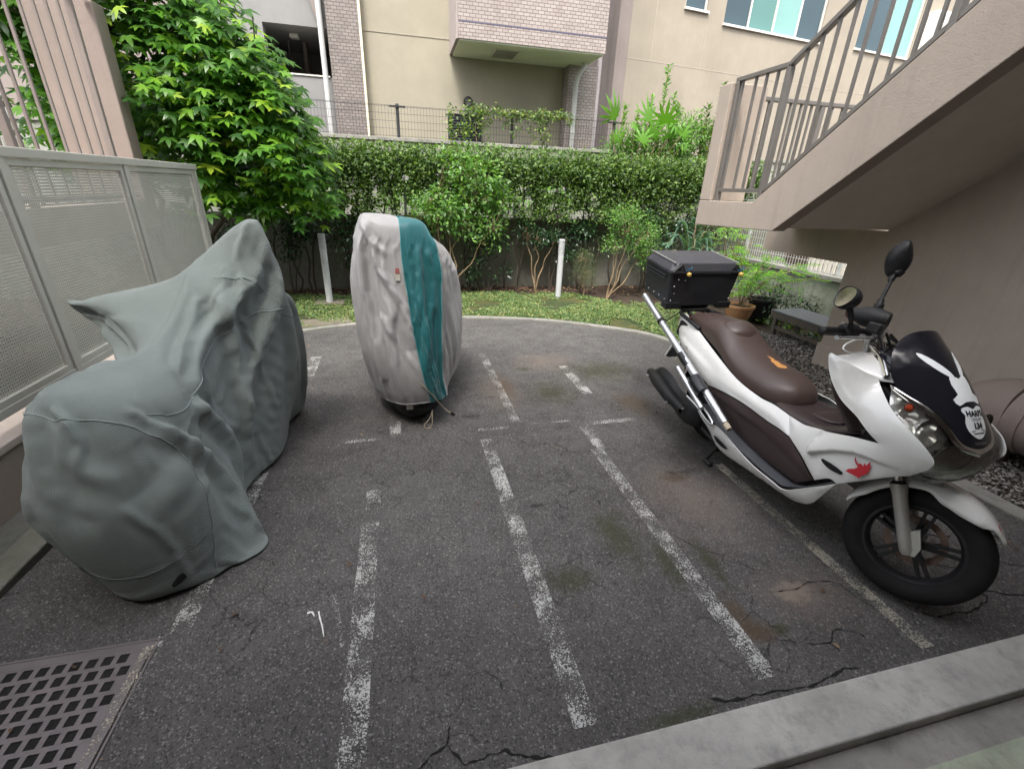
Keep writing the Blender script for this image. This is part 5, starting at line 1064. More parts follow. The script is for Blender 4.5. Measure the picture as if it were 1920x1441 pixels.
# scooter outlines in the scooter frame (x forward, y left, z up), metres
MEAS = {
'tail_cowl': [(-0.401,-0.1,0.776),(-0.344,-0.1,0.799),(-0.287,-0.11,0.788),(-0.145,-0.135,0.752),(0.095,-0.16,0.678),(0.346,-0.18,0.607),(0.546,-0.185,0.584),(0.642,-0.18,0.586),(0.73,-0.165,0.57),(0.73,-0.165,0.57),(0.797,-0.2,0.493),(0.797,-0.2,0.493),(0.727,-0.205,0.502),(0.659,-0.21,0.505),(0.485,-0.215,0.519),(0.317,-0.215,0.512),(0.171,-0.21,0.493),(0.171,-0.21,0.493),(0.037,-0.2,0.534),(-0.082,-0.19,0.58),(-0.208,-0.17,0.618),(-0.296,-0.15,0.649),(-0.36,-0.13,0.699),(-0.394,-0.11,0.744)],
'brown_side': [(0.147,-0.19,0.481),(0.147,-0.19,0.481),(0.294,-0.195,0.501),(0.47,-0.2,0.51),(0.645,-0.195,0.497),(0.789,-0.19,0.487),(0.847,-0.19,0.456),(0.884,-0.19,0.435),(0.935,-0.19,0.399),(0.981,-0.19,0.366),(0.981,-0.19,0.366),(0.903,-0.19,0.295),(0.903,-0.19,0.295),(0.732,-0.18,0.282),(0.546,-0.18,0.289),(0.455,-0.18,0.308),(0.377,-0.18,0.342),(0.328,-0.18,0.356),(0.255,-0.19,0.387),(0.177,-0.19,0.43)],
'front_cowl': [(0.73,-0.165,0.57),(0.73,-0.165,0.57),(0.787,-0.165,0.568),(0.834,-0.165,0.57),(0.947,-0.165,0.604),(1.092,-0.18,0.659),(1.191,-0.2,0.691),(1.191,-0.2,0.691),(1.151,-0.215,0.718),(1.097,-0.23,0.755),(1.026,-0.25,0.798),(0.982,-0.262,0.843),(0.953,-0.268,0.885),(0.925,-0.27,0.934),(0.916,-0.27,0.957),(0.916,-0.27,0.957),(0.917,-0.262,0.968),(0.957,-0.25,0.961),(1.007,-0.225,0.942),(1.041,-0.195,0.925),(1.07,-0.165,0.908),(1.07,-0.165,0.908),(1.094,-0.17,0.884),(1.123,-0.18,0.865),(1.178,-0.195,0.829),(1.242,-0.2,0.795),(1.307,-0.195,0.76),(1.34,-0.185,0.733),(1.355,-0.175,0.712),(1.358,-0.17,0.698),(1.358,-0.17,0.698),(1.339,-0.16,0.659),(1.294,-0.15,0.605),(1.239,-0.165,0.559),(1.168,-0.185,0.495),(1.089,-0.2,0.424),(1.089,-0.2,0.424),(1.052,-0.205,0.427),(0.994,-0.205,0.377),(0.994,-0.205,0.377),(0.946,-0.205,0.409),(0.896,-0.205,0.444),(0.859,-0.205,0.465),(0.797,-0.2,0.493),(0.797,-0.2,0.493)],
'scoop': [(0.843,-0.205,0.531),(0.871,-0.208,0.531),(0.893,-0.21,0.52),(0.919,-0.215,0.488),(0.939,-0.22,0.481),(0.956,-0.225,0.498),(1.034,-0.23,0.553),(1.12,-0.23,0.596),(1.167,-0.22,0.604),(1.21,-0.205,0.606),(1.256,-0.185,0.61),(1.3,-0.165,0.623)],
'rail': [(0.148,-0.245,0.338),(0.182,-0.25,0.34),(0.239,-0.255,0.325),(0.326,-0.26,0.321),(0.443,-0.262,0.318),(0.566,-0.265,0.291),(0.711,-0.265,0.267),(0.833,-0.262,0.263),(0.89,-0.258,0.259),(0.925,-0.25,0.275),(1.004,-0.235,0.346),(1.092,-0.21,0.425),(1.092,-0.21,0.425),(1.06,-0.205,0.355),(1.024,-0.2,0.274),(1.024,-0.2,0.274),(0.992,-0.2,0.239),(0.921,-0.2,0.206),(0.86,-0.205,0.202),(0.699,-0.215,0.193),(0.579,-0.22,0.185),(0.45,-0.22,0.173),(0.362,-0.22,0.185),(0.286,-0.225,0.241),(0.209,-0.235,0.282)],
'rail_slot': [(0.378,-0.252,0.259),(0.404,-0.254,0.264),(0.457,-0.256,0.259),(0.502,-0.256,0.251),(0.496,-0.252,0.24),(0.455,-0.246,0.229),(0.404,-0.246,0.234)],
'indicator_slot': [(1.011,-0.226,0.505),(1.02,-0.226,0.51),(1.07,-0.22,0.507),(1.105,-0.212,0.497),(1.107,-0.21,0.488),(1.097,-0.21,0.481),(1.05,-0.216,0.479),(1.018,-0.222,0.492)],
'muffler': [(-0.473,-0.2,0.299),(-0.418,-0.2,0.365),(-0.335,-0.2,0.406),(-0.21,-0.2,0.391),(-0.078,-0.2,0.337),(0.079,-0.2,0.343),(0.132,-0.2,0.308),(0.152,-0.2,0.223),(0.128,-0.2,0.175),(-0.008,-0.2,0.145),(-0.153,-0.2,0.195),(-0.31,-0.2,0.231)],
'crease': [(-0.133,-0.16,0.694),(-0.005,-0.178,0.654),(0.152,-0.19,0.624),(0.038,-0.195,0.634),(-0.101,-0.18,0.639)],
'fish': [(1.115,-0.208,0.512),(1.124,-0.205,0.528),(1.142,-0.201,0.54),(1.15,-0.198,0.553),(1.137,-0.2,0.563),(1.128,-0.201,0.577),(1.127,-0.2,0.59),(1.134,-0.199,0.576),(1.147,-0.198,0.564),(1.152,-0.196,0.572),(1.165,-0.194,0.565),(1.164,-0.193,0.582),(1.173,-0.192,0.573),(1.179,-0.189,0.597),(1.19,-0.189,0.571),(1.187,-0.191,0.544),(1.171,-0.196,0.523),(1.17,-0.197,0.511),(1.155,-0.2,0.514),(1.135,-0.204,0.512)],
'text1': [(-0.199,-0.175,0.669),(-0.088,-0.185,0.625)],
'tear': [(0.294,0.05,0.7),(0.32,0.05,0.719),(0.35,0.05,0.714),(0.374,0.05,0.723),(0.401,0.05,0.714),(0.427,0.05,0.718),(0.437,0.05,0.702),(0.439,0.02,0.701),(0.42,0.0,0.707),(0.361,0.03,0.703)]}
# ================================================================= scooter
SCM = (Vector((-.008,-1,0)).normalized(), Vector((1,-.008,0)).normalized())
sco = thing('scooter', 'white maxi scooter with brown leather seat, black windscreen and black top box', 'scooter', (1.985, 2.31, 0), (0, 0, math.atan2(-1, -.008)))
SW = simple('pearl_white_paint', (.70,.69,.66), .22, 0, .02, 3, (700,.02), **{'Coat Weight': .6, 'Coat Roughness': .06})
SWT = SW
BRN = simple('brown_leather', (.068,.045,.038), .42, 0, .14, 3, (260,.12,.001), .05)
BRNP = simple('brown_plastic', (.048,.032,.03), .42, 0, .15, 9, (400,.2,.001))
CHR = simple('chrome', (.78,.78,.76), .12, 1, .05, 6); ALP = simple('brushed_aluminium', (.6,.6,.6), .33, .9, .08, 20, (300,.1,.001)); FORK = simple('fork_silver', (.42,.41,.37), .42, .55, .15, 14, dirt=.3)
BLKG = simple('gloss_black', (.012,.012,.016), .07, 0, .1, 3); RUB = simple('tyre_rubber', (.012,.011,.011), .75, 0, .35, 12, (70,.35,.003), **{'Specular IOR Level': .2})
BLKM = simple('matt_black', (.013,.013,.014), .5, 0, .3, 10, (200,.2,.002), dirt=.12, **{'Specular IOR Level': .3}); GREYF = simple('footboard_rubber', (.06,.062,.07), .5, 0, .2, 14, (150,.25,.002))
RUST = simple('rusty_disc', (.19,.13,.10), .55, .5, .35, 26); MIRR = simple('mirror_glass', (.85,.87,.85), .02, 1, .01, 2)
REDS = simple('red_sticker', (.42,.02,.03), .4, 0, .05, 10); WST = simple('white_sticker', (.78,.79,.78), .35, 0, .04, 10); TORN = simple('foam_orange', (.55,.26,.07), .8, 0, .15, 40, (120,.5,.002))
ORG = simple('amber_lens', (.35,.05,.02), .2); TAPE = simple('black_tape', (.012,.012,.013), .28, 0, .2, 30, (60,.6,.003)); CORK = simple('rubber_tip', (.45,.38,.28), .8, 0, .2, 30)
def lensm():
    t = NT('clear_lens'); t.set((1,1,1), .03, 0, None, **{'Transmission Weight': 1.0, 'IOR': 1.12}); gl = t.n('ShaderNodeBsdfTransparent'); gl.inputs[0].default_value = (.93,.94,.92,1)
    gs = t.n('ShaderNodeBsdfGlossy'); gs.inputs['Roughness'].default_value = .03; fr = t.n('ShaderNodeFresnel'); fr.inputs[0].default_value = 1.6
    mx = t.n('ShaderNodeMixShader'); t.l(fr.outputs[0], mx.inputs[0]); t.l(gl.outputs[0], mx.inputs[1]); t.l(gs.outputs[0], mx.inputs[2]); t.l(mx.outputs[0], t.out.inputs[0]); return t.m
LENS = lensm()
def dense(pts, n=4):
    P = [Vector(p) for p in pts]; out = []; m = len(P)
    for i in range(m):
        b, c = P[i], P[(i+1) % m]
        if (b-c).length < 1e-5: continue
        a = P[(i-1) % m]; d = P[(i+2) % m]
        t1 = (c-a)*.5 if (a-b).length > 1e-5 else (c-b); t2 = (d-b)*.5 if (d-c).length > 1e-5 else (c-b)
        L = (c-b).length; 
        if t1.length > 1.3*L: t1 *= 1.3*L/t1.length
        if t2.length > 1.3*L: t2 *= 1.3*L/t2.length
        for k in range(n):
            t = k/n; out.append((2*t**3-3*t*t+1)*b + (t**3-2*t*t+t)*t1 + (-2*t**3+3*t*t)*c + (t**3-t*t)*t2)
    return out
def fill2d(loop2, h):
    """triangulated fill of a 2-D loop with interior grid points"""
    n = len(loop2); L = np.array([(p[0], p[1]) for p in loop2]); x0, y0 = L.min(0); x1, y1 = L.max(0)
    gx, gy = np.meshgrid(np.arange(x0+h/2, x1, h), np.arange(y0+h/2, y1, h*.87)); gx = gx + (np.arange(gx.shape[0]) % 2)[:, None]*h/2; G = np.stack([gx.ravel(), gy.ravel()], 1)
    ins = np.zeros(len(G), bool); dmin = np.full(len(G), 9.)
    for i in range(n):
        a, b = L[i], L[(i+1) % n]; c = ((a[1] > G[:,1]) != (b[1] > G[:,1])); xx = (b[0]-a[0])*(G[:,1]-a[1])/(b[1]-a[1]+1e-12)+a[0]; ins ^= c & (G[:,0] < xx)
        ab = b-a; t = np.clip(((G-a)@ab)/(ab@ab+1e-12), 0, 1); dmin = np.minimum(dmin, np.linalg.norm(G-(a+t[:,None]*ab), axis=1))
    k = ins & (dmin > h*.45); pts = [Vector(p) for p in np.concatenate([L, G[k]])]
    r = delaunay_2d_cdt(pts, [(i, (i+1) % n) for i in range(n)], [], 1, 1e-6)
    return r[0], r[2], n, r[3], np.concatenate([np.zeros(n), dmin[k]])
def side_panel(name, key, mat, parent, bulge=.012, bw=.03, h=.018, extra=None, thick=.004, mirror=True, off=0, n=4, label=None):
    P = dense(MEAS[key] if isinstance(key, str) else key, n); vs, fs, nb, orig, dm = fill2d([(p.x, p.z) for p in P], h)
    m = len(vs); y = np.zeros(m); fixed = np.zeros(m, bool); D = np.zeros(m)
    for i, o in enumerate(orig):
        for q in o:
            if q < nb: y[i] = P[q].y; fixed[i] = True
            D[i] = max(D[i], dm[q]) if q < len(dm) else D[i]
    A = [[] for _ in range(m)]
    for f in fs:
        for a, b in zip(f, f[1:]+f[:1]): A[a].append(b); A[b].append(a)
    y[~fixed] = np.mean(y[fixed]); free = [i for i in range(m) if not fixed[i] and A[i]]
    I = np.concatenate([np.full(len(A[i]), k) for k, i in enumerate(free)]) if free else np.array([], int); J = np.array([j for i in free for j in A[i]], int); cnt = np.array([len(A[i]) for i in free])
    for _ in range(220):
        if not free: break
        y[free] = np.bincount(I, weights=y[J], minlength=len(free))/cnt
    yy = y - bulge*(1-np.exp(-D/bw)) - off
    V = [(vs[i].x, yy[i] - (extra(vs[i].x, vs[i].y) if extra else 0), vs[i].y) for i in range(m)]
    out = []
    for sgn in ((1, -1) if mirror else (1,)):
        mb = MB(); F = []
        for f in fs:
            a, b, c = (Vector(V[i]) for i in f[:3]); nn = (b-a).cross(c-a)
            F.append(tuple(f) if nn.y < 0 else tuple(reversed(f)))
        mb.v = [(x, yv*sgn, z) for x, yv, z in V]; mb.f = [tuple(reversed(f)) for f in F] if sgn < 0 else F
        o = obj(name, mb, mat, parent, world=False, smooth=True, ang=180, recalc=False, label=label)
        if thick: s = o.modifiers.new('t', 'SOLIDIFY'); s.thickness = thick; s.offset = -1
        if thick: e_ = o.modifiers.new('e', 'EDGE_SPLIT'); e_.split_angle = R(68)
        out.append(o)
    return out
ss = lambda a, b, x: (lambda t: t*t*(3-2*t))(min(1, max(0, (x-a)/(b-a))))
def zscoop(x):
    S = MEAS['scoop'][3:]; return float(np.interp(x, [p[0] for p in S], [p[2] for p in S]))
fc_extra = lambda x, z: .026*ss(-.004, .012, z - zscoop(x))*ss(.905, .95, x)*(1-ss(1.12, 1.3, x))*(1-.75*ss(.05, .2, z-zscoop(x))) + .012*ss(.0,.01, z-zscoop(x))*ss(.9,.93,x)*(1-ss(.93,1.0,x))*(1-ss(.03,.1,z-zscoop(x)))
tc_extra = lambda x, z: .014*(1-ss(.0, .015, z - float(np.interp(x, [-.2,-.05,.15,.3],[.655,.628,.585,.52]))))*ss(-.35,-.2,x)*(1-ss(.0,.25,x))
side_panel('tail_cowl', 'tail_cowl', SW, sco, .022, .03, .015, tc_extra)
side_panel('side_cover', 'brown_side', BRNP, sco, .012, .03, extra=lambda x, z: .01*ss(0,.02, z-float(np.interp(x,[.2,.6,.8,.95],[.44,.43,.40,.36]))))
fc = side_panel('front_cowl', 'front_cowl', SW, sco, .012, .025, .009, fc_extra)
fr_ = side_panel('floor_rail', 'rail', SW, sco, .010, .015, .012)
for o in fr_: pass
def onto(pts, off=.003): return [(p[0], p[1]-off, p[2]) for p in pts]
side_panel('slot', onto(MEAS['rail_slot'], .012), BLKM, fr_[0], .0, .01, .01, mirror=False)
side_panel('marker_slot', onto(MEAS['indicator_slot'], -.002), BLKG, fc[0], .002, .004, .006, mirror=False, off=.010)
fish = side_panel('fish_decal', MEAS['fish'], REDS, fc[0], 0, .01, .006, thick=.0006, mirror=False, off=.0125, n=1)
# dark inner structure that fills the body between the panels
core = [(-.36,.66),(-.33,.76),(-.15,.74),(.1,.66),(.35,.59),(.6,.57),(.72,.55),(.93,.58),(1.06,.64),(1.0,.78),(.95,.92),(1.03,.915),(1.15,.84),(1.28,.74),(1.29,.66),(1.2,.55),(1.08,.44),(1.0,.40),(.95,.33),(.9,.25),(.5,.24),(.3,.3),(.17,.42),(0,.5),(-.2,.6)]
obj('inner_body', MB().prism(core, -.145, .145, 'y'), BLKM, sco, world=False, bevel=.01)
# footboards with grooves
for sgn in (-1, 1):
    mb = MB(); X = [.17,.25,.34,.45,.57,.7,.8,.89,.96,1.03,1.08]; Z = [.36,.345,.325,.305,.285,.272,.268,.27,.31,.37,.42]; NX = 40; NY = 22
    for i in range(NX+1):
        x = .17+(1.08-.17)*i/NX; z = float(np.interp(x, X, Z)); wi = float(np.interp(x, [.17,.3,.9,1.08],[.185,.17,.18,.195])); wo = float(np.interp(x, [.17,.3,.9,1.0,1.08],[.238,.257,.254,.236,.21]))
        for j in range(NY+1):
            t = j/NY; y = wi+(wo-wi)*t; gr = -.0035 if (j % 4 == 2 and 3 < j < 20 and .3 < x < .9) else 0; mb.v.append((x, sgn*y, z + .004*(t > .94) + gr))
    for i in range(NX):
        for j in range(NY): a = i*(NY+1)+j; mb.f.append((a, a+1, a+NY+2, a+NY+1))
    fb_ = obj('footboard', mb, GREYF, sco, world=False, smooth=True, ang=60)
    fb_.modifiers.new('t','SOLIDIFY').thickness = .004
# loft helper for seat and tunnel: sections (x, zc, halfwidth, zedge, crown)
def loft(secs, nx=60, ny=28, pw=2.6, skirt=.0):
    xs = [s[0] for s in secs]; P_ = [Vector(s) if len(s) <= 4 else None for s in secs]
    cols = list(zip(*secs)); mb = MB(); m = len(secs)
    def cr(vals, u):
        i = min(int(u), m-2); t = u-i; a, b, c, d = vals[max(i-1,0)], vals[i], vals[i+1], vals[min(i+2,m-1)]
        return .5*((2*b)+(c-a)*t+(2*a-5*b+4*c-d)*t*t+(3*b-a-3*c+d)*t**3)
    for i in range(nx+1):
        u = i/nx*(m-1); x, zc, wd, ze = (cr(c, u) for c in cols[:4])
        for j in range(ny+1):
            a = math.pi*j/ny; c, s = math.cos(a), math.sin(a); yy = -math.copysign(abs(c)**(2/pw), c)*wd; zz = ze + (zc-ze)*(abs(s)**(2/pw)); mb.v.append((x, yy, zz))
    for i in range(nx):
        for j in range(ny): a = i*(ny+1)+j; mb.f.append((a, a+1, a+ny+2, a+ny+1))
    mb.f.append(tuple(range(ny, -1, -1))); b = nx*(ny+1); mb.f.append(tuple(range(b, b+ny+1)))
    mb.f += [(i*(ny+1), (i+1)*(ny+1), (i+1)*(ny+1)+ny, i*(ny+1)+ny) for i in range(nx)]
    return mb
seat = loft([(-.33,.80,.075,.77),(-.27,.822,.10,.782),(-.15,.838,.125,.758),(-.03,.845,.14,.725),(.07,.838,.15,.70),(.15,.79,.158,.675),(.22,.745,.165,.645),(.32,.71,.17,.61),(.42,.695,.168,.59),(.52,.688,.155,.578),(.6,.672,.12,.568),(.645,.64,.08,.57),(.665,.60,.04,.575)], 90, 36, 2.9)
so_ = obj('seat', seat, BRN, sco, world=False, smooth=True, ang=60)
bump = MB(); nu, nv = 26, 14
for i in range(nu+1):
    for j in range(nv+1):
        u = -1+2*i/nu; v = -1+2*j/nv; x = .075+.085*v*math.sqrt(max(0,1-.5*u*u)); y = .105*u*math.sqrt(max(0,1-.5*v*v)); r2 = min(1,(u*math.sqrt(1-.5*v*v))**2+(v*math.sqrt(1-.5*u*u))**2)
        bump.v.append((x, y, .802 - .045*v*.5 + .052*math.sqrt(max(0,1-r2)) ))
for i in range(nu):
    for j in range(nv): a = i*(nv+1)+j; bump.f.append((a, a+1, a+nv+2, a+nv+1))
obj('back_pad', bump, BRN, so_, world=False, smooth=True, ang=180)
def seat_z(x, y):   # height of the seat surface
    best = min(((vx-x)**2+(vy-y)**2, vz) for vx, vy, vz in seat.v if vz > .6); return best[1]
tp = [(p[0]-.0, p[1], p[2]) for p in MEAS['tear']]
vs, fs, nb, orig, dm = fill2d([(p[0], p[1]*1.0) for p in [(.30,.03),(.325,.055),(.345,.045),(.36,.06),(.385,.05),(.41,.065),(.435,.055),(.44,.03),(.425,.0),(.40,.005),(.38,.015),(.36,.01),(.335,.03)]], .012)
from mathutils.bvhtree import BVHTree
bv = BVHTree.FromPolygons([Vector(v) for v in seat.v], seat.f)
mb = MB(); mb.v = [(v.x, v.y, bv.ray_cast(Vector((v.x, v.y, 2)), Vector((0,0,-1)))[0].z + .0015) for v in vs]; mb.f = [tuple(f) for f in fs]
obj('tear_patch', mb, TORN, so_, world=False)
tun = loft([(.60,.585,.13,.55),(.68,.582,.15,.552),(.78,.588,.16,.556),(.88,.597,.16,.575),(.95,.62,.155,.60),(1.02,.66,.15,.63),(1.08,.70,.15,.66)], 40, 20, 4)
obj('tunnel_cover', tun, BRNP, sco, world=False, smooth=True, ang=60)
obj('fuel_lid', loft([(.76,.594,.07,.587),(.80,.602,.085,.59),(.87,.61,.085,.60),(.91,.615,.06,.61)], 20, 12, 3.5), BRNP, sco, world=False, smooth=True, ang=60)
# inner leg shield (dark) and white top deck
mb = MB(); NX, NY = 16, 20
for i in range(NX+1):
    t = i/NX; x = 1.055-.125*t-.04*math.sin(math.pi*t); z = .66+.28*t; wd = .19+.065*t
    for j in range(NY+1): u = -1+2*j/NY; mb.v.append((x + .045*(1-u*u), u*wd, z))
for i in range(NX):
    for j in range(NY): a = i*(NY+1)+j; mb.f.append((a, a+1, a+NY+2, a+NY+1))
o = obj('inner_leg_shield', mb, BRNP, sco, world=False, smooth=True, ang=180); o.modifiers.new('t','SOLIDIFY').thickness = .006
mb = MB(); NX, NY = 14, 24
for i in range(NX+1):
    t = i/NX
    for j in range(NY+1):
        u = -1+2*j/NY; wd = .266-.098*t; x = .915+.155*t + .03*(1-u*u)*(1-t) + .13*(1-u*u)*t; z = .962 - .052*t - .01*u*u + .012*(1-u*u); mb.v.append((x, u*wd, z))
for i in range(NX):
    for j in range(NY): a = i*(NY+1)+j; mb.f.append((a, a+1, a+NY+2, a+NY+1))
o = obj('top_deck', mb, SW, sco, world=False, smooth=True, ang=180); o.modifiers.new('t','SOLIDIFY').thickness = .005
mb = MB().tube(catmull([(1.09,-.16,.925),(1.0,-.10,.965),(.93,-.07,.985),(.9,0,.99),(.93,.07,.985),(1.0,.10,.965),(1.09,.16,.925)], 6), .011, 10)
obj('meter_trim', mb, CHR, sco, world=False, smooth=True); obj('meter_panel', loft([(.93,.985,.07,.955),(.97,.99,.10,.955),(1.03,.985,.12,.94),(1.1,.955,.13,.92)], 14, 12, 4), BLKG, sco, world=False, smooth=True, ang=50)
# windscreen and headlight lens share one centre profile
CZ = [.56,.60,.63,.66,.70,.751,.787,.833,.877,.92,.99,1.016,1.097]; CX = [1.31,1.352,1.378,1.386,1.380,1.364,1.345,1.318,1.288,1.252,1.178,1.140,1.043]
KZ = [.56,.604,.65,.70,.76,.795,.83,.9,1.1]; KK = [5,4,1.6,.8,1.4,2.5,3.6,4.6,4.2]
def nose_x(y, z, off=0): return float(np.interp(z, CZ, CX)) - float(np.interp(z, KZ, KK))*y*y + off
# smooth tables
_zz = np.linspace(.56,1.1,109); _cx = np.interp(_zz, CZ, CX); _kk = np.interp(_zz, KZ, KK)
for _ in range(30): _cx[1:-1] = (_cx[:-2]+2*_cx[1:-1]+_cx[2:])/4; _kk[1:-1] = (_kk[:-2]+2*_kk[1:-1]+_kk[2:])/4
def nose_x(y, z, off=0): return float(np.interp(z, _zz, _cx)) - float(np.interp(z, _zz, _kk))*y*y + off
def yz_panel(name, half, mat, parent, off=0, h=.011, thick=.003, sym=True, n=3, fx=nose_x, **k):
    H = [(0, y, z) for y, z in half]
    if sym: H = H + [(0, -y, z) for y, z in reversed([q for q in half]) if abs(y) > 1e-6]
    P = dense(H, n); vs, fs, nb, orig, dm = fill2d([(p.y, p.z) for p in P], h); mb = MB(); mb.v = [(fx(v.x, v.y, off), v.x, v.y) for v in vs]
    for f in fs:
        a, b, c = (Vector(mb.v[i]) for i in f[:3]); mb.f.append(tuple(f) if (b-a).cross(c-a).x > 0 else tuple(reversed(f)))
    o = obj(name, mb, mat, parent, world=False, smooth=True, ang=180, recalc=False, **k)
    if thick: s = o.modifiers.new('t','SOLIDIFY'); s.thickness = thick; s.offset = -1; e_ = o.modifiers.new('e', 'EDGE_SPLIT'); e_.split_angle = R(50)
    return o
scr = [(0,1.097),(-.055,1.090),(-.098,1.068),(-.133,1.03),(-.158,.985),(-.17,.94),(-.17,.905),(-.17,.905),(-.15,.885),(-.115,.858),(-.092,.82),(-.078,.785),(-.055,.765),(0,.752)]
ws = yz_panel('windscreen', scr, BLKG, sco, .008, label='glossy black windscreen with white stickers')
lens_out = [(0,.756),(-.055,.769),(-.078,.789),(-.092,.824),(-.115,.862),(-.15,.889),(-.168,.905),(-.168,.905),(-.172,.884),(-.195,.829),(-.2,.795),(-.195,.76),(-.185,.733),(-.17,.698),(-.15,.66),(-.135,.628),(-.10,.60),(0,.60)]
le = yz_panel('headlight_lens', lens_out, LENS, sco, .0, thick=0)
yz_panel('reflector', lens_out[:-1]+[(0,.60)], mat_refl := (lambda t: t.set(t.mix(t.ramp(t.noise(16,3,.5,t.tc.outputs['Object']), [(.4,0.),(.55,1.)]), (.80,.80,.77), (.42,.40,.37)), .22, .45, t.bump(t.vor(26,'F1',t.tc.outputs['Object']), .9, .02)))(NT('reflector_chrome')), le, -.022, h=.012)
yz_panel('lower_fairing', [(0,.742),(-.06,.752),(-.10,.755),(-.15,.725),(-.163,.70),(-.148,.66),(-.133,.632),(-.10,.606),(0,.604)], simple('smoked_silver', (.82,.82,.79), .25, .1, .05, 5), le, -.010, h=.012)
for s_ in (-1, 1):
    y0 = s_*.148
    obj('lamp_bowl', MB().lathe([(.002,-.02),(.02,-.018),(.035,-.004),(.04,.01)], 24, (nose_x(y0,.79,-.03), y0, .79), 'x'), CHR, le, world=False, smooth=True)
    obj('amber_bulb', MB().lathe([(0,.014),(.01,.01),(.016,0),(.012,-.01)], 16, (nose_x(s_*.155,.845,-.018), s_*.155, .845), 'x'), ORG, le, world=False, smooth=True)
    # pearl/chrome strip between screen and headlight
    top = [(-.172,.905),(-.15,.885),(-.115,.858),(-.092,.82),(-.078,.785),(-.055,.765),(0,.752)]
    low = [(-.180,.893),(-.158,.866),(-.128,.836),(-.108,.80),(-.094,.765),(-.06,.742),(0,.722)]
    T_ = catmull([(0,a*-s_,b) for a, b in top], 6); L_ = catmull([(0,a*-s_,b) for a, b in low], 6); mb = MB()
    for i, (a, b) in enumerate(zip(T_, L_)):
        for k in range(4): q = a.lerp(b, k/3); mb.v.append((nose_x(q.y, q.z, .004+.007*math.sin(math.pi*k/3)), q.y, q.z))
    for i in range(len(T_)-1):
        for k in range(3): a = i*4+k; mb.f.append((a, a+1, a+5, a+4))
    obj('chrome_trim', mb, CHR, sco, world=False, smooth=True, ang=180)
obj('lens_rib', MB().tube(catmull([(nose_x(0,.72,-.01),0,.72),(nose_x(-.06,.68,-.005),-.06,.68),(nose_x(-.14,.66,.001),-.14,.665)],6), .0022, 6), CHR, le, world=False)
yz_panel('chin', [(0,.60),(-.10,.60),(-.135,.626),(-.15,.61),(-.12,.575),(0,.555)], simple('grille_dark', (.34,.34,.33), .3, .5), sco, .0, h=.012)
# stickers on the screen: two long ears over a shield with lettering
def sticker(name, pts, mat, off=.0105, n=3): return yz_panel(name, pts, mat, ws, off, h=.008, thick=.0004, sym=False, n=n)
def ell(cy, cz, a, b, rot, n=18): return [(cy+a*math.cos(t)*math.cos(rot)-b*math.sin(t)*math.sin(rot), cz+a*math.cos(t)*math.sin(rot)+b*math.sin(t)*math.cos(rot)) for t in [2*math.pi*i/n for i in range(n)]]
sticker('white_decal', ell(-.052,.995,.048,.013,-.70), WST, n=1); sticker('white_decal', ell(.05,.995,.045,.012,.75), WST, n=1)
sticker('white_decal', [(-.030,.972),(.0,.962),(.03,.972),(.04,.945),(.032,.92),(.055,.905),(.045,.885),(.02,.897),(-.02,.897),(-.045,.885),(-.058,.902),(-.036,.918),(-.042,.945)], WST, n=2)
sticker('shield_decal', [(-.043,.878),(-.02,.884),(0,.876),(.02,.884),(.043,.878),(.046,.868),(.038,.856),(.045,.835),(.04,.81),(.02,.792),(0,.785),(-.02,.792),(-.04,.81),(-.045,.835),(-.038,.856),(-.046,.868)], WST, n=2)
def text3(txt, size, fn, mat, parent, name='lettering', ext=.0004, ax=.0, bold=0):
    cu = bpy.data.curves.new('t', 'FONT'); cu.body = txt; cu.size = size; cu.align_x = 'CENTER'; cu.resolution_u = 2; cu.offset = bold
    to = bpy.data.objects.new('t', cu); COL.objects.link(to); dg = bpy.context.evaluated_depsgraph_get(); me = bpy.data.meshes.new_from_object(to.evaluated_get(dg))
    mb = MB(); mb.v = [fn(v.co.x, v.co.y) for v in me.vertices]; mb.f = [tuple(p.vertices) for p in me.polygons]; bpy.data.objects.remove(to); 
    if not mb.f: return None
    return obj(name, mb, mat, parent, world=False)
scf = lambda cy, cz, o=.0125: (lambda a, b: (nose_x(cy-a, cz+b, o), cy-a, cz+b))
# seen from the front the scooter's left (+y) is the viewer's right
scf = lambda cy, cz, o=.0125: (lambda a, b: (nose_x(cy+a, cz+b, o), cy+a, cz+b))
text3('HARPS', .024, scf(0,.856), BLKG, ws, bold=.0008); text3('UNDER', .013, scf(0,.842), BLKG, ws); text3('134', .026, scf(0,.819), BLKG, ws, bold=.0012)
for k in range(2): obj('stripe', MB().add([(nose_x(y,z,.0125),y,z) for y, z in ((-.03+.006*k,.812-.007*k),(.03-.006*k,.812-.007*k),(.03-.006*k,.809-.007*k),(-.03+.006*k,.809-.007*k))], [(0,1,2,3)]), BLKG, ws, world=False)
text3('HONDA', .014, scf(0,.768), simple('badge_grey', (.12,.12,.13), .4), ws, bold=.0003)
# side lettering on the tail
def tl(a, b):
    x = -.085 - a*.98; z = .612 + .02 + b + .33*a; return (x, 0, z)
tmp = bpy.data.objects.get('tail_cowl'); bvt = BVHTree.FromPolygons([v.co for v in tmp.data.vertices], [tuple(p.vertices) for p in tmp.data.polygons])
def tproj(a, b):
    x = -.13 + a*.95; z = .625 + b - .30*a; h_ = bvt.ray_cast(Vector((x, -1, z)), Vector((0,1,0)))[0]; return (x, (h_.y if h_ else -.18) - .001, z)
text3('Lux', .034, tproj, simple('badge_dark', (.08,.08,.08), .4), tmp)
def fproj(x, z):
    return x
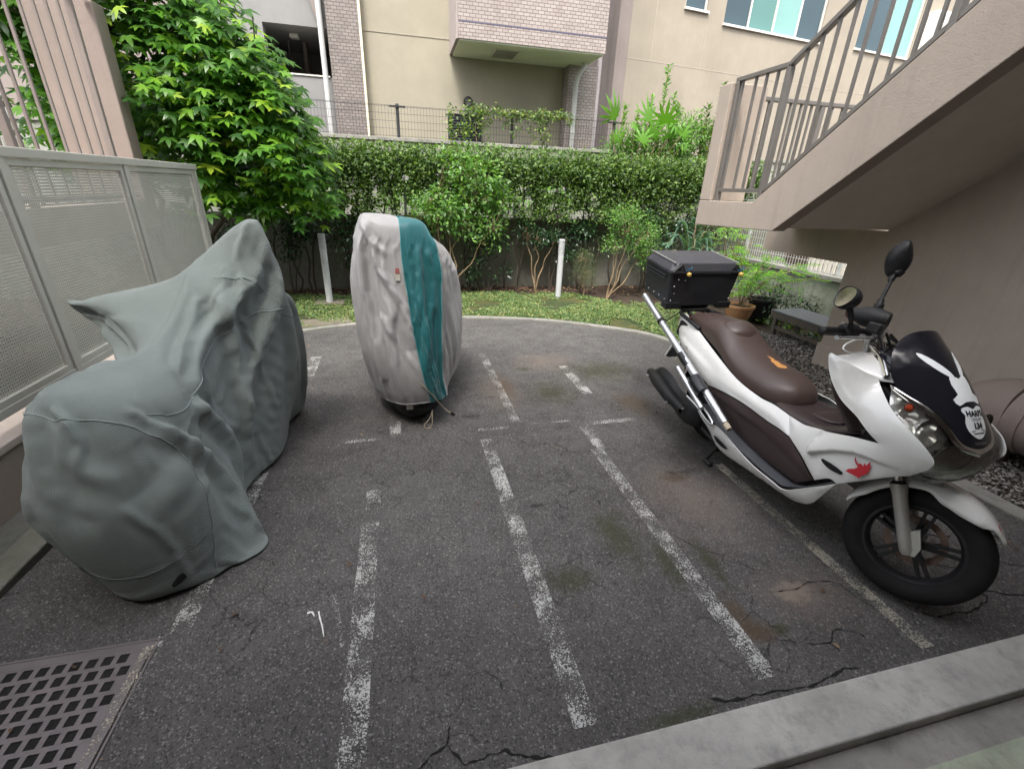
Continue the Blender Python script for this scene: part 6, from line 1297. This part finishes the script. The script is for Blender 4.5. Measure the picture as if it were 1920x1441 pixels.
# ---------------- steering assembly
P0 = Vector((1.275, 0, .262)); AX = Vector((-.454, 0, .891)).normalized(); STEER = R(28)
SM = Matrix.Translation(P0) @ Matrix.Rotation(STEER, 4, AX) @ Matrix.Translation(-P0)
def st_obj(name, mb, mat, parent=sco, **k): mb.xf(SM); return obj(name, mb, mat, parent, world=False, **k)
HUB = (1.315, 0, .262)
def tyre_prof(ro, wd): return [(ro-.078,-wd*.72),(ro-.062,-wd*.92),(ro-.04,-wd*1.0),(ro-.018,-wd*.86),(ro-.005,-wd*.5),(ro,0),(ro-.005,wd*.5),(ro-.018,wd*.86),(ro-.04,wd*1.0),(ro-.062,wd*.92),(ro-.078,wd*.72)]
def wheel(hub, ro, wd, fn, label):
    cx, cy, cz = hub; mb = MB().lathe(tyre_prof(ro, wd), 72, hub, 'y')
    for k in range(44):   # tread grooves as dark slits cut low into the crown
        pass
    ty = fn('tyre', mb, RUB, smooth=True, ang=60)
    for s_ in (-1, 1):
        g_ = MB()
        for k in range(40):
            a = 2*math.pi*k/40 + (.08 if s_ > 0 else 0); pa = lambda r, y, da: (cx+r*math.cos(a+da), y, cz+r*math.sin(a+da))
            g_.add([pa(ro+.0006, s_*.008, 0), pa(ro-.0035, s_*wd*.5, .05), pa(ro-.0145, s_*wd*.84, .08), pa(ro-.0145, s_*wd*.84, .095), pa(ro-.0035, s_*wd*.5, .067), pa(ro+.0006, s_*.008, .015)], [(0,1,4,5),(1,2,3,4)])
    rim = MB().lathe([(ro-.078,-wd*.72),(ro-.088,-wd*.72),(ro-.098,-wd*.5),(ro-.102,0),(ro-.098,wd*.5),(ro-.088,wd*.72),(ro-.078,wd*.72)], 64, hub, 'y')
    rim.lathe([(.0,-.03),(.028,-.03),(.034,-.02),(.034,.02),(.028,.03),(0,.03)], 24, hub, 'y')
    for k in range(5):
        a = 2*math.pi*k/5 + .3
        for s_ in (-1, 1):
            o_ = Vector((-math.sin(a), 0, math.cos(a)))*.012*s_; d_ = Vector((math.cos(a), 0, math.sin(a))); c_ = Vector(hub); rim.bar(c_+d_*.03+o_*.7, c_+d_*(ro-.095)+o_*1.3, .012, .018, (0,1,0))
        rim.bar(c_+d_*.03, c_+d_*.075, .03, .016, (0,1,0))
    fn('rim', rim, BLKM, smooth=True, ang=35)
wheel(HUB, .243, .048, st_obj, '')
mb = MB().lathe([(.078,.045),(.104,.045),(.104,.049),(.078,.049),(.078,.045)], 48, HUB, 'y'); st_obj('brake_disc', mb, RUST, smooth=True, ang=30)
mb = MB()
for k in range(5): a = 2*math.pi*k/5; mb.bar((HUB[0]+.03*math.cos(a),.047,HUB[2]+.03*math.sin(a)), (HUB[0]+.082*math.cos(a+.4),.047,HUB[2]+.082*math.sin(a+.4)), .012, .004, (0,1,0))
st_obj('disc_carrier', mb, BLKM)
mb = MB().box(HUB[0]-.125,HUB[0]-.065,.03,.085,HUB[2]+.0,HUB[2]+.1); st_obj('brake_caliper', mb, BLKM, bevel=.01)
ax_n = -AX
for s_ in (-1, 1):
    top = Vector((1.315,0,.262)) - Vector((.045,0,0)) + AX*.34; hubp = Vector(HUB) + Vector((0,0,0)); y = s_*.088
    lo = Vector((HUB[0], y, HUB[2])) - AX*.03 + Vector((-.012,0,0)); hi = lo + AX*.30; mid = lo + AX*.285
    mb = MB().tube([lo, lo+AX*.015, lo+AX*.05, lo+AX*.24, lo+AX*.262, mid], [.016,.022,.024,.026,.029,.029], 20)
    mb.prism([(HUB[0]-.02,HUB[2]-.028),(HUB[0]+.026,HUB[2]-.02),(HUB[0]+.03,HUB[2]+.02),(HUB[0]+.0,HUB[2]+.09),(HUB[0]-.03,HUB[2]+.06)], y-.01, y+.01, 'y')
    st_obj('fork_leg', mb, FORK, smooth=True, ang=40)
    st_obj('fork_tube', MB().tube([mid, mid+AX*.012, mid+AX*.2], [.03,.0155,.0155], 16), CHR, smooth=True, ang=30)
st_obj('axle', MB().tube([(HUB[0],-.10,HUB[2]),(HUB[0],.10,HUB[2])], .012, 12), CHR, smooth=True)
# front fender: swept arch over the tyre with side skirts, pointed at the front
mb = MB(); NA, NB = 44, 16; a0, a1 = R(36), R(166)
for i in range(NA+1):
    t = i/NA; a = a0+(a1-a0)*t; r = .270+.018*math.sin(math.pi*t)+.03*ss(.18,0,t)*0; wd = .078*min(1, (.10+t*5.2))**.8; wd = min(wd, .080); dp = (.02+.05*ss(.02,.30,t)*(1-.55*ss(.38,.5,t))-.028*ss(.85,1,t)) 
    if t < .12: dp *= .5
    for j in range(NB+1):
        u = -1+2*j/NB; y = wd*math.copysign(1-(1-abs(u))**1.8, u); dr = -dp*abs(u)**2.6 - (.006 if abs(u) < .9 else 0)*0; rr = r+dr
        mb.v.append((HUB[0]+rr*math.cos(a), y, HUB[2]+rr*math.sin(a)))
for i in range(NA):
    for j in range(NB): a = i*(NB+1)+j; mb.f.append((a, a+1, a+NB+2, a+NB+1))
fe = st_obj('front_fender', mb, SW, smooth=True, ang=180); fe.modifiers.new('t','SOLIDIFY').thickness = .004
def fen(a_, b_):
    ang = R(37)+a_/.3; return tuple(SM @ Vector((HUB[0]+(.294+b_*0)*math.cos(ang), -.052+b_, HUB[2]+(.290)*math.sin(ang))))
bvf = BVHTree.FromPolygons([v.co for v in fe.data.vertices], [tuple(p.vertices) for p in fe.data.polygons])
def fpr(a_, b_):
    ang = R(50)-a_/.27; y0 = -.012-b_*.8; o_ = SM @ Vector((HUB[0]+.5*math.cos(ang), y0, HUB[2]+.5*math.sin(ang))); e_ = SM @ Vector((HUB[0], y0, HUB[2])); h_ = bvf.ray_cast(o_, (e_-o_).normalized())[0]
    return tuple(h_ + (o_-e_).normalized()*.001) if h_ else tuple(e_+(o_-e_)*.6)
text3('S', .04, fpr, REDS, fe, bold=.001)
# handlebar: black cover, chrome clamps, grips, levers, switches
hb0 = P0 + AX*.84
def hbp(x, y, z): return Vector((hb0.x + x, y, hb0.z + z))
st_obj('stem', MB().tube([hb0-AX*.16, hb0-AX*.02], .02, 14), CHR, smooth=True)
mb = MB()
for s_ in (-1,1): mb.tube(catmull([hbp(-.02,s_*.03,-.05),hbp(-.03,s_*.05,0),hbp(-.035,s_*.10,.015),hbp(-.06,s_*.19,.01),hbp(-.085,s_*.25,-.005)], 6), .0125, 12)
st_obj('handlebar', mb, BLKM, smooth=True)
for s_ in (-1,1):
    st_obj('riser', MB().tube([hbp(0,s_*.035,-.13),hbp(-.015,s_*.045,-.06),hbp(-.025,s_*.05,.0)], [.017,.015,.019], 14), ALP, smooth=True)
    g0, g1 = hbp(-.085,s_*.245,-.006), hbp(-.12,s_*.365,-.02); pr = []; n_ = 26
    st_obj('grip', MB().tube([g0.lerp(g1, i/n_) for i in range(n_+1)], [.0175 if i % 2 else .0158 for i in range(n_)]+[.012], 14), BLKM, smooth=True, ang=60)
    a_, b_ = hbp(-.055,s_*.175,.008), hbp(-.085,s_*.243,-.004); st_obj('switch_box', MB().tube([a_, a_.lerp(b_,.15), a_.lerp(b_,.5), a_.lerp(b_,.9), b_], [.02,.031,.034,.03,.02], 14), BLKM, smooth=True, ang=35)
    st_obj('brake_lever', MB().tube(catmull([hbp(.0,s_*.15,.0),hbp(.0,s_*.20,-.005),hbp(-.04,s_*.28,-.02),hbp(-.065,s_*.35,-.03)], 5), [.008]*8+[.007]*4+[.006]*3+[.009], 10), ALP, smooth=True)
    st_obj('button', MB().tube([hbp(-.09,s_*.21,.02),hbp(-.105,s_*.215,.026)], .007, 10), ALP, smooth=True)
st_obj('master_cylinder', MB().box(hb0.x-.03,hb0.x+.02,-.17,-.10,hb0.z+.015,hb0.z+.06), BLKM, bevel=.008)
st_obj('horn_lamp', MB().lathe([(0,-.085),(.018,-.083),(.027,-.072),(.03,-.05),(.04,-.03),(.045,.02),(.035,.06),(0,.065)], 24, (hb0.x-.045,-.085,hb0.z+.075), 'x'), BLKM, smooth=True, ang=50)
st_obj('red_lamp', MB().lathe([(0,-.096),(.014,-.092),(.0235,-.082),(.024,-.074)], 24, (hb0.x-.045,-.085,hb0.z+.075), 'x'), simple('dark_red_lens', (.10,.012,.01), .1), smooth=True)
st_obj('phone_clamp', MB().box(hb0.x-.045,hb0.x-.005,.03,.10,hb0.z+.03,hb0.z+.055).box(hb0.x-.03,hb0.x-.01,.045,.08,hb0.z+.055,hb0.z+.10), ALP, bevel=.006)
st_obj('steel_bracket', MB().box(hb0.x-.06,hb0.x+.005,-.02,.028,hb0.z+.0,hb0.z+.028).tube(catmull([hbp(-.03,.06,.02),hbp(-.06,.10,.05),hbp(-.05,.13,.02),hbp(-.02,.12,.0)],5), .009, 10), ALP, smooth=True, ang=40)
mb = MB()
for a_, b_, c_ in (((.02,-.05,.03),(.06,-.02,-.04),(.09,.02,-.14)),((.02,.03,.03),(.08,.05,-.03),(.07,.03,-.14)),((-.01,-.02,.02),(.05,-.07,-.05),(.08,-.05,-.14)),((.0,.08,.02),(.07,.10,-.02),(.08,.06,-.13))): mb.tube(catmull([hbp(*a_),hbp(*b_),hbp(*c_)],7), .0055, 8)
st_obj('cable', mb, BLKM, smooth=True)
st_obj('white_cable', MB().tube(catmull([hbp(-.06,-.05,-.02),hbp(-.085,-.075,-.05),hbp(-.085,-.10,-.075),hbp(-.055,-.09,-.085),hbp(-.02,-.07,-.07)],7), .0035, 8), PAINTW, smooth=True)
# mirrors
def mirror(c, nrm, upv, a, b, shape, name='mirror'):
    """mirror housing: c centre of glass, nrm outward from the glass"""
    n_ = Vector(nrm).normalized(); u_ = Vector(upv); u_ = (u_-n_*u_.dot(n_)).normalized(); r_ = u_.cross(n_)
    Pp = dense([(x*a, y*b, 0) for x, y in shape], 4); C_ = Vector(c); T = lambda p, s, d: C_ + r_*p.x*s + u_*p.y*s + n_*d
    mb = MB(); rings = [(.90,.000),(.97,.004),(1.02,-.004),(1.0,-.018),(.82,-.036),(.45,-.046),(.05,-.048)]
    for s, d in rings: mb.v += [tuple(T(p, s, d)) for p in Pp]
    n = len(Pp)
    for i in range(len(rings)-1):
        for k in range(n): mb.f.append((i*n+k, i*n+(k+1)%n, (i+1)*n+(k+1)%n, (i+1)*n+k))
    mb.f.append(tuple(range((len(rings)-1)*n, len(rings)*n)))
    o = obj(name, mb, BLKM if name == 'mirror' else BLKM, sco, world=False, smooth=True, ang=70)
    obj('mirror_glass', MB().add([tuple(T(p, .905, .0005)) for p in Pp], [tuple(range(n))]), MIRR, o, world=False); return o
RS = [(-1,.1),(-.8,.7),(-.25,1),(.5,.95),(.95,.5),(1,-.1),(.6,-.75),(.0,-1),(-.6,-.75)]
RS = [(-1,.1),(-.8,.7),(-.25,1),(.5,.95),(.95,.5),(1,-.1),(.6,-.75),(.0,-1),(-.6,-.75)]
mirror((.925,-.30,1.205), (-.325,-.82,.44), (.0,0,1), .058, .045, RS)
LS = [(-.15,1.05),(.35,.95),(.85,.55),(1.0,.0),(.75,-.6),(.3,-1.0),(-.2,-.95),(-.75,-.6),(-.9,.0),(-.6,.6)]
mirror((.625,.30,1.305), (-.72,.62,.05), (.12,.0,1), .052, .082, LS)
obj('mirror_stalk', MB().tube(catmull([(.93,-.225,1.06),(.945,-.25,1.105),(.955,-.285,1.15),(.955,-.30,1.175)],5), [.018,.017,.014,.012,.010,.008,.008,.009,.010,.011,.012,.012,.012,.013,.013,.013], 12), BLKM, sco, world=False, smooth=True)
obj('mirror_stalk', MB().tube(catmull([(.70,.175,1.04),(.695,.19,1.10),(.685,.205,1.135),(.66,.25,1.19),(.645,.275,1.225),(.65,.30,1.26)],5), [.02]*7+[.014]*3+[.008]*8+[.014]*4+[.024]*4, 12), BLKM, sco, world=False, smooth=True)
# ---------------- rear end
def pl_obj(name, mb, mat, parent=sco, **k): return obj(name, mb, mat, parent, world=False, **k)
wheel((0,0,.262), .255, .052, pl_obj, '')
side_panel('muffler', 'muffler', BLKM, sco, .055, .035, .014, mirror=False, thick=.09, label='black exhaust muffler with slotted heat shield')
pl_obj('muffler_guard', MB().tube([(-.46,-.225,.325),(-.30,-.262,.33),(-.12,-.262,.285),(.03,-.25,.255)], [.028,.045,.045,.03], 16), BLKM, smooth=True)
for q in ((-.36,-.31,.34),(-.08,-.307,.26),(.06,-.275,.28)): pl_obj('bolt', MB().lathe([(0,-.004),(.007,-.004),(.008,.008)], 12, q, 'y'), ALP, smooth=True)
pl_obj('exhaust_pipe', MB().tube(catmull([(.06,-.16,.2),(.2,-.15,.15),(.34,-.12,.14),(.4,-.05,.16)],5), .016, 12), BLKM, smooth=True)
pl_obj('engine', MB().prism([(-.1,.17),(.1,.14),(.42,.13),(.48,.2),(.42,.3),(.2,.36),(-.02,.36),(-.12,.28)], -.13, .15, 'y'), BLKM, bevel=.02)
mb = MB(); NA = 24
for i in range(NA+1):
    a = R(55+110*i/NA)
    for j in range(7): u = -1+j/3; mb.v.append((.30*math.cos(a), .062*u, .262+(.295-.02*u*u)*math.sin(a)))
for i in range(NA):
    for j in range(6): a = i*7+j; mb.f.append((a, a+1, a+8, a+7))
o = pl_obj('rear_hugger', mb, BLKM, smooth=True, ang=180); o.modifiers.new('t','SOLIDIFY').thickness = .006
pl_obj('rear_fender', MB().prism([(-.30,.62),(-.40,.56),(-.52,.43),(-.50,.42),(-.40,.47),(-.28,.56)], -.08, .08, 'y'), BLKM, bevel=.006)
pl_obj('licence_plate', MB().prism([(-.50,.43),(-.43,.545),(-.438,.55),(-.508,.435)], -.10, .10, 'y'), PAINTW)
pl_obj('tail_lamp', MB().prism([(-.40,.70),(-.42,.76),(-.36,.78),(-.33,.68)], -.11, .11, 'y'), simple('red_lens', (.35,.015,.015), .12), bevel=.015)
for s_ in (-1,1): pl_obj('grab_rail', MB().tube(catmull([(-.12,s_*.135,.755),(-.22,s_*.15,.785),(-.36,s_*.13,.80),(-.42,s_*.05,.80),(-.43,0,.80)],5), .013, 10), BLKM, smooth=True)
for s_ in (-1,1): pl_obj('shock_absorber', MB().tube([(-.05,s_*.12,.32),(-.12,s_*.13,.60)], .024, 14), ALP, smooth=True)
pl_obj('centre_stand', MB().tube([(.30,-.12,.17),(.27,-.19,.012)], .013, 10).tube([(.30,.12,.17),(.27,.19,.012)], .013, 10).tube([(.285,-.155,.09),(.285,.155,.09)], .011, 10).tube([(.27,-.19,.012),(.33,-.19,.012)], .016, 10).tube([(.27,.19,.012),(.33,.19,.012)], .016, 10), BLKM, smooth=True)
pl_obj('rack', MB().box(-.66,-.36,-.10,.10,.805,.822).tube([(-.30,-.06,.77),(-.40,-.06,.81)], .012, 8).tube([(-.30,.06,.77),(-.40,.06,.81)], .012, 8), BLKM, bevel=.004)
# ---------------- top box
BM_ = Matrix.Translation((-.375, 0, .845)) @ Matrix.Rotation(R(7), 4, 'Y')
BXM = simple('powder_coat_black', (.022,.023,.028), .42, .2, .18, 7, (300,.2,.001), dirt=.1); LIDM = simple('lid_charcoal', (.05,.05,.058), .5, .1, .12, 8, (300,.2,.001), dirt=.12)
def bo(name, mb, mat, parent, **k): mb.xf(BM_); return obj(name, mb, mat, parent, world=False, **k)
def frust(x0,x1,y,z0,X0,X1,Y,z1,c=.03):
    def ring(a,b,w_,z): return [(a,-w_+c,z),(a,w_-c,z),(a-c,w_,z),(b+c,w_,z),(b,w_-c,z),(b,-w_+c,z),(b+c,-w_,z),(a-c,-w_,z)]
    m = MB(); m.v = ring(x0,x1,y,z0)+ring(X0,X1,Y,z1); m.f = [tuple(range(7,-1,-1)), tuple(range(8,16))] + [(i,(i+1)%8,8+(i+1)%8,8+i) for i in range(8)]; return m
tb = bo('top_box', frust(.0,-.345,.235,-.0,.0,-.36,.262,.235,.012), BXM, sco, bevel=.004, label='black riveted aluminium top box with charcoal lid')
bo('lid', frust(.006,-.366,.268,.237,-.018,-.345,.238,.292,.03), LIDM, tb, bevel=.006)
bo('lid_rim', frust(.008,-.368,.270,.222,.008,-.368,.270,.2365,.014), BXM, tb, bevel=.003)
for s_ in (-1,1):
    bo('lid_edge', MB().bar((-.015,s_*.240,.292),(-.345,s_*.240,.292),.012,.008), ALP, tb, bevel=.002)
    bo('side_handle', MB().tube([(-.06,s_*.262,.195),(-.30,s_*.262,.195)], .006, 8).tube([(-.06,s_*.262,.175),(-.30,s_*.262,.175)], .004, 8), BXM, tb, smooth=True)
    mb = MB(); y0 = s_*.262
    mb.tube([(.010,s_*.262,.235),(.010,s_*.165,.235),(.004,s_*.205,.285),(.010,s_*.262,.235)], .008, 6); bo('corner_guard', mb, BLKM, tb)
    bo('lower_guard', MB().box(-.06,.012,min(s_*.15,s_*.252),max(s_*.15,s_*.252),-.02,.028), BLKM, tb, bevel=.006)
    bo('knob', MB().lathe([(0,.035),(.009,.034),(.0135,.026),(.0135,.012),(.006,.008),(.006,-.01)], 18, (.008, s_*.150 if s_ < 0 else .246, .228), 'x'), simple('yellow_knob', (.62,.42,.10), .5) if s_ < 0 else bpy.data.materials['yellow_knob'], tb, smooth=True)
    yy = -.150 if s_ < 0 else .246; mb = MB().tube(catmull([(.01,yy-.02,.245),(.02,yy,.262),(.012,yy+.02,.272),(.018,yy-.005,.25),(.02,yy-.018,.27)],5), .0025, 6)
    if s_ > 0: mb.tube(catmull([(.018,yy,.25),(.022,yy+.01,.21),(.018,yy+.004,.17),(.022,yy-.006,.15)],5), .0028, 6)
    bo('blue_cord', mb, simple('cord_blue', (.03,.16,.28), .6) if s_ < 0 else bpy.data.materials['cord_blue'], tb, smooth=True)
mb_pts = [(.003,-.225+.0,.04),(.003,-.212,.09),(.003,-.222,.14),(.003,-.20,.185),(.003,-.15,.18),(.003,.225,.05),(.003,.235,.10),(.003,.245,.15)]
for q in mb_pts: bo('rivet', MB().lathe([(0,.003),(.003,.0025),(.005,.0)], 10, q, 'x'), ALP, tb, smooth=True)
for q in ((-.05,-.24,.035),(-.13,-.24,.035),(-.2,-.24,.035),(-.28,-.24,.035)): bo('rivet', MB().lathe([(0,-.003),(.003,-.0025),(.005,.0)], 10, q, 'y'), ALP, tb, smooth=True)
bo('base_plate', MB().box(-.30,-.03,-.11,.11,-.025,-.002), BLKM, tb, bevel=.004)
# ---------------- two aluminium poles strapped to the scooter's right side
MI = root_m(sco)
def wobj(name, mb, mat, parent, **k): mb.xf(MI); return obj(name, mb, mat, parent, world=True, **k)
t = thing('aluminium_pole', 'long silver pole strapped along the right side of the scooter', 'pole', tuple(MI @ Vector((-.1,-.29,.64))))
A_, B_ = Vector((-.615,-.28,.868)), Vector((.40,-.288,.425))
wobj('pole', MB().tube([A_, A_.lerp(B_,.002), B_.lerp(A_,.3), B_], [.020,.022,.022,.022], 20), ALP, t, smooth=True, ang=40)
wobj('lower_section', MB().tube([B_, B_+(B_-A_).normalized()*.075], [.0205,.0205], 20), ALP, t, smooth=True, ang=40)
e_ = B_+(B_-A_).normalized()*.075; wobj('rubber_tip', MB().tube([e_, e_+(B_-A_).normalized()*.008, e_+(B_-A_).normalized()*.045], [.012,.017,.0155], 14), CORK, t, smooth=True, ang=40)
t2 = thing('short_pole', 'short silver tube taped beside the long pole on the scooter', 'pole', tuple(MI @ Vector((.15,-.32,.5))))
C1, D1 = Vector((.0,-.325,.545)), Vector((.30,-.325,.405)); wobj('pole', MB().tube([C1, D1], .0165, 18), ALP, t2, smooth=True, ang=40)
for k_, (u, l_) in enumerate(((.605,.055),(.80,.06))):
    c = A_.lerp(B_, u); d = (B_-A_).normalized(); mb = MB(); n_ = 8
    mb.tube([c-d*l_+Vector((0,-.012*(k_ > 0),-.004)) , c-d*l_*.4+Vector((0,-.016*(k_ > 0),-.006)), c+d*l_*.5+Vector((0,-.016*(k_ > 0),-.006)), c+d*l_+Vector((0,-.012*(k_ > 0),-.004))], [.0255+.012*(k_ > 0), .0275+.013*(k_ > 0), .0265+.012*(k_ > 0), .0255+.012*(k_ > 0)], 20)
    wobj('tape_wrap', mb, TAPE, t, smooth=True, ang=60)
c = A_.lerp(B_, .27); wobj('rubber_strap', MB().tube([c-(B_-A_).normalized()*.012, c+(B_-A_).normalized()*.012], .0265, 18).tube([c+Vector((0,.01,-.01)), Vector((-.40,-.10,.80))], .004, 8), BLKM, t, smooth=True, ang=40)
wobj('steel_hook', MB().tube(catmull([(.10,-.29,.39),(.2,-.285,.37),(.3,-.283,.335),(.36,-.28,.325),(.345,-.275,.345),(.25,-.275,.385)],5), .0075, 10), CHR, t2, smooth=True)
wobj('steel_bracket', MB().box(-.16,-.02,-.26,-.255,.505,.545), CHR, t2)
